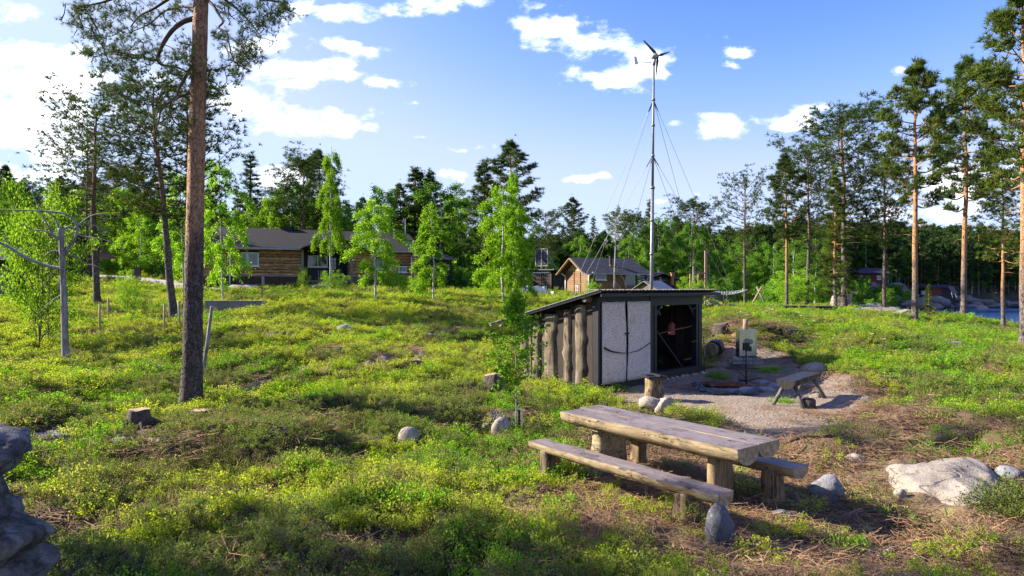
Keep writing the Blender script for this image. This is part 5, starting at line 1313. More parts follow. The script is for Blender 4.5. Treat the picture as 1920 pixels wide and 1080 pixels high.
# ------------------------------------------------------------------ building helper
class Wall:
    "local frame of a facade seen in the photograph: A left end, x along the wall, -y towards the viewer"
    def __init__(s, pxA, dA, pxB, dB, z0):
        a = np.array([(pxA - 960) / F * dA, dA]); b = np.array([(pxB - 960) / F * dB, dB]); s.a = a; s.L = float(np.linalg.norm(b - a)); s.e = (b - a) / s.L
        s.n = np.array([-s.e[1], s.e[0]]); s.rz = math.atan2(s.e[1], s.e[0]); s.z0 = z0; s.loc = Vector((a[0], a[1], z0))
    def uz(s, px, py, y=0.0):
        "wall coordinates of a pixel on the plane y metres behind the facade"
        k = (px - 960) / F; ax, ay = s.a + s.n * y; u = (k * ay - ax) / (s.e[0] - k * s.e[1]); d = ay + s.e[1] * u
        return u, CAMZ + (540 - py) / F * d - s.z0
    def u(s, px, y=0.0): return s.uz(px, 540, y)[0]
    def z(s, px, py, y=0.0): return s.uz(px, py, y)[1]
    def world(s, x, y, z=0.0): p = s.a + s.e * x + s.n * y; return Vector((p[0], p[1], s.z0 + z))
def window(parent, u0, u1, z0, z1, y, frame='white_paint', fw=.07, mullions=1, sill=True, depth=.06):
    g = M(); g.box(u0, u1, y - depth, y, z0, z0 + fw); g.box(u0, u1, y - depth, y, z1 - fw, z1); g.box(u0, u0 + fw, y - depth, y, z0 + fw, z1 - fw); g.box(u1 - fw, u1, y - depth, y, z0 + fw, z1 - fw)
    for k in range(mullions): c = u0 + (u1 - u0) * (k + 1) / (mullions + 1); g.box(c - fw * .45, c + fw * .45, y - depth * .9, y, z0 + fw, z1 - fw)
    f = g.build('window', MAT[frame], parent)
    n = mullions + 1
    for k in range(n):
        a = u0 + (u1 - u0) * k / n + fw * .5; b = u0 + (u1 - u0) * (k + 1) / n - fw * .5
        g = M(); g.box(a, b, y - .03, y - .02, z0 + fw * .6, z1 - fw * .6); g.build('pane', MAT['glass'], f)
    if sill: g = M(); g.box(u0 - .06, u1 + .06, y - depth - .07, y - depth + .0, z0 - .05, z0); g.build('sill', MAT[frame], f)
    return f
LOGM = []
for i in range(4):
    r = random.Random(i); off = Vector((i * 9, 0, 0)); V = []; n = 12; rows = 9
    for a in range(rows + 1):
        x = a / rows; q = .5 * (1 + .05 * mnoise.noise(Vector((x * 4, i, 0))))
        for k in range(n): an = 2 * PI * k / n; V.append((x, math.cos(an) * q, math.sin(an) * q))
    Fc = [(a * n + k, (a + 1) * n + k, (a + 1) * n + (k + 1) % n, a * n + (k + 1) % n) for a in range(rows) for k in range(n)] + [tuple(range(n)), tuple(rows * n + k for k in range(n))[::-1]]
    me = bpy.data.meshes.new('log'); me.from_pydata(V, [], Fc); me.materials.append(MAT['log_wall']); me.polygons.foreach_set('use_smooth', [len(f) == 4 for f in Fc]); me.update(); LOGM.append(me)
def log_rows(parent, u0, u1, z0, z1, y, h=.22, seed=0, over=(0, 0), holes=(), axis='x'):
    r = random.Random(seed); n = max(1, round((z1 - z0) / h)); h = (z1 - z0) / n
    for k in range(n):
        z = z0 + h * (k + .5); spans = [(u0 - over[0] * r.uniform(.6, 1.1), u1 + over[1] * r.uniform(.6, 1.1))]
        for (a, b, c, d) in holes:
            if c < z + h * .3 and d > z - h * .3:
                spans = [s for q in spans for s in ((q[0], min(q[1], a)), (max(q[0], b), q[1])) if s[1] - s[0] > .05]
        for a, b in spans:
            o = link('log', r.choice(LOGM), parent)
            if axis == 'x': o.location = (a, y, z); o.scale = (b - a, h * 1.02, h * 1.06)
            else: o.location = (y, a, z); o.rotation_euler = (0, 0, PI / 2); o.scale = (b - a, h * 1.02, h * 1.06)
def roof_slab(parent, corners, thick, mat, name='roof'):
    "slab from four eave/ridge corners (counter clockwise from above); local x of the piece runs along the eave so courses follow it"
    c = [Vector(q) for q in corners]; ex = (c[1] - c[0]).normalized(); nrm = ex.cross(c[3] - c[0]).normalized(); ey = nrm.cross(ex)
    mt = Matrix((ex, ey, nrm)).transposed(); o = c[0]; inv_ = mt.inverted(); L = [inv_ @ (q - o) for q in c]
    g = M(); g.hexa([q + Vector((0, 0, 0)) for q in L], [q + Vector((0, 0, thick)) for q in L])
    me = g.mesh(name, MAT[mat]); ob = link(name, me, parent, o); ob.rotation_euler = mt.to_euler(); return ob
# ------------------------------------------------------------------ the log house
H = Wall(375, 47.5, 778, 54.0, 2.25)
hs_ = thing('log_house', 'long brown log house with dark shingled roof and a gabled porch', 'house', H.loc, H.rz)
u1 = H.u(566); u2 = H.u(656); zs = H.z(500, 518); ze = H.z(500, 464) ; zb_ = -.25; zr = 6.95 - H.z0; dep = 7.6
w1 = (H.u(452), H.u(485), H.z(468, 499), H.z(468, 473)); w2 = (H.u(747), H.u(762), H.z(755, 511), H.z(755, 499))
w3 = (H.u(700), H.u(735), H.z(718, 505), H.z(718, 480))
log_rows(hs_, 0, u1, zs, ze, .12, .24, 1, (.1, .1), [w1]); log_rows(hs_, u2, H.L, zs, ze, .12, .24, 2, (.1, .25), [w2, w3])
log_rows(hs_, 0.0, 7.4, zs, ze, H.L - .12, .24, 3, (.3, .3), [], 'y')
for a, b, wn in ((u1, u2, 0),):
    pass
g = M(); g.box(.1, u1 - .05, .2, .3, -.3, ze); g.box(u2 + .05, H.L - .1, .2, .3, -.3, ze); g.box(0, H.L, 7.2, 7.3, -.3, ze); g.box(0, .1, .3, 7.2, -.3, ze); g.build('wall', MAT['wood_dark'], hs_)
window(hs_, *w1, .02, mullions=0); 
f = window(hs_, w1[0] + .36, w1[0] + .48, w1[2], w1[3], .012, mullions=0, sill=False, fw=.05)
window(hs_, *w2, .02, mullions=0); window(hs_, *w3, .02, mullions=1)
# skirting of narrow upright boards
def skirt(a, b, y=.0):
    g = M(); r = random.Random(int(a * 10)); x = a
    while x < b - .05:
        w_ = r.uniform(.09, .13); g.box(x, min(x + w_, b), y - r.uniform(0, .02), y + .03, zb_, zs - .02); x += w_ + .03
    g.box(a, b, y + .04, y + .08, zb_, zs - .02)
    tag(g.build('skirting', MAT['skirt_wood'], hs_), kind='stuff')
skirt(0, u1 - .02); skirt(u2 + .02, H.L)
g = M(); c = H.u(493); g.box(c - .1, c + .1, -.06, .0, zb_, zs); g.build('support_post', MAT['trim_grey'], hs_)
for a, b in ((0, u1), (u2, H.L)): g = M(); g.box(a, b, -.07, .0, zs - .02, zs + .05); g.build('drip_board', MAT['wood_grey'], hs_)
# recessed porch wall, window, door, posts
yr = 1.5
g = M(); g.box(u1 - .1, u2 + .6, yr, yr + .1, -.3, ze + .3); g.build('porch_wall', MAT['navy_board'], hs_)
for k in range(7): z = zs + .3 * k; g = M(); g.box(u1, u2 + .5, yr - .012, yr - .002, z, z + .02); g.build('board_joint', MAT['wood_black'], hs_)
a, b, c, d = H.u(577, yr), H.u(614, yr), H.z(595, 501, yr), H.z(595, 479, yr); window(hs_, a, b, c, d, yr - .02, mullions=1)
a, b = H.u(617, yr), H.u(633, yr); z1_ = H.z(625, 477, yr); g = M(); g.box(a, b, yr - .06, yr - .01, .75, z1_); dr = g.build('door', MAT['navy_board'], hs_)
g = M()
for i in range(2):
    for k in range(3): q = (b - a); g.box(a + q * (.22 + .30 * i), a + q * (.22 + .30 * i + .26), yr - .07, yr - .06, z1_ - .25 - .3 * (k + 1), z1_ - .28 - .3 * k)
g.build('door_pane', MAT['glass'], dr); g = M(); g.box(a + .06, a + .1, yr - .1, yr - .06, 1.65, 1.78); g.build('handle', MAT['galvanized'], dr)
for px in (567, 659):
    c = H.u(px); g = M(); g.box(c - .09, c + .09, -.04, .14, .55, ze + .1); g.build('porch_post', MAT['wood_grey'], hs_)
log_rows(hs_, .1, yr, zs, ze, u1 - .02, .24, 7, (0, 0), [], 'y'); log_rows(hs_, .1, yr, zs, ze, u2 + .16, .24, 8, (0, 0), [], 'y')
g = M(); g.box(u1, u2, -.1, yr, .62, .72); g.build('porch_floor', MAT['deck_wood'], hs_)
# wall lamp
g = M(); c = H.u(643, yr); g.box(c - .08, c + .08, yr - .15, yr, H.z(643, 480, yr), H.z(643, 477, yr)); g.build('lamp', MAT['white_paint'], hs_)
# porch balustrade and steps
r0, r1 = H.u(640), H.u(664)
for k in range(5): z = .0 + .19 * k; g = M(); g.box(r0, r1, -1.05, -1.01, z + .02, z + .12); g.build('rail_board', MAT['deck_wood'], hs_)
for x in (r0, (r0 + r1) / 2, r1): g = M(); g.box(x - .04, x + .04, -1.0, -.92, -.3, 1.18); g.build('rail_post', MAT['deck_wood'], hs_)
g = M(); g.box(r0, r1, -1.0, -.1, .60, .66); g.build('landing', MAT['deck_wood'], hs_)
s0 = H.u(580); 
for k in range(5): x = s0 + (r0 - s0) * (k + .5) / 5; g = M(); g.box(x - .2, x + .2, -1.0, -.1, .0 + .12 * k, .05 + .12 * k); g.build('step', MAT['deck_wood'], hs_)
for z in (.25, .52, .75): g = M(); g.bar((s0 + .05, -1.03, z - .30), (s0 + (r0 - s0) * .95, -1.03, z + .35), .04, .10); g.build('stair_rail', MAT['deck_wood'], hs_)
for t_ in (.03, .5, .97): x = s0 + (r0 - s0) * t_; g = M(); g.box(x - .04, x + .04, -1.02, -.94, -.3, .60 + .6 * t_); g.build('rail_post', MAT['deck_wood'], hs_)
u5, u6 = H.u(601), H.u(600)
for px in (597, 601, 613): x = H.u(px, .1); g = M(); g.box(x - .03, x + .03, .05, .1, .72, H.z(px, 507)); g.build('baluster', MAT['wood_grey'], hs_)
# roofs
ov = .55; ez = ze + .02; run = dep / 2
def rz_at(y): return ez - .12 + (zr - ez + .12) * (y + ov) / (run + ov)
roof_slab(hs_, [(-.6, -ov, rz_at(-ov)), (H.L + .55, -ov, rz_at(-ov)), (H.L + .55, run, zr), (-.6, run, zr)], .07, 'roof_shingle')
roof_slab(hs_, [(H.L + .55, dep + ov, rz_at(-ov)), (-.6, dep + ov, rz_at(-ov)), (-.6, run, zr), (H.L + .55, run, zr)], .07, 'roof_shingle')
g = M(); V = [(H.L - .02, 0, ez), (H.L - .02, dep, ez), (H.L - .02, run, zr - .1)]; g.add(V + [(v[0] - .1, v[1], v[2]) for v in V], [(0, 1, 2), (5, 4, 3), (0, 2, 5, 3), (1, 4, 5, 2)]); g.build('gable', MAT['log_wall'], hs_)
# gabled porch roof
ga, gb = H.u(562, -1.0), H.u(693, -1.0); gc = (ga + gb) / 2 - .1; gz_ = H.z(623, 441, -1.0); ge_ = rz_at(-ov) + .04
for s_, (x0, x1) in ((-1, (ga, gc)), (1, (gc, gb))):
    if s_ < 0: roof_slab(hs_, [(x0, 2.2, ge_), (x0, -1.15, ge_), (x1, -1.15, gz_), (x1, 2.6, gz_)], .07, 'roof_shingle', 'porch_roof')
    else: roof_slab(hs_, [(x1, -1.15, ge_), (x1, 2.2, ge_), (x0, 2.6, gz_), (x0, -1.15, gz_)], .07, 'roof_shingle', 'porch_roof')
    g = M(); xe = x0 if s_ < 0 else x1; g.bar((xe, -1.17, ge_ - .02), (gc, -1.17, gz_ - .02), .03, .16, 0, (0, 1, 0)); g.bar((xe, -1.20, ge_ + .07), (gc, -1.20, gz_ + .07), .05, .05, 0, (0, 1, 0)); g.build('barge_board', MAT['trim_grey'], hs_)
n = 14
for k in range(n):
    a = ga + (gb - ga) * (k + .5) / n; w_ = (gb - ga) / n * .48; hh = gz_ - .12 - abs(a - gc) * (gz_ - ge_) / ((gb - ga) / 2)
    if hh > ze + .2: g = M(); g.box(a - w_, a + w_, -.62, -.58, ze + .1, hh); g.build('gable_board', MAT['pale_board'], hs_)
g = M(); g.box(ga + .6, gb - .6, -.64, -.5, ze - .02, ze + .1); g.build('porch_beam', MAT['wood_dark'], hs_)
# gutters and downpipes
for a, b in ((-.6, ga + .05), (gb - .05, H.L + .55)): g = M(); g.box(a, b, -ov - .11, -ov - .01, rz_at(-ov) - .06, rz_at(-ov) + .05); g.build('gutter', MAT['trim_grey'], hs_)
for px in (431, 772):
    x = H.u(px, -.3); g = M(); g.cyl((x, -.25, -.1), (x, -.25, ez - .5), .05, .05, 8); g.cyl((x, -.25, ez - .5), (x + (.25 if px > 700 else 0), -ov - .06, rz_at(-ov) - .05), .05, .05, 8); g.build('downpipe', MAT['white_paint'], hs_, True)
# flues, vent, aerial
def on_roof(px, py_b, y): return H.u(px, y), rz_at(y)
x, z = on_roof(535, 0, run); g = M(); g.box(x - .35, x + .45, run - .25, run + .25, z - .1, z + .18); g.box(x - .5, x + .9, run - .35, run + .3, z + .18, z + .22); g.build('chimney', MAT['wood_black'], hs_)
x, z = on_roof(740, 0, 2.6); g = M(); g.cyl((x, 2.6, z - .2), (x, 2.6, z + .55), .11, .11, 10); g.cyl((x, 2.6, z + .55), (x, 2.6, z + .75), .16, .10, 10); g.build('flue', MAT['trim_grey'], hs_, True)
x, z = on_roof(760, 0, 3.6); g = M(); g.cyl((x, 3.6, z - .1), (x, 3.6, z + 1.35), .035, .035, 6); g.cyl((x - .55, 3.6, z + 1.18), (x + .05, 3.6, z + 1.18), .02, .02, 6); g.bar((x - .3, 3.6, z + .95), (x - .1, 3.6, z + 1.42), .02, .02); g.bar((x - .15, 3.6, z + 1.42), (x - .1, 3.6, z + .95), .02, .02); g.build('aerial', MAT['trim_grey'], hs_)
# ------------------------------------------------------------------ outbuilding right of the house
O = Wall(783, 57, 848, 60, 2.3)
ob_ = thing('outbuilding', 'small log outbuilding with grey metal roof right of the log house', 'outbuilding', O.loc, O.rz)
oz = O.z(790, 486)
log_rows(ob_, 0, .85, 0, oz, .1, .2, 11, (.08, .05)); log_rows(ob_, .1, 3.2, 0, oz, .02, .2, 12, (.1, .1), [], 'y')
g = M(); g.box(.9, O.L, .05, 3.0, -.2, oz); g.build('wall', MAT['wood_black'], ob_)
for x in (.25, .62): g = M(); g.box(x - .05, x + .05, -.12, -.02, -.2, oz); g.build('post', MAT['wood_grey'], ob_)
roof_slab(ob_, [(-.3, -.5, oz), (O.L + .2, -.5, oz), (O.L + .2, 1.6, oz + .72), (-.3, 1.6, oz + .72)], .05, 'roof_tin'); roof_slab(ob_, [(O.L + .2, 3.7, oz), (-.3, 3.7, oz), (-.3, 1.6, oz + .72), (O.L + .2, 1.6, oz + .72)], .05, 'roof_tin')
# ------------------------------------------------------------------ small board cabin with slate coloured roof
C = Wall(1103, 52, 1213, 54.2, 1.62)
cb_ = thing('small_cabin', 'small tan board cabin with blue black shingled roof and glazed terrace', 'cabin', C.loc, C.rz)
cw = C.u(1171); ch = C.z(1103, 507); crun = 1.75; cr = C.z(1078, 484, crun)
def siding(parent, u0, u1, z0, z1, y, h, holes=(), axis='x', mat='log_cabin'):
    n = round((z1 - z0) / h); hh = (z1 - z0) / n; r = random.Random(5)
    for k in range(n):
        a, b = z0 + hh * k, z0 + hh * (k + 1); spans = [(u0, u1)]
        for (p0, p1, q0, q1) in holes:
            if q0 < b - .02 and q1 > a + .02: spans = [s for q in spans for s in ((q[0], min(q[1], p0)), (max(q[0], p1), q[1])) if s[1] - s[0] > .03]
        for s, e in spans:
            g = M()
            if axis == 'x': g.add([(s, y, a), (e, y, a), (e, y + .02, b - .01), (s, y + .02, b - .01), (s, y + .06, a), (e, y + .06, a), (e, y + .06, b - .01), (s, y + .06, b - .01)], [(0, 1, 2, 3), (7, 6, 5, 4), (1, 0, 4, 5), (3, 2, 6, 7), (0, 3, 7, 4), (2, 1, 5, 6)])
            else: g.add([(y, e, a), (y, s, a), (y + .02, s, b - .01), (y + .02, e, b - .01), (y + .06, e, a), (y + .06, s, a), (y + .06, s, b - .01), (y + .06, e, b - .01)], [(0, 1, 2, 3), (7, 6, 5, 4), (1, 0, 4, 5), (3, 2, 6, 7), (0, 3, 7, 4), (2, 1, 5, 6)])
            g.build('wall_board', MAT[mat], parent)
cwin = (C.u(1116), C.u(1136), C.z(1126, 525), C.z(1126, 513))
siding(cb_, 0, cw, 0, ch, 0, .17, [cwin]); window(cb_, *cwin, .01, mullions=0, fw=.07)
gw = (1.55, 1.85, .35, 1.0)
siding(cb_, .0, 3.5, 0, ch, 0, .17, [gw], 'y')
n = 10
for k in range(n):
    y0 = 3.5 * k / n; yc_ = y0 + .175; top = ch + (cr - ch) * (1 - abs(yc_ - crun) / crun); g = M(); g.box(-.01, .03, y0, y0 + .34, ch, top - .04); g.build('gable_board', MAT['pale_board'], cb_)
g = M(); g.box(-.03, .02, gw[0], gw[1], gw[2], gw[3]); f = g.build('window', MAT['white_paint'], cb_); g = M(); g.box(-.035, -.03, gw[0] + .06, gw[1] - .06, gw[2] + .06, gw[3] - .06); g.build('pane', MAT['glass'], f)
for y in (.0, 1.2, 2.2, 3.5): g = M(); g.box(-.045, -.005, y - .05, y + .05, 0, ch); g.build('trim_board', MAT['log_cabin'], cb_)
g = M(); g.box(-.04, .08, -.045, -.005, 0, ch); g.box(cw - .06, cw + .06, -.045, -.005, 0, ch); g.build('trim_board', MAT['log_cabin'], cb_)
g = M(); g.box(.1, cw, .08, 3.4, -.3, ch); g.box(cw, C.L - .1, 1.9, 3.4, -.3, ch); g.build('wall', MAT['wood_dark'], cb_)
g = M(); g.box(cw - .1, C.L + .05, -.2, 1.9, .35, .43); g.build('terrace_floor', MAT['deck_wood'], cb_)
for k in range(4): g = M(); g.box(cw + .1, C.L + .05, -.06, -.02, .40 + k * .11, .48 + k * .11 ); g.build('terrace_rail', MAT['log_cabin'], cb_)
g = M(); g.box(cw + .02, cw + .48, .05, .10, .45, ch - .02); g.build('door', MAT['skirt_wood'], cb_)
a, b = C.u(1173), C.u(1191); g = M(); g.box(a, b, -.01, .01, .43, ch - .1); f = g.build('terrace_window', MAT['white_paint'], cb_); g = M(); g.box(a + .05, b - .05, -.02, -.01, .5, ch - .16); g.build('pane', MAT['glass'], f)
g = M(); g.box(b + .03, b + .15, -.05, .07, -.2, ch); g.box(C.L - .15, C.L - .05, -.05, .07, -.2, ch); g.build('terrace_post', MAT['skirt_wood'], cb_)
oh = .62; eo = .45; sl_ = (cr - ch) / crun
roof_slab(cb_, [(-oh, -eo, ch - sl_ * eo), (C.L + .1, -eo, ch - sl_ * eo), (C.L - .25, crun, cr), (-oh, crun, cr)], .06, 'roof_slate')
roof_slab(cb_, [(C.L + .1, 3.5 + eo, ch - sl_ * eo), (-oh, 3.5 + eo, ch - sl_ * eo), (-oh, crun, cr), (C.L - .25, crun, cr)], .06, 'roof_slate')
for y0 in (-eo, 3.5 + eo):
    g = M(); g.bar((-oh - .02, y0, ch - sl_ * eo - .03), (-oh - .02, crun, cr - .03), .04, .20, 0, (1, 0, 0)); g.build('barge_board', MAT['pale_board'], cb_)
g = M(); g.box(-oh, C.L + .1, -eo - .09, -eo - .01, ch - sl_ * eo - .05, ch - sl_ * eo + .04); g.build('gutter', MAT['trim_grey'], cb_)
g = M(); g.cyl((-oh + .3, crun, cr - .12), (.1, crun, cr - .12), .08, .08, 8); g.build('ridge_beam', MAT['pale_board'], cb_)
for y in (-.0, 3.55):
    g = M(); x = .03 if y < 1 else -.05; g.cyl((x - .03, y - .08, -.1), (x - .03, y - .08, ch - .4), .05, .05, 8); g.cyl((x - .03, y - .08, ch - .4), (x + .12 if y < 1 else x - .25, (-eo - .04) if y < 1 else y + .3, ch - .14), .05, .05, 8); g.build('downpipe', MAT['white_paint'], cb_, True)
x = C.u(1145, .8); zc_ = ch + sl_ * .8; g = M(); g.box(x - .1, x + .1, .7, .9, zc_ - .15, zc_ + .65); g.box(x - .14, x + .14, .66, .94, zc_ + .65, zc_ + .72); g.build('chimney', MAT['black_iron'], cb_)
g = M(); g.box(x - .2, x + .2, .55, .95, zc_ - .1, zc_ + .02); g.build('chimney_flashing', MAT['chimney_rust'], cb_)
x = C.u(1180, 2.2); g = M(); g.cyl((x, 2.2, cr - .5), (x, 2.2, cr + .15), .07, .07, 8); g.cyl((x, 2.2, cr + .15), (x, 2.2, cr + .3), .12, .09, 8); g.build('flue', MAT['black_iron'], cb_)
# foundation
g = M(); g.box(0, C.L, .02, 3.4, -.6, 0); g.build('foundation', MAT['rock_grey'], cb_)
# ------------------------------------------------------------------ dark shed with solar panels
D_ = Wall(1000, 60, 1035, 58.5, 1.95)
ds = thing('storage_shed', 'dark board shed with flat roof left of the small tan cabin', 'shed', D_.loc, D_.rz)
x0 = D_.u(975); dz = D_.z(1020, 506); zlo = dz - .25
for k in range(6):
    a = x0 + (D_.L - x0) * k / 12; g = M(); g.box(a, a + (D_.L - x0) / 12 - .01, -.03, .0, -.2, dz - .12); g.build('board', MAT['board_brown'], ds)
for k in range(8):
    z = -.1 + k * .26; g = M(); g.box(x0 + (D_.L - x0) * .5, D_.L, -.035 - .006 * (k % 2), .0, z, z + .24); g.build('board', MAT['board_brown'], ds)
for k in range(9):
    y = .05 + k * .26; g = M(); g.box(D_.L, D_.L + .03, y, y + .25, -.2, dz - .15 - .02 * k); g.build('board', MAT['wood_black'], ds)
g = M(); g.box(D_.L + .03, D_.L + .05, .9, 1.7, -.1, dz - .35); g.build('door', MAT['skirt_wood'], ds)
g = M(); g.box(x0 + .05, D_.L - .03, .02, 2.3, -.3, dz - .2); g.build('wall', MAT['wood_dark'], ds)
roof_slab(ds, [(x0 - .2, -.35, dz), (D_.L + .5, -.35, dz - .05), (D_.L + .8, 2.6, dz - .45), (x0 - .2, 2.6, dz - .45)], .08, 'roof_tin')
g = M(); a = D_.u(1000); g.box(a, D_.L - .15, -.12, -.06, dz - .28, dz - .18); g.build('light_strip', MAT['white_paint'], ds)
for x in (D_.L - .08, D_.L * .42): g = M(); g.box(x - .06, x + .06, -.07, -.04, -.2, dz - .1); g.build('post', MAT['skirt_wood'], ds)
sp_o = thing('solar_array', 'pair of upright solar panels mounted above the flat shed roof', 'solar panels', D_.world(D_.u(1011), .3, dz), D_.rz)
sh0 = D_.z(1010, 498) - dz; sh1 = D_.z(1010, 467) - dz; hw = .68
for s_ in (-1, 0):
    g = M(); g.box(hw * s_ + .02, hw * (s_ + 1) - .02, 0, .04, sh0, sh1); o = g.build('panel', MAT['solar'], sp_o)
    g = M()
    for q in range(1, 4): x = hw * s_ + hw * q / 4; g.box(x - .004, x + .004, -.004, 0, sh0 + .03, sh1 - .03)
    for q in range(1, 9): z = sh0 + (sh1 - sh0) * q / 9; g.box(hw * s_ + .03, hw * (s_ + 1) - .03, -.004, 0, z - .004, z + .004)
    g.build('cell_grid', MAT['trim_grey'], o)
g = M()
for x in (-hw, 0, hw): g.box(x - .03, x + .03, -.02, .05, sh0 - .03, sh1 + .03)
g.box(-hw + .03, -.03, -.02, .05, sh1, sh1 + .04); g.box(.03, hw - .03, -.02, .05, sh1, sh1 + .04); g.box(-hw + .03, -.03, -.02, .05, sh0 - .04, sh0); g.box(.03, hw - .03, -.02, .05, sh0 - .04, sh0)
g.build('frame', MAT['trim_grey'], sp_o)
g = M(); g.bar((hw, .05, sh1 - .3), (hw + .3, 1.0, -.1), .04, .04); g.bar((-hw, .05, sh1 - .3), (-hw, 1.0, -.1), .04, .04); g.cyl((0, .08, -.05), (0, .08, sh0), .03, .03, 6); g.build('strut', MAT['trim_grey'], sp_o)
# white netting in front of it
nt_ = thing('netting_fence', 'sagging white netting on dark stakes below the dark shed', 'netting fence', at(1000, 50), 0)
o0 = nt_.location.copy(); line = [(978, 538, 552), (990, 537, 554), (1008, 538, 552), (1024, 538, 549), (1028, 546, 553), (1039, 549, 558)]
pts = []
for k, (px, pa, pb) in enumerate(line):
    d = 50 + (k == 4) * .6 - (k == 5) * 1.2; x = (px - 960) / F * d; pts.append((Vector((x, d, CAMZ - (pa - 3 - 540) / F * d)), Vector((x, d, gz(x, d) - .05))))
g = M(); V = []; nz = 5; cols = []
for k in range(len(pts) - 1):
    for q in range(5): t_ = q / 5; cols.append((pts[k][0].lerp(pts[k + 1][0], t_) - Vector((0, 0, .10 * math.sin(t_ * PI))), pts[k][1].lerp(pts[k + 1][1], t_)))
cols.append(pts[-1])
for a, b in cols:
    for q in range(nz + 1): p = a.lerp(b, q / nz) - o0; V.append((p.x, p.y + .05 * mnoise.noise(p * 3) - .12 * math.sin(q / nz * PI), p.z))
n = nz + 1; g.add(V, [(i * n + q, (i + 1) * n + q, (i + 1) * n + q + 1, i * n + q + 1) for i in range(len(cols) - 1) for q in range(nz)]); g.build('net', MAT['netting'], nt_, True)
for k, (px, ex) in enumerate(((985, 4), (993, 2), (1022, 12), (1039, 5), (1027, 3))):
    d = 50 - (k == 3) * 1.2; x = (px - 960) / F * d; zt_ = CAMZ - ((538 - ex) - 540) / F * d; g = M(); g.box(x - .04 - o0.x, x + .04 - o0.x, d - .1 - o0.y, d - .04 - o0.y, gz(x, d) - .1 - o0.z, (zt_ if k != 3 else zt_ - .5) - o0.z); g.build('stake', MAT['wood_black'], nt_)
# ------------------------------------------------------------------ brown hut with wide gable behind
B = Wall(1200, 62, 1290, 63, 1.2)
bh = thing('brown_hut', 'low brown hut with wide gable and two flues behind the small cabin', 'hut', B.loc, B.rz)
ax = B.u(1239); az = B.z(1239, 512); le = (B.u(1193), B.z(1193, 526)); re = (B.u(1296), B.z(1296, 535))
def gt(x): return (le[1] + (az - le[1]) * (x - le[0]) / (ax - le[0])) if x < ax else (re[1] + (az - re[1]) * (re[0] - x) / (re[0] - ax))
for k in range(10):
    z = -.2 + k * .24; xl = .15; xr = B.L - .1
    while gt(xl) < z + .26 and xl < ax: xl += .05
    while gt(xr) < z + .26 and xr > ax: xr -= .05
    if xr - xl > .2: g = M(); g.box(xl, xr, -.005 * (k % 2), .05, z, z + .23); g.build('wall_board', MAT['skirt_wood'], bh)
g = M(); g.box(.2, B.L - .2, .06, 3.8, -.3, min(le[1], re[1])); g.build('wall', MAT['wood_dark'], bh)
roof_slab(bh, [(le[0], 4.2, le[1]), (le[0], -.5, le[1]), (ax, -.5, az), (ax, 4.2, az)], .08, 'roof_slate'); roof_slab(bh, [(re[0], -.5, re[1]), (re[0], 4.2, re[1]), (ax, 4.2, az), (ax, -.5, az)], .08, 'roof_tin')
for e_ in (le, re): g = M(); g.bar((e_[0], -.53, e_[1] - .02), (ax, -.53, az - .02), .05, .14, 0, (0, 1, 0)); g.build('barge_board', MAT['wood_grey'] if e_ is re else MAT['trim_grey'], bh)
x = B.u(1255); zz = gt(x); g = M(); g.box(x - .12, x + .12, -.75, -.5, B.z(1255, 534), B.z(1255, 513)); g.box(x - .17, x + .17, -.8, -.45, B.z(1255, 513), B.z(1255, 511)); g.build('chimney', MAT['chimney_rust'], bh)
x = B.u(1267, 1.5); g = M(); g.cyl((x, 1.5, az - .8), (x, 1.5, az - .05), .08, .08, 8); g.cyl((x, 1.5, az - .05), (x, 1.5, az + .12), .13, .11, 8); g.build('flue', MAT['black_iron'], bh)
x = B.u(1238); g = M(); g.box(x - .1, x + .1, -.03, -.01, az - .75, az - .35); g.box(x - .35, x + .55, -.08, -.03, az - .68, az - .62); g.build('crossed_boards', MAT['trim_grey'], bh)
# ------------------------------------------------------------------ little pavilion roof
K = Wall(1232, 49, 1265, 50.4, 1.25); e_ = np.array([.75, .66]); K.e = e_; K.n = np.array([-.66, .75]); K.rz = math.atan2(.66, .75)
kp = thing('pavilion', 'little wooden pavilion with blue metal roof behind the lean-to shed', 'pavilion', K.loc, K.rz)
ke = CAMZ + (540 - 543) / F * 49 - 1.25; kr = CAMZ + (540 - 527) / F * 49.8 - 1.25; KL = 1.85; KW = 2.1
for x in (.1, KL - .1):
    for y in (.12, KW - .12): g = M(); g.box(x - .05, x + .05, y - .05, y + .05, -.3, ke); g.build('post', MAT['wood_post'], kp)
n = 9
for k in range(n):
    y = KW * k / n; yc_ = y + KW / n / 2; g = M(); g.box(.0, .03, y + .005, y + KW / n, -.2, ke + (kr - ke) * (1 - abs(yc_ - KW / 2) / (KW / 2)) - .05); g.build('gable_board', MAT['deck_wood'], kp)
roof_slab(kp, [(-.15, -.2, ke - .06), (KL + .1, -.2, ke - .06), (KL + .1, KW / 2, kr), (-.15, KW / 2, kr)], .03, 'roof_blue'); roof_slab(kp, [(KL + .1, KW + .2, ke - .06), (-.15, KW + .2, ke - .06), (-.15, KW / 2, kr), (KL + .1, KW / 2, kr)], .03, 'roof_blue')
for q in range(5): x = .1 + q * .4; g = M(); g.bar((x, -.2, ke - .02), (x, KW / 2, kr + .04), .025, .03); g.build('roof_seam', MAT['roof_blue'], kp)
for y in (-.2, KW + .2): g = M(); g.bar((-.17, y, ke - .08), (-.17, KW / 2, kr - .02), .03, .12, 0, (1, 0, 0)); g.build('barge_board', MAT['wood_post'] if y < 0 else MAT['wood_grey'], kp)
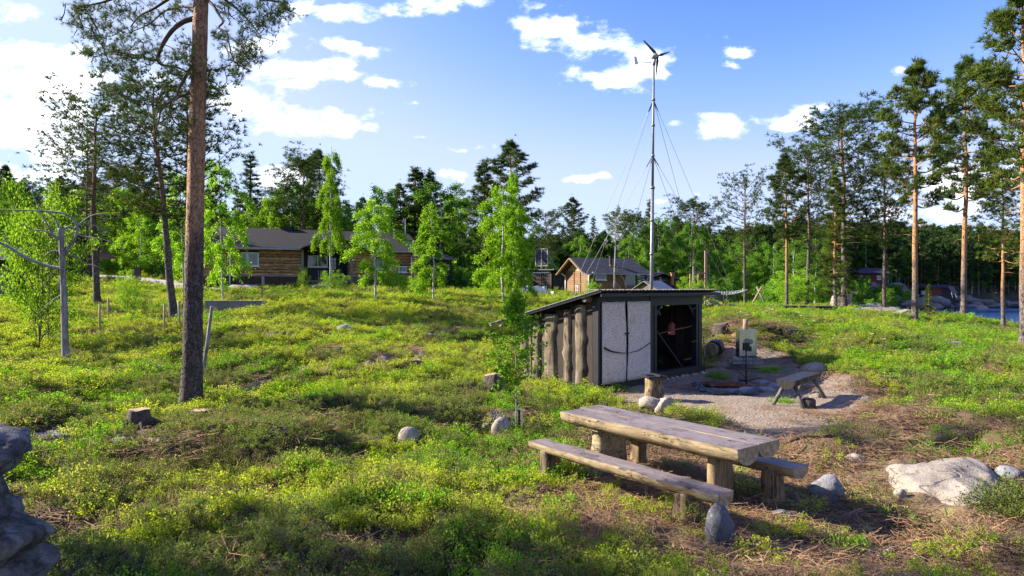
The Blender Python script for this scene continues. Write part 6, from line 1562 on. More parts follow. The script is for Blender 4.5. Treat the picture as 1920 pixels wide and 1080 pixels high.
# ------------------------------------------------------------------ kayak, play tower, net, trestle
p = at(1277, 36); p.z = CAMZ - (548 - 540) / F * 36
g = M(); n = 11; g.tube([(-.75 + 1.5 * k / n, 0, .04 * math.sin(k / n * PI)) for k in range(n + 1)], [.02 + .17 * math.sin(k / n * PI) ** .7 for k in range(n + 1)], 10, squash=.6)
g.box(-.5, -.44, -.2, .2, -1.4, -.02, 0); g.box(.44, .5, -.2, .2, -1.4, -.02, 0)
o = thing('kayak', 'upturned blue kayak on trestles seen over the lean-to roof', 'kayak', p, .25)
g2 = M(); n = 11; g2.tube([(-.75 + 1.5 * k / n, 0, .04 * math.sin(k / n * PI)) for k in range(n + 1)], [.02 + .17 * math.sin(k / n * PI) ** .7 for k in range(n + 1)], 10, squash=.6); g2.build('hull', MAT['boat_blue'], o, True)
for x in (-.45, .45): g2 = M(); gr = gz(p.x, p.y) - p.z; g2.bar((x, -.25, gr), (x, 0, -.06), .05, .05); g2.bar((x, .25, gr), (x, 0, -.06), .05, .05); g2.build('trestle', MAT['wood_grey'], o)
dT = 33.0; pT = at(1312, dT); tw = thing('play_tower', 'small wooden play tower with red boards and a log ramp', 'play tower', pT, 0)
def L_(px, py, d=dT): return P(px, py, d) - pT
for px, py, w_, dd in ((1301, 499, .10, 0), (1323.5, 470, .12, 0), (1304, 513, .09, .9), (1320, 513, .09, .9)):
    a = L_(px, py); g = M(); g.box(a.x - w_ / 2, a.x + w_ / 2, dd - .05, dd + .05, -.1, a.z); g.build('post', MAT['pole_wood'] if px != 1301 else MAT['wood_grey'], tw)
a = L_(1300, 511); b = L_(1322, 514); g = M(); g.box(a.x, b.x, -.09, -.05, b.z, a.z); g.build('top_rail', MAT['pole_wood'], tw)
for k, px in enumerate((1303.5, 1310, 1316)):
    a = L_(px, 514); b = L_(px, 541); g = M(); g.bar((a.x, -.02, b.z), (a.x + (.06 if k == 1 else 0), -.02, a.z), .09, .025, 0, (0, 1, 0)); g.build('red_board', MAT['red_board'], tw)
for py in (523, 531): a = L_(1317, py); b = L_(1321, py); g = M(); g.box(a.x, b.x + .02, -.08, -.05, a.z - .03, a.z + .03); g.build('rung', MAT['pole_wood'], tw)
a = L_(1300, 541); b = L_(1324, 541); g = M(); g.box(a.x, b.x, -.05, .95, a.z - .06, a.z); g.build('platform', MAT['pole_wood'], tw)
for k in range(3): a = L_(1315, 542 + k * 2.6); b = L_(1327, 542 + k * 2.6); g = M(); g.box(a.x, b.x, -.18, -.10, a.z - .055, a.z + .0); g.build('step_board', MAT['pole_wood'], tw)
for k in range(4):
    a = L_(1327, 543.5 + k * 3.8); b = L_(1354, 554 + k * 3.6); g = M(); g.cyl((a.x, -.1 - .02 * k, a.z), (b.x, -.1 - .02 * k, b.z), .042, .042, 8); g.build('ramp_pole', MAT['deck_wood'], tw, True)
a = L_(1354, 553); g = M(); g.cyl((a.x, -.2, a.z), (a.x, -.2, -.1), .04, .04, 8); g.build('ramp_post', MAT['pole_wood'], tw, True)
for k in range(4): a = L_(1322 + k * 3, 563 + k * 2.4); g = M(); g.box(a.x, a.x + .4, -.5, -.1, a.z - .05, a.z); g.build('low_step', MAT['wood_grey'], tw)
hm = thing('hammock', 'pale net hammock slung between the play tower and a pine', 'hammock', P(1363, 545, 36), 0)
V = []; n = 14; m_ = 5
for i in range(n + 1):
    t_ = i / n; px = 1331 + (1401 - 1331) * t_; py = 545 + 2.5 * math.sin(t_ * PI) - 1.5 * t_; w_ = .05 + .35 * math.sin(t_ * PI)
    c = P(px, py, 35 + 6 * t_) - hm.location
    for q in range(m_): s = q / (m_ - 1) * 2 - 1; V.append((c.x, c.y + s * w_, c.z - .16 * (1 - s * s) * math.sin(t_ * PI)))
g = M()
for i in range(n + 1):
    if i < n:
        for q in range(m_): g.bar(V[i * m_ + q], V[(i + 1) * m_ + q], .03, .03)
    if 0 < i < n: 
        for q in range(m_ - 1): g.bar(V[i * m_ + q], V[i * m_ + q + 1], .02, .02)
g.build('net', MAT['netting'], hm)
a = P(1363, 544, 35.6); g = M(); g.cyl(Vector((a.x, a.y, gz(a.x, a.y))) - hm.location, a - hm.location, .03, .03, 6); g.build('prop', MAT['wood_grey'], hm)
tr = thing('crossed_poles', 'two bare poles leaning crosswise in front of the boardwalk', 'trestle', hit(1420, 578, 20, 60), 0)
dd = tr.location.y
for (x0_, y0_, x1_, y1_, mt_, o_) in ((1405, 579, 1429, 537, 'pole_wood', -.08), (1439, 577, 1419, 538, 'wood_grey', .08)):
    a = P(x0_, y0_, dd + o_) - tr.location; b = P(x1_, y1_, dd + o_) - tr.location; g = M(); a2 = a + (a - b) * .06; g.cyl(a2, b, .072, .062, 10); g.build('pole', MAT[mt_], tr, True)
# boardwalk behind the rise
bw = thing('boardwalk', 'long low boardwalk running behind the rise under the pines', 'boardwalk', P(1460, 573, 34), 0)
n = 34; A_ = P(1322, 570, 33.0); B_ = P(1562, 573.5, 34.5); pm_ = None
for k in range(n):
    c = A_.lerp(B_, (k + .5) / n) - bw.location
    if pm_ is None:
        g = M(); w_ = (B_ - A_).length / n; g.box(-w_ / 2 + .006, w_ / 2 - .006, -.5, .5, -.035, 0); pm_ = g.mesh('plank', MAT['deck_wood'])
    link('plank', pm_, bw, c, (0, 0, .04))
for y in (-.4, .4): g = M(); a = A_ - bw.location; b = B_ - bw.location; g.bar((a.x, a.y + y, a.z - .11), (b.x, b.y + y, b.z - .11), .08, .14); g.build('beam', MAT['skirt_wood'], bw)
for k in range(8): c = A_.lerp(B_, (k + .5) / 8) - bw.location; g = M(); g.box(c.x - .07, c.x + .07, c.y - .35, c.y - .2, -1.2, c.z - .18); g.build('support', MAT['stump_bark'], bw)
# lakeside boardwalk in three steps
lb = thing('lake_boardwalk', 'grey plank walkway stepping down to the lake at the right', 'boardwalk', P(1850, 600, 42), 0)
segs = [((1735, 592, 41), (1795, 592, 43)), ((1792, 594, 42), (1862, 597, 43)), ((1856, 601, 41), (1880, 604, 41)), ((1878, 606, 38), (1925, 613, 38))]
for (q0, q1) in segs:
    A_ = P(*q0); B_ = P(*q1); L0 = (B_ - A_).length; n = max(3, int(L0 / .3))
    for k in range(n):
        c = A_.lerp(B_, (k + .5) / n) - lb.location; g = M(); g.box(-L0 / n / 2 + .01, L0 / n / 2 - .01, -.45, .45, -.04, 0); g.build('plank', MAT['deck_wood'], lb, False, c, (0, math.atan2(A_.z - B_.z, B_.x - A_.x) , 0))
    a = A_ - lb.location; b = B_ - lb.location; g = M(); g.bar((a.x, a.y - .4, a.z - .12), (b.x, b.y - .4, b.z - .12), .08, .14); g.build('beam', MAT['wood_dark'], lb)
    g = M(); g.box(a.x, a.x + .1, a.y - .3, a.y - .2, -1.5, a.z - .05); g.box(b.x - .1, b.x, b.y - .3, b.y - .2, -1.5, b.z - .05); g.build('support', MAT['wood_dark'], lb)
# ------------------------------------------------------------------ left hand sheds
W1 = Wall(150, 48, 205, 50, 2.75)
bs = thing('brown_shed', 'dark upright board shed with sloping roof behind the dead tree', 'shed', W1.loc, W1.rz)
def rt(x): return W1.z(150, 446) + (W1.z(207, 484) - W1.z(150, 446)) * x / W1.u(207)
for k in range(8):
    x = -.35 + k * .22; g = M(); g.box(x, x + .21, -.004 * (k % 2), .04, -.4, rt(x + .2) - .06); g.build('board', MAT['skirt_wood'], bs)
g = M(); g.box(-.35, 1.38, .05, 3.5, -.4, rt(1.4) - .05); g.build('wall', MAT['wood_dark'], bs)
x = W1.u(167); g = M(); g.box(x - .12, x + .12, -.02, -.006, W1.z(167, 486), W1.z(167, 484.5)); g.build('sign_plate', MAT['trim_grey'], bs)
xr = W1.u(209); roof_slab(bs, [(xr, -.5, rt(xr)), (xr, 3.8, rt(xr)), (-.6, 3.8, rt(-.6)), (-.6, -.5, rt(-.6))], .08, 'roof_tin')
g = M(); g.bar((xr, -.53, rt(xr) - .02), (-.6, -.53, rt(-.6) - .02), .05, .15, 0, (0, 1, 0)); g.build('barge_board', MAT['deck_wood'], bs)
xl = -1.9; roof_slab(bs, [(xl, -.3, rt(-.6) - .95), (-.35, -.3, rt(-.6) - .95), (-.35, 2.5, rt(-.6) - .7), (xl, 2.5, rt(-.6) - .7)], .06, 'wood_grey', 'lean_to_roof')
g = M(); g.box(xl + .1, -.36, .4, .5, -.4, rt(-.6) - 1.0); g.build('lean_to_wall', MAT['skirt_wood'], bs)
fr = thing('timber_frame', 'open frame of grey timbers standing above the lean-to roof', 'timber frame', W1.world(-1.2, .5, 0), W1.rz)
ft = W1.z(130, 424); fb2 = W1.z(130, 470)
for x in (-.85, -.1, .6): g = M(); g.box(x - .05, x + .05, -.05, .05, -.4, ft); g.build('post', MAT['wood_grey'], fr)
for z in (ft, (ft * 2 + fb2) / 3, fb2): g = M(); g.box(-.95, .95, -.09, -.05, z - .05, z + .05); g.build('rail', MAT['wood_grey'], fr)
W2 = Wall(-60, 33, 27, 34, 1.75)
ls = thing('plank_shed', 'weathered plank shed with wide door cut by the left edge', 'shed', W2.loc, W2.rz)
z2 = W2.z(15, 490)
n = 9; x0_ = 0; x1_ = W2.u(14)
for k in range(n): x = x0_ + (x1_ - x0_) * k / n; g = M(); g.box(x, x + (x1_ - x0_) / n - .01, -.02 - .004 * (k % 2), .02, -.1, z2 - .25); g.build('door_board', MAT['wood_grey'], ls)
for k in range(9): z = k * .21 - .1; g = M(); g.box(x1_ + .03, W2.L, -.01 - .004 * (k % 2), .03, z, z + .20); g.build('wall_board', MAT['deck_wood'], ls)
g = M(); g.box(0, x1_ + .05, -.06, -.03, W2.z(5, 502), W2.z(5, 500)); g.build('door_rail', MAT['wood_grey'], ls)
g = M(); g.box(0, W2.L - .02, .04, 3, -.4, z2 - .05); g.box(W2.L, W2.u(45), .8, 3, -.4, z2 - .1); g.build('wall', MAT['wood_dark'], ls)
roof_slab(ls, [(-.5, -.4, z2), (W2.L + .55, -.4, z2), (W2.L + .3, 1.5, z2 + .7), (-.5, 1.5, z2 + .7)], .07, 'roof_tin'); roof_slab(ls, [(W2.L + .55, 3.4, z2), (-.5, 3.4, z2), (-.5, 1.5, z2 + .7), (W2.L + .3, 1.5, z2 + .7)], .07, 'roof_tin')
for k in range(3): g = M(); g.box(-.2, W2.L + .3, -.75 + .2 * k, -.55 + .2 * k, -.35 + .08 * k, -.28 + .08 * k); g.build('step', MAT['wood_dark'], ls)
# upright board screen and bench by the drive
ps = at(256, 52); sc_o = thing('board_screen', 'small dark upright board screen beside the gravel drive', 'board fence', ps, 0)
r = random.Random(8)
for k in range(7): x = -.34 + k * .1; h_ = 1.05 + r.uniform(-.08, .1); g = M(); g.box(x, x + .085, 0, .03, .0, h_); g.build('board', MAT['skirt_wood'], sc_o)
for z in (.12, .28): g = M(); g.box(-.1, .45, -.2, -.16, z, z + .09); g.build('rail', MAT['wood_grey'], sc_o)
# posts, leaning stick, planter, bird table
def post(px, pyt, pyb, w_, label, mat='wood_post', lean=0.0, group=None):
    p = hit(px, pyb, 8, 60); h_ = (pyb - pyt) / F * p.y; g = M(); r = random.Random(int(px)); g.tube([(0, 0, -.2), (lean * .5, 0, h_ * .5), (lean, 0, h_)], [w_, w_ * .95, w_ * .9], 9, 0, .05, r)
    tag(g.build('wooden_post', MAT[mat], None, True, p), label, 'post', group)
post(187, 571, 622, .038, 'pale wooden stake, front one of the left pair'); post(203, 560, 606, .042, 'pale wooden stake, rear one of the left pair')
post(308, 571, 628, .036, 'pale wooden stake in front of the leaning pine'); post(337, 565, 616, .038, 'pale wooden stake between the leaning pine and the foreground pine', lean=-.04)
p = hit(378, 712); g = M(); g.tube([(0, 0, -.1), (.10, .05, .75), (.22, .02, 1.62)], [.045, .042, .035], 8, 0, .08, random.Random(2)); tag(g.build('leaning_stick', MAT['dead_wood'], None, True, p), 'grey barkless stick leaning beside the foreground pine trunk', 'stick')
pl_ = thing('stone_trough', 'long low grey block wall in the heath right of the foreground pine', 'low wall', hit(443, 583), .03)
NO_GROW += [(pl_.location.x + q * .3, pl_.location.y - .2, .38) for q in range(-5, 6)]
for k in range(5): g = M(); x = -1.36 + k * .545; g.box(x, x + .535, -.2, .2, -.2, .38); g.build('block', MAT['block'], pl_)
g = M(); g.box(-1.38, 1.38, -.23, .23, .38, .43); g.build('coping', MAT['rock_grey'], pl_)
bt = thing('bird_table', 'small pale feeding board on a post near the house', 'bird table', at(491, 35.5), 0)
h_ = CAMZ - (541 - 540) / F * 35.5 - bt.location.z; g = M(); g.cyl((0, 0, -.1), (0, 0, h_), .035, .03, 8); g.build('post', MAT['wood_grey'], bt, True); g = M(); g.box(-.20, .20, -.15, .15, h_, h_ + .03); g.build('board', MAT['stump_top'], bt); g = M(); g.tube([(-.1, 0, h_ + .05), (.08, 0, h_ + .05)], [.05, .03], 8); g.build('bread', MAT['chimney_rust'], bt, True)
# gravel heaps and stones along the house foot
for px, d, w_, h_, lb_ in ((455, 47, 1.5, .5, 'grey gravel heap before the left part of the house'), (395, 46, 1.2, .3, 'small gravel heap left of the larger one'), (603, 47.5, .8, .35, 'gravel heap in front of the porch steps')):
    p = at(px, d); tag(link('gravel_heap', rock_mesh('gravel_heap', (w_, .8, h_), int(px), MAT['road_gravel'], 0, 3, .10), None, p), lb_, 'gravel heap')
r = random.Random(14)
for k, px in enumerate((585, 592, 612, 632, 641, 649, 668, 682, 700, 718, 735, 752)):
    rock(px, 545 + r.uniform(-1, 2.5), r.uniform(8, 18), r.uniform(4, 8), 'pale rubble stone at the foot of the log house', 200 + k, 'rock_pale', .8, r.random(), sub=2, group='rubble stones along the house foot')
# ------------------------------------------------------------------ far shore cabins
rc = thing('red_cabin', 'dark red cabin under the trees across the lake', 'cabin', Vector(((1630 - 960) / F * 112, 112, 0)), 0)
gx0 = rc.location.x; rc.location.z = gz(gx0, 112) - .1; zz = CAMZ + (540 - 527) / F * 112 - rc.location.z
h0 = zz - .3
for k in range(9): g = M(); g.box(-2.6 + k * .6, -2.6 + k * .6 + .58, -.02 * (k % 2), .08, h0 - .2, h0 + 1.6); g.build('wall_board', MAT['red_board'], rc)
g = M(); g.box(-2.6, 2.8, .1, 3, -.5, h0 + 1.6); g.build('wall', MAT['red_board'], rc)
window(rc, -1.9, -1.2, h0 + .5, h0 + 1.2, -.03, sill=False); window(rc, 1.2, 1.9, h0 + .5, h0 + 1.2, -.03, sill=False)
roof_slab(rc, [(-3, -.5, h0 + 1.5), (3.2, -.5, h0 + 1.5), (3.2, 1.5, h0 + 2.4), (-3, 1.5, h0 + 2.4)], .08, 'roof_tin'); roof_slab(rc, [(3.2, 3.5, h0 + 1.5), (-3, 3.5, h0 + 1.5), (-3, 1.5, h0 + 2.4), (3.2, 1.5, h0 + 2.4)], .08, 'roof_tin')
sc2 = thing('lakeside_hut', 'low hut with rusty red wall on the rocks across the lake', 'hut', Vector(((1752 - 960) / F * 116, 116, 0)), 0); sc2.location.z = gz(sc2.location.x, 116)
h0 = CAMZ + (540 - 553) / F * 116 - sc2.location.z
for k in range(5): g = M(); g.box(-1.3, 1.2, -.01 * (k % 2), .05, h0 + k * .24, h0 + k * .24 + .23); g.build('wall_board', MAT['rust'], sc2)
g = M(); g.box(-1.3, 3.6, .06, 2.4, -.6, h0 + 1.2); g.build('wall', MAT['wood_dark'], sc2); roof_slab(sc2, [(-1.6, -.4, h0 + 1.25), (3.9, -.4, h0 + 1.25), (3.9, 2.6, h0 + 1.7), (-1.6, 2.6, h0 + 1.7)], .08, 'roof_tin')
g = M(); g.box(-2.2, -1.5, -.1, .2, h0, h0 + .7); g.build('white_box', MAT['trim_grey'], sc2)
s3 = thing('solar_array', 'tilted dark solar panel on the rocks across the lake', 'solar panel', P(1786, 551, 113), .1)
g = M(); g.bar((0, 0, 0), (-.55, .3, 1.3), .05, 1.1, 0, (1, 0, 0)); g = M(); g.hexa([(0, 0, 0), (1.0, 0, 0), (.55, .5, 1.25), (-.4, .5, 1.25)], [(0, .05, 0), (1.0, .05, 0), (.55, .55, 1.25), (-.4, .55, 1.25)]); g.build('panel', MAT['solar'], s3)
g = M(); g.bar((.1, .1, -.6), (.1, .5, .7), .05, .05); g.bar((.8, .1, -.6), (.5, .5, .7), .05, .05); g.build('leg', MAT['trim_grey'], s3)
# ------------------------------------------------------------------ wind turbine on its guyed mast
dM = 26.0; pm = at(1220.5, dM); mast_top = CAMZ + (540 - 122) / F * dM - pm.z
wt = thing('wind_turbine', 'small three bladed wind turbine on a tall guyed metal mast', 'wind turbine', pm, 0)
lean_x = (1226 - 1220.5) / F * dM
g = M()
seg = [(0, .085), (.42, .078), (.44, .060), (1, .050)]
def mp(t_): return Vector((lean_x * t_, 0, mast_top * t_))
def tz_(py): return (CAMZ + (540 - py) / F * dM - pm.z) / mast_top
for (a, r0_), (b, r1_) in (((0, .068), (tz_(352), .064)), ((tz_(352), .052), (1, .040))): g = M(); g.cyl(mp(a), mp(b), r0_, r1_, 14); g.build('mast', MAT['galvanized'], wt, True)
for py in (476, 413, 352, 292, 235, 187): t_ = tz_(py); g = M(); g.cyl(mp(t_) - Vector((0, 0, .04)), mp(t_) + Vector((0, 0, .04)), .09 if py > 300 else .068, .09 if py > 300 else .068, 12); g.build('collar', MAT['galvanized'], wt, True)
hub = P(1228, 106, dM) - pm
g = M(); g.tube([hub + Vector((-.16, .02, -.02)), hub + Vector((-.06, 0, 0)), hub + Vector((.06, -.02, 0)), hub + Vector((.14, -.04, 0))], [.05, .12, .11, .05], 12); g.cyl(mp(1), hub, .06, .06, 10); nac = g.build('nacelle', MAT['trim_grey'], wt, True)
for (px, py) in ((1207, 76), (1256, 97), (1230, 143)):
    tip = P(px, py, dM) - pm; h0 = hub + Vector((.10, -.08, 0)); d = (tip - h0); L0 = d.length; d.normalize(); s_ = d.cross(Vector((0, 1, 0))).normalized()
    V = []
    for t_, w_ in ((0, .03), (.12, .05), (.25, .10), (.6, .06), (1, .025)):
        c = h0 + d * L0 * t_
        for a, b in ((-1, -.012), (1, .012)): V.append(c + s_ * w_ * a * .5 + Vector((0, b * 1.5 - .01, 0))); 
        for a, b in ((1, .03), (-1, .012)): V.append(c + s_ * w_ * a * .5 + Vector((0, b + .01, 0)))
    Fc = [(i * 4 + k, i * 4 + (k + 1) % 4, (i + 1) * 4 + (k + 1) % 4, (i + 1) * 4 + k) for i in range(4) for k in range(4)] + [(16, 17, 18, 19)]
    g = M(); g.add(V, Fc); g.build('blade', MAT['black_iron'], wt)
a = P(1222, 117, dM) - pm; b = P(1196, 118, dM) - pm; g = M(); g.cyl(a, b, .02, .018, 8); g.build('tail_boom', MAT['white_paint'], wt, True)
c = P(1190, 112, dM) - pm; g = M(); g.hexa([b + Vector((.02, 0, -.03)), P(1190, 121, dM) - pm, P(1189, 105, dM) - pm, P(1194, 107, dM) - pm], [q + Vector((0, .02, 0)) for q in (b + Vector((.02, 0, -.03)), P(1190, 121, dM) - pm, P(1189, 105, dM) - pm, P(1194, 107, dM) - pm)]); g.build('tail_fin', MAT['white_paint'], wt)
anch = {'a': at(1092, 36), 'b': at(1050, 31), 'c': at(1330, 38), 'd': at(1390, 31), 'e': at(1148, 40)}
for py, names in ((187, 'abcd'), (292, 'bedc'), (413, 'cd')):
    for nm in names:
        a = mp(tz_(py)); b = anch[nm] - pm; dv = (b - a).normalized(); g = M(); g.cyl(a + dv * .12, b, .0075, .0075, 5); g.build('guy_wire', MAT['wire'], wt)
        g = M(); g.cyl(a, a + dv * .5, .016, .016, 6); g.build('turnbuckle', MAT['black_iron'], wt)
# ------------------------------------------------------------------ dead snag behind the shed
dS = 39.0; ps = at(1152.5, dS); sn = thing('dead_snag', 'thin dead standing tree with a few pale bare branches before the small cabin', 'dead tree', ps, 0)
def S_(px, py, dy=0): return P(px, py, dS + dy) - ps
g = M(); b_ = S_(1152, 570); g.tube([Vector((b_.x, 0, -.1)), S_(1152, 540), S_(1153, 500), S_(1154, 470), S_(1154, 442), S_(1154, 421)], [.075, .07, .055, .045, .03, .012], 9, 0, .06, random.Random(1)); g.build('trunk', MAT['dead_wood'], sn, True)
for pts in ([(1153, 481), (1159, 482), (1163, 488), (1169, 490)], [(1154, 502), (1160, 499), (1166, 503), (1175, 506)], [(1153, 512), (1161, 513), (1168, 520), (1172, 532), (1178, 547)], [(1153, 520), (1155, 530), (1162, 538), (1164, 548)], [(1153, 466), (1158, 468)], [(1153, 510), (1160, 508), (1168, 516)], [(1154, 455), (1151, 450)]):
    g = M(); g.tube([S_(x, y, .1 * k) for k, (x, y) in enumerate(pts)], [.028 - .005 * k for k in range(len(pts))], 6); g.build('branch', MAT['root_wood'], sn, True)
# ------------------------------------------------------------------ grey dead tree at the left
pd = hit(125, 682); dD = pd.y; dt = thing('dead_tree', 'grey barkless dead tree with sweeping bare limbs at the left', 'dead tree', pd, 0)
def T2(px, py, dy=0): return P(px, py, dD + dy) - pd
def limb(pts, r0_, r1_, nm='branch', n=8, jit=.07, par=None, mat='dead_wood', f=T2, sd=1):
    q = [f(*p_) for p_ in pts]; out_ = []; N_ = len(q)
    for i in range(N_ - 1):       # catmull-rom
        p0 = q[max(i - 1, 0)]; p1 = q[i]; p2 = q[i + 1]; p3 = q[min(i + 2, N_ - 1)]
        for k in range(4):
            t_ = k / 4; out_.append(.5 * ((2 * p1) + (p2 - p0) * t_ + (2 * p0 - 5 * p1 + 4 * p2 - p3) * t_ * t_ + (3 * p1 - p0 - 3 * p2 + p3) * t_ ** 3))
    out_.append(q[-1]); m_ = len(out_); g = M(); r = random.Random(sd + m_)
    g.tube(out_, [r0_ + (r1_ - r0_) * (k / (m_ - 1)) ** .8 for k in range(m_)], n, 0, jit, r); g.build(nm, MAT[mat], par, True); return out_
limb([(125, 690), (122, 640), (120, 560), (117, 500), (115, 450), (113, 428)], .098, .055, 'trunk', 12, .04, dt)
limb([(116, 503), (95, 500), (70, 492), (40, 478), (15, 462), (-15, 450)], .048, .03, par=dt)
limb([(118, 480), (128, 465), (140, 448), (145, 430), (138, 412), (118, 400), (85, 396), (40, 394), (-10, 393)], .05, .016, par=dt)
limb([(114, 452), (100, 440), (88, 420), (78, 400), (68, 380), (60, 360)], .036, .010, par=dt)
limb([(115, 450), (118, 432), (130, 425), (142, 430)], .045, .022, par=dt)
limb([(140, 428), (150, 420), (165, 408), (180, 402), (200, 402)], .03, .012, par=dt)
limb([(112, 440), (108, 420), (100, 405), (85, 396)], .035, .015, par=dt)
limb([(100, 442), (80, 432), (60, 430), (40, 418)], .022, .008, par=dt)
limb([(113, 472), (98, 470), (84, 480)], .022, .01, par=dt)
limb([(122, 478), (145, 482), (160, 494), (178, 498), (192, 504)], .024, .008, par=dt)
limb([(145, 440), (165, 445), (190, 448), (225, 460)], .022, .007, par=dt)
limb([(160, 412), (175, 422), (190, 428), (205, 440)], .016, .006, par=dt)
limb([(117, 552), (100, 562), (85, 575), (72, 588)], .020, .007, par=dt)
limb([(118, 505), (112, 520), (108, 545)], .016, .006, par=dt)
limb([(18, 455), (10, 452), (8, 440), (4, 432)], .022, .008, par=dt)
limb([(62, 366), (60, 350), (64, 340)], .014, .006, par=dt)
# ------------------------------------------------------------------ the tall foreground pine
pp = hit(358, 766); dP = pp.y; fp_ = thing('foreground_pine', 'nearest and tallest pine with thick scaly trunk and twisting limbs at the left', 'pine tree', pp, 0)
def T3(px, py, dy=0): return P(px, py, dP + dy) - pp
tr_pts = [T3(358, 800), T3(358, 764), T3(360, 720), T3(362, 600), T3(366, 400), T3(371, 200), T3(377, 0), T3(381, -200), T3(384, -420), T3(386, -640)]
T = Tubes(28); path = []
for a, b in zip(tr_pts[:-1], tr_pts[1:]):
    for k in range(12): path.append(tuple(a.lerp(b, k / 12)))
path.append(tuple(tr_pts[-1])); path = np.array(path); m_ = len(path); zz = path[:, 2]
rad = np.interp(zz, [-.4, .0, .25, .8, 3, 5.5, 8, 12, 16], [.34, .255, .212, .182, .165, .148, .130, .075, .02])
T.add(path, rad); tm = T.mesh('trunk', MAT['bark_near'])
co = np.empty(len(tm.vertices) * 3, np.float32); tm.vertices.foreach_get('co', co); co = co.reshape(-1, 3)
ctr = np.stack([np.interp(co[:, 2], path[:, 2], path[:, 0]), np.interp(co[:, 2], path[:, 2], path[:, 1])], 1)
dv = co[:, :2] - ctr; an = np.arctan2(dv[:, 1], dv[:, 0])
bump_ = 1 + .055 * (fbm(an * 3.2 + 20, co[:, 2] * 3.5, 60, 3) - .5) * 2 + .03 * (vnoise(an * 7 + 20, co[:, 2] * 9, 61) - .5) * 2
co[:, :2] = ctr + dv * bump_[:, None]; tm.vertices.foreach_set('co', co.ravel()); tm.update(); link('trunk', tm, fp_)
limbs = []
for k, (px_, py_, L_, a_) in enumerate(((371, 270, .22, .3), (369, 330, .16, 2.6), (373, 232, .25, 3.3), (372, 205, .3, .1), (367, 420, .12, 4.6), (374, 88, .3, 3.0))):
    b = T3(px_, py_); g = M(); d_ = Vector((math.cos(a_), math.sin(a_), .25)); g.tube([b + d_ * .12, b + d_ * (.16 + L_ * .5), b + d_ * (.16 + L_)], [.018, .013, .006], 6); g.build('branch_stub', MAT['twig_bark'], fp_, True)
def pl2(pts, r0_, r1_, mat='bark_near', sd=1): limbs.append(np.array([tuple(v) for v in limb(pts, r0_, r1_, 'limb', 10, .06, fp_, mat, T3, sd)]))
pl2([(372, 35), (350, 38), (328, 52), (310, 75), (300, 95), (295, 112), (305, 122), (330, 126), (350, 135, -.3), (362, 150, -.5)], .060, .012, 'twig_bark')
pl2([(296, 112), (280, 112, .2), (255, 104, .4), (225, 98, .5), (195, 92, .6)], .030, .008, 'twig_bark')
pl2([(368, 115), (355, 132, -.2), (342, 155, -.3), (332, 175, -.4), (336, 182, -.4), (322, 190, -.5), (298, 198, -.6), (275, 196, -.7)], .040, .010, 'twig_bark')
pl2([(365, 171), (345, 178, .2), (322, 188, .3), (303, 205, .4), (298, 225, .5), (290, 250, .5)], .042, .010, 'twig_bark')
pl2([(330, 162), (308, 163, -.5), (303, 175, -.6), (308, 190, -.6)], .020, .008, 'twig_bark')
pl2([(322, 188), (318, 205, .2), (325, 225, .2), (345, 245, .3), (362, 262, .4)], .022, .007, 'twig_bark')
pl2([(376, -25), (330, -10), (290, 15, .3), (262, 30, .5), (245, 50, .7)], .05, .010, 'twig_bark')
pl2([(376, -40), (320, -30, -.4), (250, -15, -.8), (190, 5, -1.0), (150, 12, -1.1)], .05, .010, 'twig_bark')
pl2([(378, 15), (345, 12, .4), (310, 20, .8), (280, 45, 1.0), (240, 62, 1.2)], .035, .008, 'twig_bark')
pl2([(380, -5), (398, 8, -.2), (412, 30, -.3), (418, 42, -.4), (410, 52, -.4), (425, 62, -.5), (432, 95, -.6), (440, 118, -.6)], .034, .008, 'twig_bark')
pl2([(380, -40), (420, -30, .3), (460, -12, .5), (500, 0, .6), (540, 5, .7)], .05, .010, 'twig_bark')
pl2([(381, -20), (415, -5, .4), (450, 22, .7), (475, 50, .9), (490, 70, 1.0)], .035, .008, 'twig_bark')
pl2([(372, 130), (385, 128, .3), (392, 135, .3)], .018, .008, 'twig_bark'); pl2([(371, 170), (388, 178, .2), (402, 176, .3)], .02, .008, 'twig_bark')
for k in range(16):       # the crown above the frame
    r = random.Random(k); py = -120 - k * 32; a = k * 2.4; L_0 = 3.0 - .13 * k; b = T3(379 + (k * .3), py); q = [b + Vector((math.cos(a) * L_0 * t_, math.sin(a) * L_0 * t_, .5 * L_0 * t_ * t_ + .15 * math.sin(t_ * 6))) for t_ in (0, .25, .5, .75, 1)]
    g = M(); g.tube(q, [.05, .04, .03, .02, .01], 6); g.build('limb', MAT['twig_bark'], fp_, True); limbs.append(np.array([tuple(v) for v in q]))
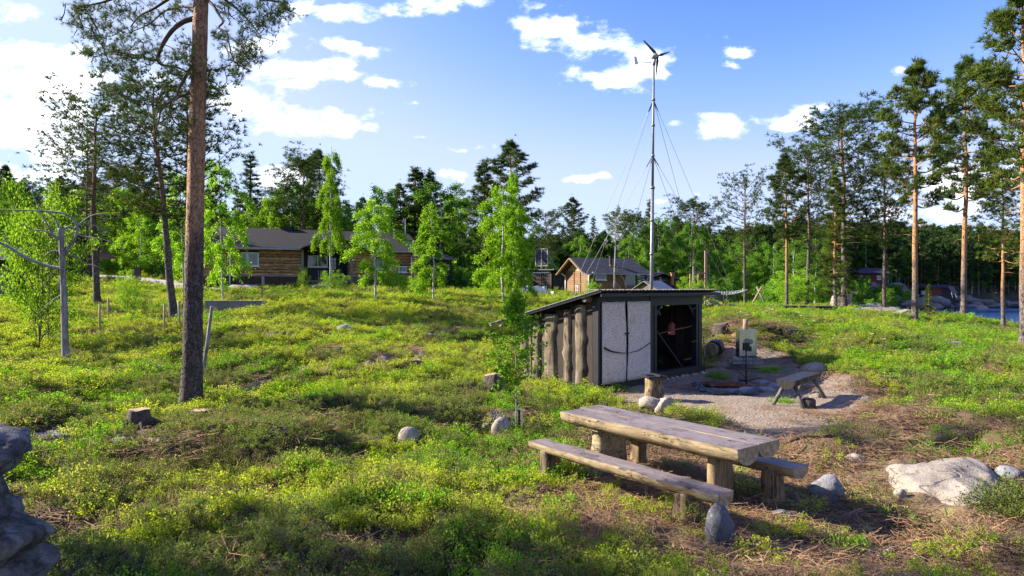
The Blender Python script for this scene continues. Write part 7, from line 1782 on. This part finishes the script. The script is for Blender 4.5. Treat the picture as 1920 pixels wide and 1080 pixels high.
# attraction blobs where the needles sit: px, py, dy, half width px, half height px, number of tufts
BL = [(150, 20, -.8, 28, 18, 26), (175, 55, -.3, 40, 26, 34), (235, 20, .2, 45, 22, 34), (200, 95, .5, 45, 22, 40), (165, 95, .5, 20, 16, 18), (235, 70, .8, 45, 25, 34), (290, 40, .6, 35, 25, 26), (270, 100, .2, 40, 25, 34),
      (215, 130, .1, 45, 15, 26), (330, 20, .5, 40, 22, 22), (345, 100, -.4, 25, 30, 28), (335, 130, -.3, 40, 22, 26), (215, 175, -.6, 35, 14, 24), (245, 165, -.5, 35, 12, 20), (290, 210, .2, 35, 20, 26), (320, 240, .3, 35, 20, 22), (350, 240, .2, 20, 30, 16), (260, 185, -.6, 25, 12, 14),
      (520, 15, .6, 35, 22, 42), (470, 20, .5, 40, 22, 34), (500, 45, .9, 35, 18, 26), (425, 15, .2, 30, 20, 20), (465, 75, .7, 30, 25, 34), (450, 110, -.4, 30, 22, 34), (420, 80, -.3, 25, 28, 18), (470, 100, .5, 22, 20, 18), (395, 130, .3, 16, 12, 14), (402, 176, .3, 20, 10, 18), (395, 150, .3, 12, 12, 8), (440, 140, -.5, 20, 10, 12)]
rng = np.random.default_rng(21); tips = []; tdir_ = []
for (cx_, cy_, dy, hw, hh, n) in BL:
    for k in range(int(n * 1.15)):
        v = rng.normal(size=3) * .55; p = T3(cx_ + v[0] * hw, cy_ + v[1] * hh, dy + v[2] * .55); tips.append(tuple(p))
for Lm in limbs[-16:]:
    for k in range(46):
        c = interp_path(Lm, .35 + .65 * rng.random()); tips.append(tuple(c + rng.normal(size=3) * [.35, .35, .2]))
tips = np.array(tips)
nodes = [tuple(p) for Lm in limbs for p in Lm]; par = [None] * len(nodes); lev = [0] * len(nodes)
nodes = np.array(nodes); NN = np.empty((len(nodes) + len(tips) * 3, 3)); NN[:len(nodes)] = nodes; cnt = len(nodes)
dist0 = np.array([np.min(((nodes - t_) ** 2).sum(1)) for t_ in tips]); order = np.argsort(dist0)
B = Tubes(3); bdir = []
for ti in order:
    t_ = tips[ti]; dd = ((NN[:cnt] - t_) ** 2).sum(1); j = int(np.argmin(dd + .0)); a = NN[j].copy(); L0 = math.sqrt(dd[j])
    md = (a + t_) / 2 + rng.normal(size=3) * .10 * L0 + np.array([0, 0, -.10 * L0]); q1 = a * .6 + md * .4 + rng.normal(size=3) * .02; q2 = md * .4 + t_ * .6
    B.add([a, q1, md, q2, t_], np.array([.010, .009, .007, .006, .004]) * (1 + min(L0, 1.0)))
    NN[cnt] = md; NN[cnt + 1] = q2; NN[cnt + 2] = t_; cnt += 3; v = t_ - q2; bdir.append((ti, v / (np.linalg.norm(v) + 1e-6)))
link('twigs', B.mesh('twigs', MAT['twig_bark']), fp_)
pos = []; dirs = []
for ti, v in bdir:
    for k in range(3):
        pos.append(tips[ti] + rng.normal(size=3) * .045 - v * .04 * k); dirs.append(v + np.array([0, 0, .55]) + rng.normal(size=3) * .45)
pos = np.array(pos); dirs = np.array(dirs); tv, tf = tuft(np.random.default_rng(3), 20, .045, 1.35)
V, Fc = scatter(tv, tf, pos, rot_mats(rng, len(pos), dirs=dirs), .115 * (.75 + .5 * rng.random(len(pos))))
link('crown', arr_mesh('crown', V, Fc, MAT['needles']), fp_)
# second stem visible along its left edge is the neighbour behind; two unseen pines are added left of the view to shade the foreground
tree('round1', 'pine_tree', 'unseen pine added outside the left edge to throw shade across the foreground', 'pine tree', Vector((-10.4, 6.7, gz(-10.4, 6.7))), 9.0, 1.2, .4)
tree('round2', 'pine_tree', 'shorter unseen pine added outside the left edge for its shade, nearer the camera', 'pine tree', Vector((-7.8, 6.0, gz(-7.8, 6.0))), 6.0, 1.0, 1.4)
# ------------------------------------------------------------------ sapling with stake and wire guard
ps = hit(969, 816); dQ = ps.y; sp2 = thing('birch_sapling', 'leafy bright birch sapling in front of the shed wall', 'sapling', ps, 0)
def T4(px, py, dy=0): return P(px, py, dQ + dy) - ps
rng = np.random.default_rng(44); St = Tubes(6); main = [T4(969, 826), T4(968, 760), T4(968, 690), T4(966, 630), T4(969, 580), T4(968, 548)]; mp_ = np.array([tuple(v) for v in main]); St.add(mp_, [.013, .012, .011, .009, .006, .003])
pos = []; Bq = Tubes(3)
for k in range(104):
    u = .26 + .69 * rng.random(); b = interp_path(mp_, u); hh = (u - .26) / .74; L0 = (.20 + .44 * math.sin(min(1, hh * 1.25 + .12) * PI)) * (.6 + .6 * rng.random()); a = rng.random() * 6.28; e = b + np.array([math.cos(a) * L0, math.sin(a) * L0, .22 * L0 + .1 * rng.normal() * L0]); md = (b + e) / 2 + [0, 0, .05]
    Bq.add([b, md, e], [.005, .004, .002])
    for q in range(20): c = interp_path(np.array([b, md, e]), .2 + .8 * rng.random()); pos.append(c + rng.normal(size=3) * .035)
pos = np.array(pos); lv, lf = leaf_quad(1, .78); V, Fc = scatter(lv, lf, pos, rot_mats(rng, len(pos), dirs=rng.normal(size=(len(pos), 3)) + [0, 0, -.4]), .066 * (.6 + .7 * rng.random(len(pos))))
link('stem', St.mesh('stem', MAT['wood_grey']), sp2); link('twigs', Bq.mesh('twigs', MAT['twig_bark']), sp2); link('leaves', arr_mesh('leaves', V, Fc, MAT['sapling_leaf']), sp2)
a = hit(970, 818); g = M(); g.box(-.018, .018, -.018, .018, -.1, (818 - 768) / F * a.y); tag(g.build('stake', MAT['black_iron'], None, False, a + Vector((.03, -.03, 0))), 'black stake supporting the birch sapling', 'stake')
g = M(); rad_ = .26; zt_ = .34
for i in range(26):
    for k in range(7):
        a0 = 2 * PI * (i + .5 * (k % 2)) / 26; a1 = 2 * PI * (i + .5 + .5 * (k % 2)) / 26; z0_ = zt_ * k / 7; z1_ = zt_ * (k + 1) / 7
        f_ = lambda a_, z_: Vector((math.cos(a_) * rad_ * (1 + .1 * math.sin(a_ * 3)), math.sin(a_) * rad_, z_ + .03 * math.sin(a_ * 2)))
        g.bar(f_(a0, z0_), f_(a1, z1_), .003, .003); g.bar(f_(a0, z0_), f_(a0 - PI / 26, z1_), .003, .003)
tag(g.build('wire_guard', MAT['wire'], None, False, hit(945, 812) + Vector((.06, .25, 0))), 'ring of chicken wire around the foot of the birch sapling', 'wire guard')
# ------------------------------------------------------------------ juniper at the right edge and low shrubs by the yard
def juniper(px, py, Rr, Hh, label, seed, mat='bilberry_green', n=2600, leaf=.024):
    p = hit(px, py); rng = np.random.default_rng(seed); o = thing('shrub', label, 'shrub', p, 0); B = Tubes(3); pos = []; dirs = []
    for k in range(70):
        a = rng.random() * 6.28; tl = rng.random() ** .8 * 1.25; d = np.array([math.sin(tl) * math.cos(a), math.sin(tl) * math.sin(a) , math.cos(tl) * Hh / Rr]); L0 = Rr * (.7 + .4 * rng.random()); b = np.array([d[0] * .2 * Rr, d[1] * .2 * Rr, -.03]); e = b + d * L0; B.add([b, (b + e) / 2 + rng.normal(size=3) * .03, e], [.006, .004, .002])
        for q in range(n // 70): t_ = .25 + .75 * rng.random(); pos.append(b + (e - b) * t_ + rng.normal(size=3) * .04); dirs.append(d + rng.normal(size=3) * .6)
    lv, lf = leaf_quad(1, .5); V, Fc = scatter(lv, lf, np.array(pos), rot_mats(rng, len(pos), dirs=np.array(dirs)), leaf * (.6 + .8 * rng.random(len(pos))))
    link('stems', B.mesh('stems', MAT['twig_bark']), o); link('leaves', arr_mesh('leaves', V, Fc, MAT[mat]), o)
juniper(1896, 968, .42, .40, 'dense dark green shrub against the right side of the big flat rock', 1, 'needles_warm', 5200)
juniper(1318, 796, .48, .34, 'leafy bilberry mound behind the middle of the picnic table', 2, 'bilberry', 4200)
juniper(1345, 712, .38, .22, 'dense green cushion at the right corner of the shed', 3, 'bilberry_green', 4200)
juniper(1450, 697, .55, .15, 'fresh green low bushes between the stove and the small bench', 4, 'bilberry_green', 4200)
juniper(1470, 757, .34, .10, 'low green plants under the small bench', 5, 'bilberry_green', 2400)
juniper(820, 845, .22, .16, 'green sprigs before the round boulder', 6, 'bilberry_green', 1500)
# ------------------------------------------------------------------ heath: bilberry, lingonberry, heather, grass
def shrub(seed, stems, hgt, rad, lps, ll, lw, mat, up=.6, twig='twig_bark', tilt=.7):
    rng = np.random.default_rng(seed); pos = []; dirs = []; sv = []; sf = []; c = 0
    for k in range(stems):
        a = rng.random() * 6.28; q = rad * math.sqrt(rng.random()); b = np.array([q * math.cos(a), q * math.sin(a), -.02])
        tl = tilt * rng.random(); a2 = a + rng.normal() * .8; h = hgt * (.55 + .6 * rng.random()) * (1 - .35 * q / rad)
        tip = b + np.array([math.sin(tl) * math.cos(a2), math.sin(tl) * math.sin(a2), math.cos(tl)]) * h
        mid = (b + tip) / 2 + rng.normal(size=3) * .1 * h
        s = np.cross(tip - b, rng.normal(size=3)); s = s / np.linalg.norm(s) * .0018 * (hgt / .15)
        sv += [b - s, b + s, mid + s, mid - s, tip]; sf += [(c, c + 1, c + 2, c + 3), (c + 3, c + 2, c + 4, c + 4)]; c += 5
        n = lps; t = .25 + .75 * rng.random(n) ** .75
        p = np.where(t[:, None] < .5, b + (mid - b) * t[:, None] * 2, mid + (tip - mid) * (t[:, None] * 2 - 1))
        pos.append(p + rng.normal(size=(n, 3)) * .012 * (hgt / .15))
        dirs.append(rng.normal(size=(n, 3)) * .8 + np.array([0, 0, up]) + (tip - b) / h * .3)
    pos = np.concatenate(pos); dirs = np.concatenate(dirs)
    lv, lf = leaf_quad(1, lw); V, Fc = scatter(lv, lf, pos, rot_mats(rng, len(pos), dirs=dirs), ll * (.6 + .7 * rng.random(len(pos))))
    sv = np.array(sv); sf = np.array(sf); sf4 = sf.copy(); m3 = sf4[:, 2] == sf4[:, 3]
    F3 = np.concatenate([sf4[~m3][:, [0, 1, 2]], sf4[~m3][:, [0, 2, 3]], sf4[m3][:, [0, 1, 2]], Fc[:, [0, 1, 2]] + len(sv), Fc[:, [0, 2, 3]] + len(sv)])
    MI = np.concatenate([np.ones(len(sf4[~m3]) * 2 + m3.sum()), np.zeros(2 * len(Fc))])
    return arr_mesh('clump', np.concatenate([sv, V]), F3, [MAT[mat], MAT[twig]], False, MI)
def grass_tuft(seed, n, h, rad, mat='grass', w_=.004):
    rng = np.random.default_rng(seed); V = []; Fc = []
    for k in range(n):
        a = rng.random() * 6.28; q = rad * math.sqrt(rng.random()); b = np.array([q * math.cos(a), q * math.sin(a), -.01])
        hh = h * (.5 + .6 * rng.random()); d = rng.normal(size=2) * .28 * hh
        s = np.array([math.cos(a + 1.5), math.sin(a + 1.5), 0]) * w_
        m1 = b + [d[0] * .3, d[1] * .3, hh * .55]; t = b + [d[0], d[1], hh]
        c = len(V); V += [b - s, b + s, m1 + s * .8, m1 - s * .8, t]; Fc += [(c, c + 1, c + 2), (c, c + 2, c + 3), (c + 3, c + 2, c + 4)]
    return arr_mesh('tuft', np.array(V), np.array(Fc), [MAT[mat]])
def twig_litter(seed, n, rad, L=.10, mat='litter'):
    rng = np.random.default_rng(seed); V = []; Fc = []
    for k in range(n):
        a = rng.random() * 6.28; q = rad * math.sqrt(rng.random()); b = np.array([q * math.cos(a), q * math.sin(a), .004 + .02 * rng.random()])
        az = rng.random() * 6.28; l = L * (.3 + .9 * rng.random() ** 2); d = np.array([math.cos(az), math.sin(az), rng.normal() * .15]) * l
        s = np.array([-math.sin(az), math.cos(az), .3]) * .0022
        c = len(V); V += [b - s, b + s, b + d + s, b + d - s]; Fc.append((c, c + 1, c + 2, c + 3))
    return arr_mesh('litter', np.array(V), np.array(Fc), [MAT[mat]])
bil = [shrub(50 + i, 20, .16, .13, 22, .0165, .62, 'bilberry', .5) for i in range(3)]
bilg = [shrub(60 + i, 18, .19, .12, 22, .018, .62, 'bilberry_green', .6) for i in range(2)]
lin = [shrub(70 + i, 26, .11, .14, 22, .0135, .6, 'lingon', .5, tilt=1.0) for i in range(3)]
hea = [shrub(80 + i, 26, .19, .12, 22, .013, .30, 'heather', .9, tilt=.55) for i in range(2)]
gra = [grass_tuft(90 + i, 26, .14, .08, w_=.0028) for i in range(2)]
lit = [twig_litter(95 + i, 90, .30, .13) for i in range(3)]
rng = np.random.default_rng(77)
def field(rho0, rho_p, dmin, dmax, half=.80):
    "random ground points whose density per square metre falls with distance; returns x, y and a size factor"
    bands = np.exp(np.linspace(math.log(dmin), math.log(dmax), 40)); X_ = []; Y_ = []; S_ = []
    for a, b in zip(bands[:-1], bands[1:]):
        d = (a + b) / 2; size = 1 + d / 22.0
        den = rho0 / size ** rho_p; area = half * (b * b - a * a); n = int(den * area)
        r = np.sqrt(rng.uniform(a * a, b * b, n)); th = rng.uniform(-half, half, n)
        X_.append(np.sin(th) * r); Y_.append(np.cos(th) * r); S_.append(np.full(n, size))
    return np.concatenate(X_), np.concatenate(Y_), np.concatenate(S_)
HOUSES = []   # footprints kept clear, filled in below
def world_tri(px0, d0, px1, d1, depth):
    a = np.array([(px0 - 960) / F * d0, d0]); b = np.array([(px1 - 960) / F * d1, d1]); u = (b - a) / np.linalg.norm(b - a); n = np.array([-u[1], u[0]])
    return [tuple(a), tuple(b), tuple(b + n * depth), tuple(a + n * depth)]
HOUSES += [world_tri(375, 47.5, 778, 54, 9), world_tri(1000, 58, 1040, 60, 4), world_tri(1102, 52, 1212, 54, 4), world_tri(1195, 58, 1295, 60, 5), world_tri(0, 33, 45, 34, 3), world_tri(150, 48, 205, 49, 5)]
def clear_mask(x, y, z, soft=.1):
    k = (sdist(x, y, GRAVEL) > soft * .6 + (fbm(x * 1.7, y * 1.7, 33, 3) - .5) * -.4) & (sdist(x, y, SHED) > .12) & (poly_dist(x, y, PATHP, False) > .17) & (sdist(x, y, DRIVE) > .1) & (z > -.75)
    for h in HOUSES: k &= ~poly_in(x, y, h)
    k &= sdist(x, y, SLABP) > .02
    for (a, b, r) in NO_GROW: k &= np.hypot(x - a, y - b) > r
    return k
def put(name, label, temps, x, y, s, seed, lean=.32, sink=0.0):
    z = ground_z(x, y); n = len(x); r = np.random.default_rng(seed)
    pos = np.stack([x, y, z - sink], 1); rot = np.stack([r.normal(size=n) * lean, r.normal(size=n) * lean, r.random(n) * 6.28], 1)
    q = .5 + .95 * r.random(n) ** 1.6; gn_scatter(name, label, temps, pos, rot, np.stack([s * q, s * q, s ** .25 * q], 1), seed)
def choose(rho, pw, dmin, dmax, test):
    x, y, s = field(rho, pw, dmin, dmax); z = ground_z(x, y); k = clear_mask(x, y, z) & test(x, y, z, rng.random(len(x)))
    return x[k], y[k], s[k]
def green_side(x, y): return sstep(x - .25 * y, 1.5, 4.0)
def kindn(x, y): return fbm(x * .42, y * .42, 200, 4)
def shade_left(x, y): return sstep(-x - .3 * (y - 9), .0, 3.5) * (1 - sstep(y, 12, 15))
bareq = lambda x, y, q: 1 - np.clip(bareness(x, y) * 1.35, 0, 1) * q
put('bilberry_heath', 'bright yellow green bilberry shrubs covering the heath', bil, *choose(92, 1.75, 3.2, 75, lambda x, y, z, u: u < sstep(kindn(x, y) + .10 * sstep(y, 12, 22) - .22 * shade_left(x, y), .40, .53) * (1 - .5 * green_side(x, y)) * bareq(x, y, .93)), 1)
put('green_heath', 'fresh green low shrubs among the heath and round the yard', bilg, *choose(56, 1.75, 3.2, 70, lambda x, y, z, u: u < (sstep(fbm(x * .5, y * .5, 300, 3), .50, .60) * .7 + .55 * green_side(x, y) * sstep(fbm(x * .7, y * .7, 310, 3), .38, .5)) * bareq(x, y, .95)), 2)
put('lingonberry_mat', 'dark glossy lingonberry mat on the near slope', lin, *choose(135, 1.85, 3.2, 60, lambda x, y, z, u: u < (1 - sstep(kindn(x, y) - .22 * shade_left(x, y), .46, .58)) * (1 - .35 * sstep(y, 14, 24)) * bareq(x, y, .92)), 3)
put('heather', 'brownish heather tufts on the hummocks', hea, *choose(52, 1.75, 3.2, 60, lambda x, y, z, u: u < sstep(fbm(x * .8, y * .8, 400, 3), .53, .62) * .85 * bareq(x, y, .85)), 4)
put('grass', 'thin pale grass between the shrubs', gra, *choose(30, 1.7, 3.2, 70, lambda x, y, z, u: u < (.25 + .5 * sstep(fbm(x * .9, y * .9, 500, 2), .5, .6)) * bareq(x, y, .85)), 5)
put('litter', 'brown pine needles and twigs lying on the bare soil', lit, *choose(75, 1.8, 3.2, 30, lambda x, y, z, u: u < .12 + 1.2 * bareness(x, y)), 6, .08)
x, y, s = field(30, 1.5, 9, 22); k = (sdist(x, y, GRAVEL) < .1) & (rng.random(len(x)) < .08 + .9 * sstep(fbm(x * .9, y * .9, 610, 3), .52, .64)); x, y, s = x[k], y[k], s[k]
put('litter', 'pine needles and twigs blown over the gravel yard', lit, x, y, s * .8, 16, .05, -.022)
# undergrowth at the wood's edge so the trees do not stand on bare ground
x, y, s = field(1.1, 0, 55, 130, 1.0); z = ground_z(x, y); k = (z > -.5) & (rng.random(len(x)) < .5)
for h in HOUSES: k &= ~poly_in(x, y, h)
k &= (sdist(x, y, DRIVE) > .5) & ~((x > 22) & (y < 70)) & ~((x > -1) & (x < 20) & (y < 70))
x, y = x[k], y[k]
und = birch_meshes(90, 1.6, .02, .05, .75, 1500, .10, .1, 'bush', 'birch_mid', 22, 'twig_bark', 3)
put('undergrowth', 'low leafy undergrowth along the edge of the woods', [joined([und['crown']])], x, y, np.full(len(x), .8), 9, .1)
# pebbles on the yard
pm = []
for sd in range(3):
    r = random.Random(sd); bm = bmesh.new(); bmesh.ops.create_icosphere(bm, subdivisions=1, radius=1)
    for v in bm.verts: v.co *= .75 + .4 * r.random(); v.co.z *= .6
    me = bpy.data.meshes.new('pebble'); bm.to_mesh(me); bm.free(); me.materials.append(MAT['pebble']); pm.append(me)
n = 26000; x = rng.uniform(1.5, 10.5, n); y = rng.uniform(9.5, 21.5, n); k = sdist(x, y, GRAVEL) + (fbm(x * 1.7, y * 1.7, 33, 3) - .5) * .5 < .02
x, y = x[k], y[k]; z = ground_z(x, y) + .02; nn = len(x); r = rng.random(nn)
gn_scatter('gravel_stones', 'loose pale stones over the gravel yard', pm, np.stack([x, y, z], 1), np.stack([r * 0, r * 0, r * 6.28], 1), .010 + .016 * rng.random(nn) ** 3, 12)
# white flower heads scattered over the rise
fm_ = []
for sd in range(2):
    r = np.random.default_rng(sd); V = []; Fc = []
    for k in range(7): c = r.normal(size=3) * [.05, .05, .02] + [0, 0, .16]; a = len(V); V += [c + [-.014, 0, 0], c + [0, -.014, 0], c + [.014, 0, 0], c + [0, .014, 0], c + [0, 0, .012]]; Fc += [(a, a + 1, a + 4), (a + 1, a + 2, a + 4), (a + 2, a + 3, a + 4), (a + 3, a, a + 4)]
    fm_.append(arr_mesh('flower_head', np.array(V), np.array(Fc), MAT['flower']))
rng = np.random.default_rng(5); xs = []; ys = []
for px, py, sx_, sy_, n in ((1440, 594, 40, 4, 34), (1500, 630, 16, 6, 10), (1700, 640, 120, 25, 45), (680, 552, 60, 4, 40), (500, 560, 60, 6, 30), (300, 575, 120, 20, 40), (240, 685, 60, 20, 16), (850, 590, 150, 22, 40), (1560, 600, 60, 8, 20)):
    for k in range(n): p = hit(px + rng.normal() * sx_, py + rng.normal() * sy_, 6, 60); xs.append(p.x); ys.append(p.y)
xs = np.array(xs); ys = np.array(ys); z = ground_z(xs, ys); k = clear_mask(xs, ys, z)
gn_scatter('white_flowers', 'tiny white flowers sprinkled over the heath', fm_, np.stack([xs, ys, z], 1)[k], np.zeros((k.sum(), 3)), (.35 + .45 * rng.random(k.sum())) * (1 + np.hypot(xs, ys)[k] / 60), 15)
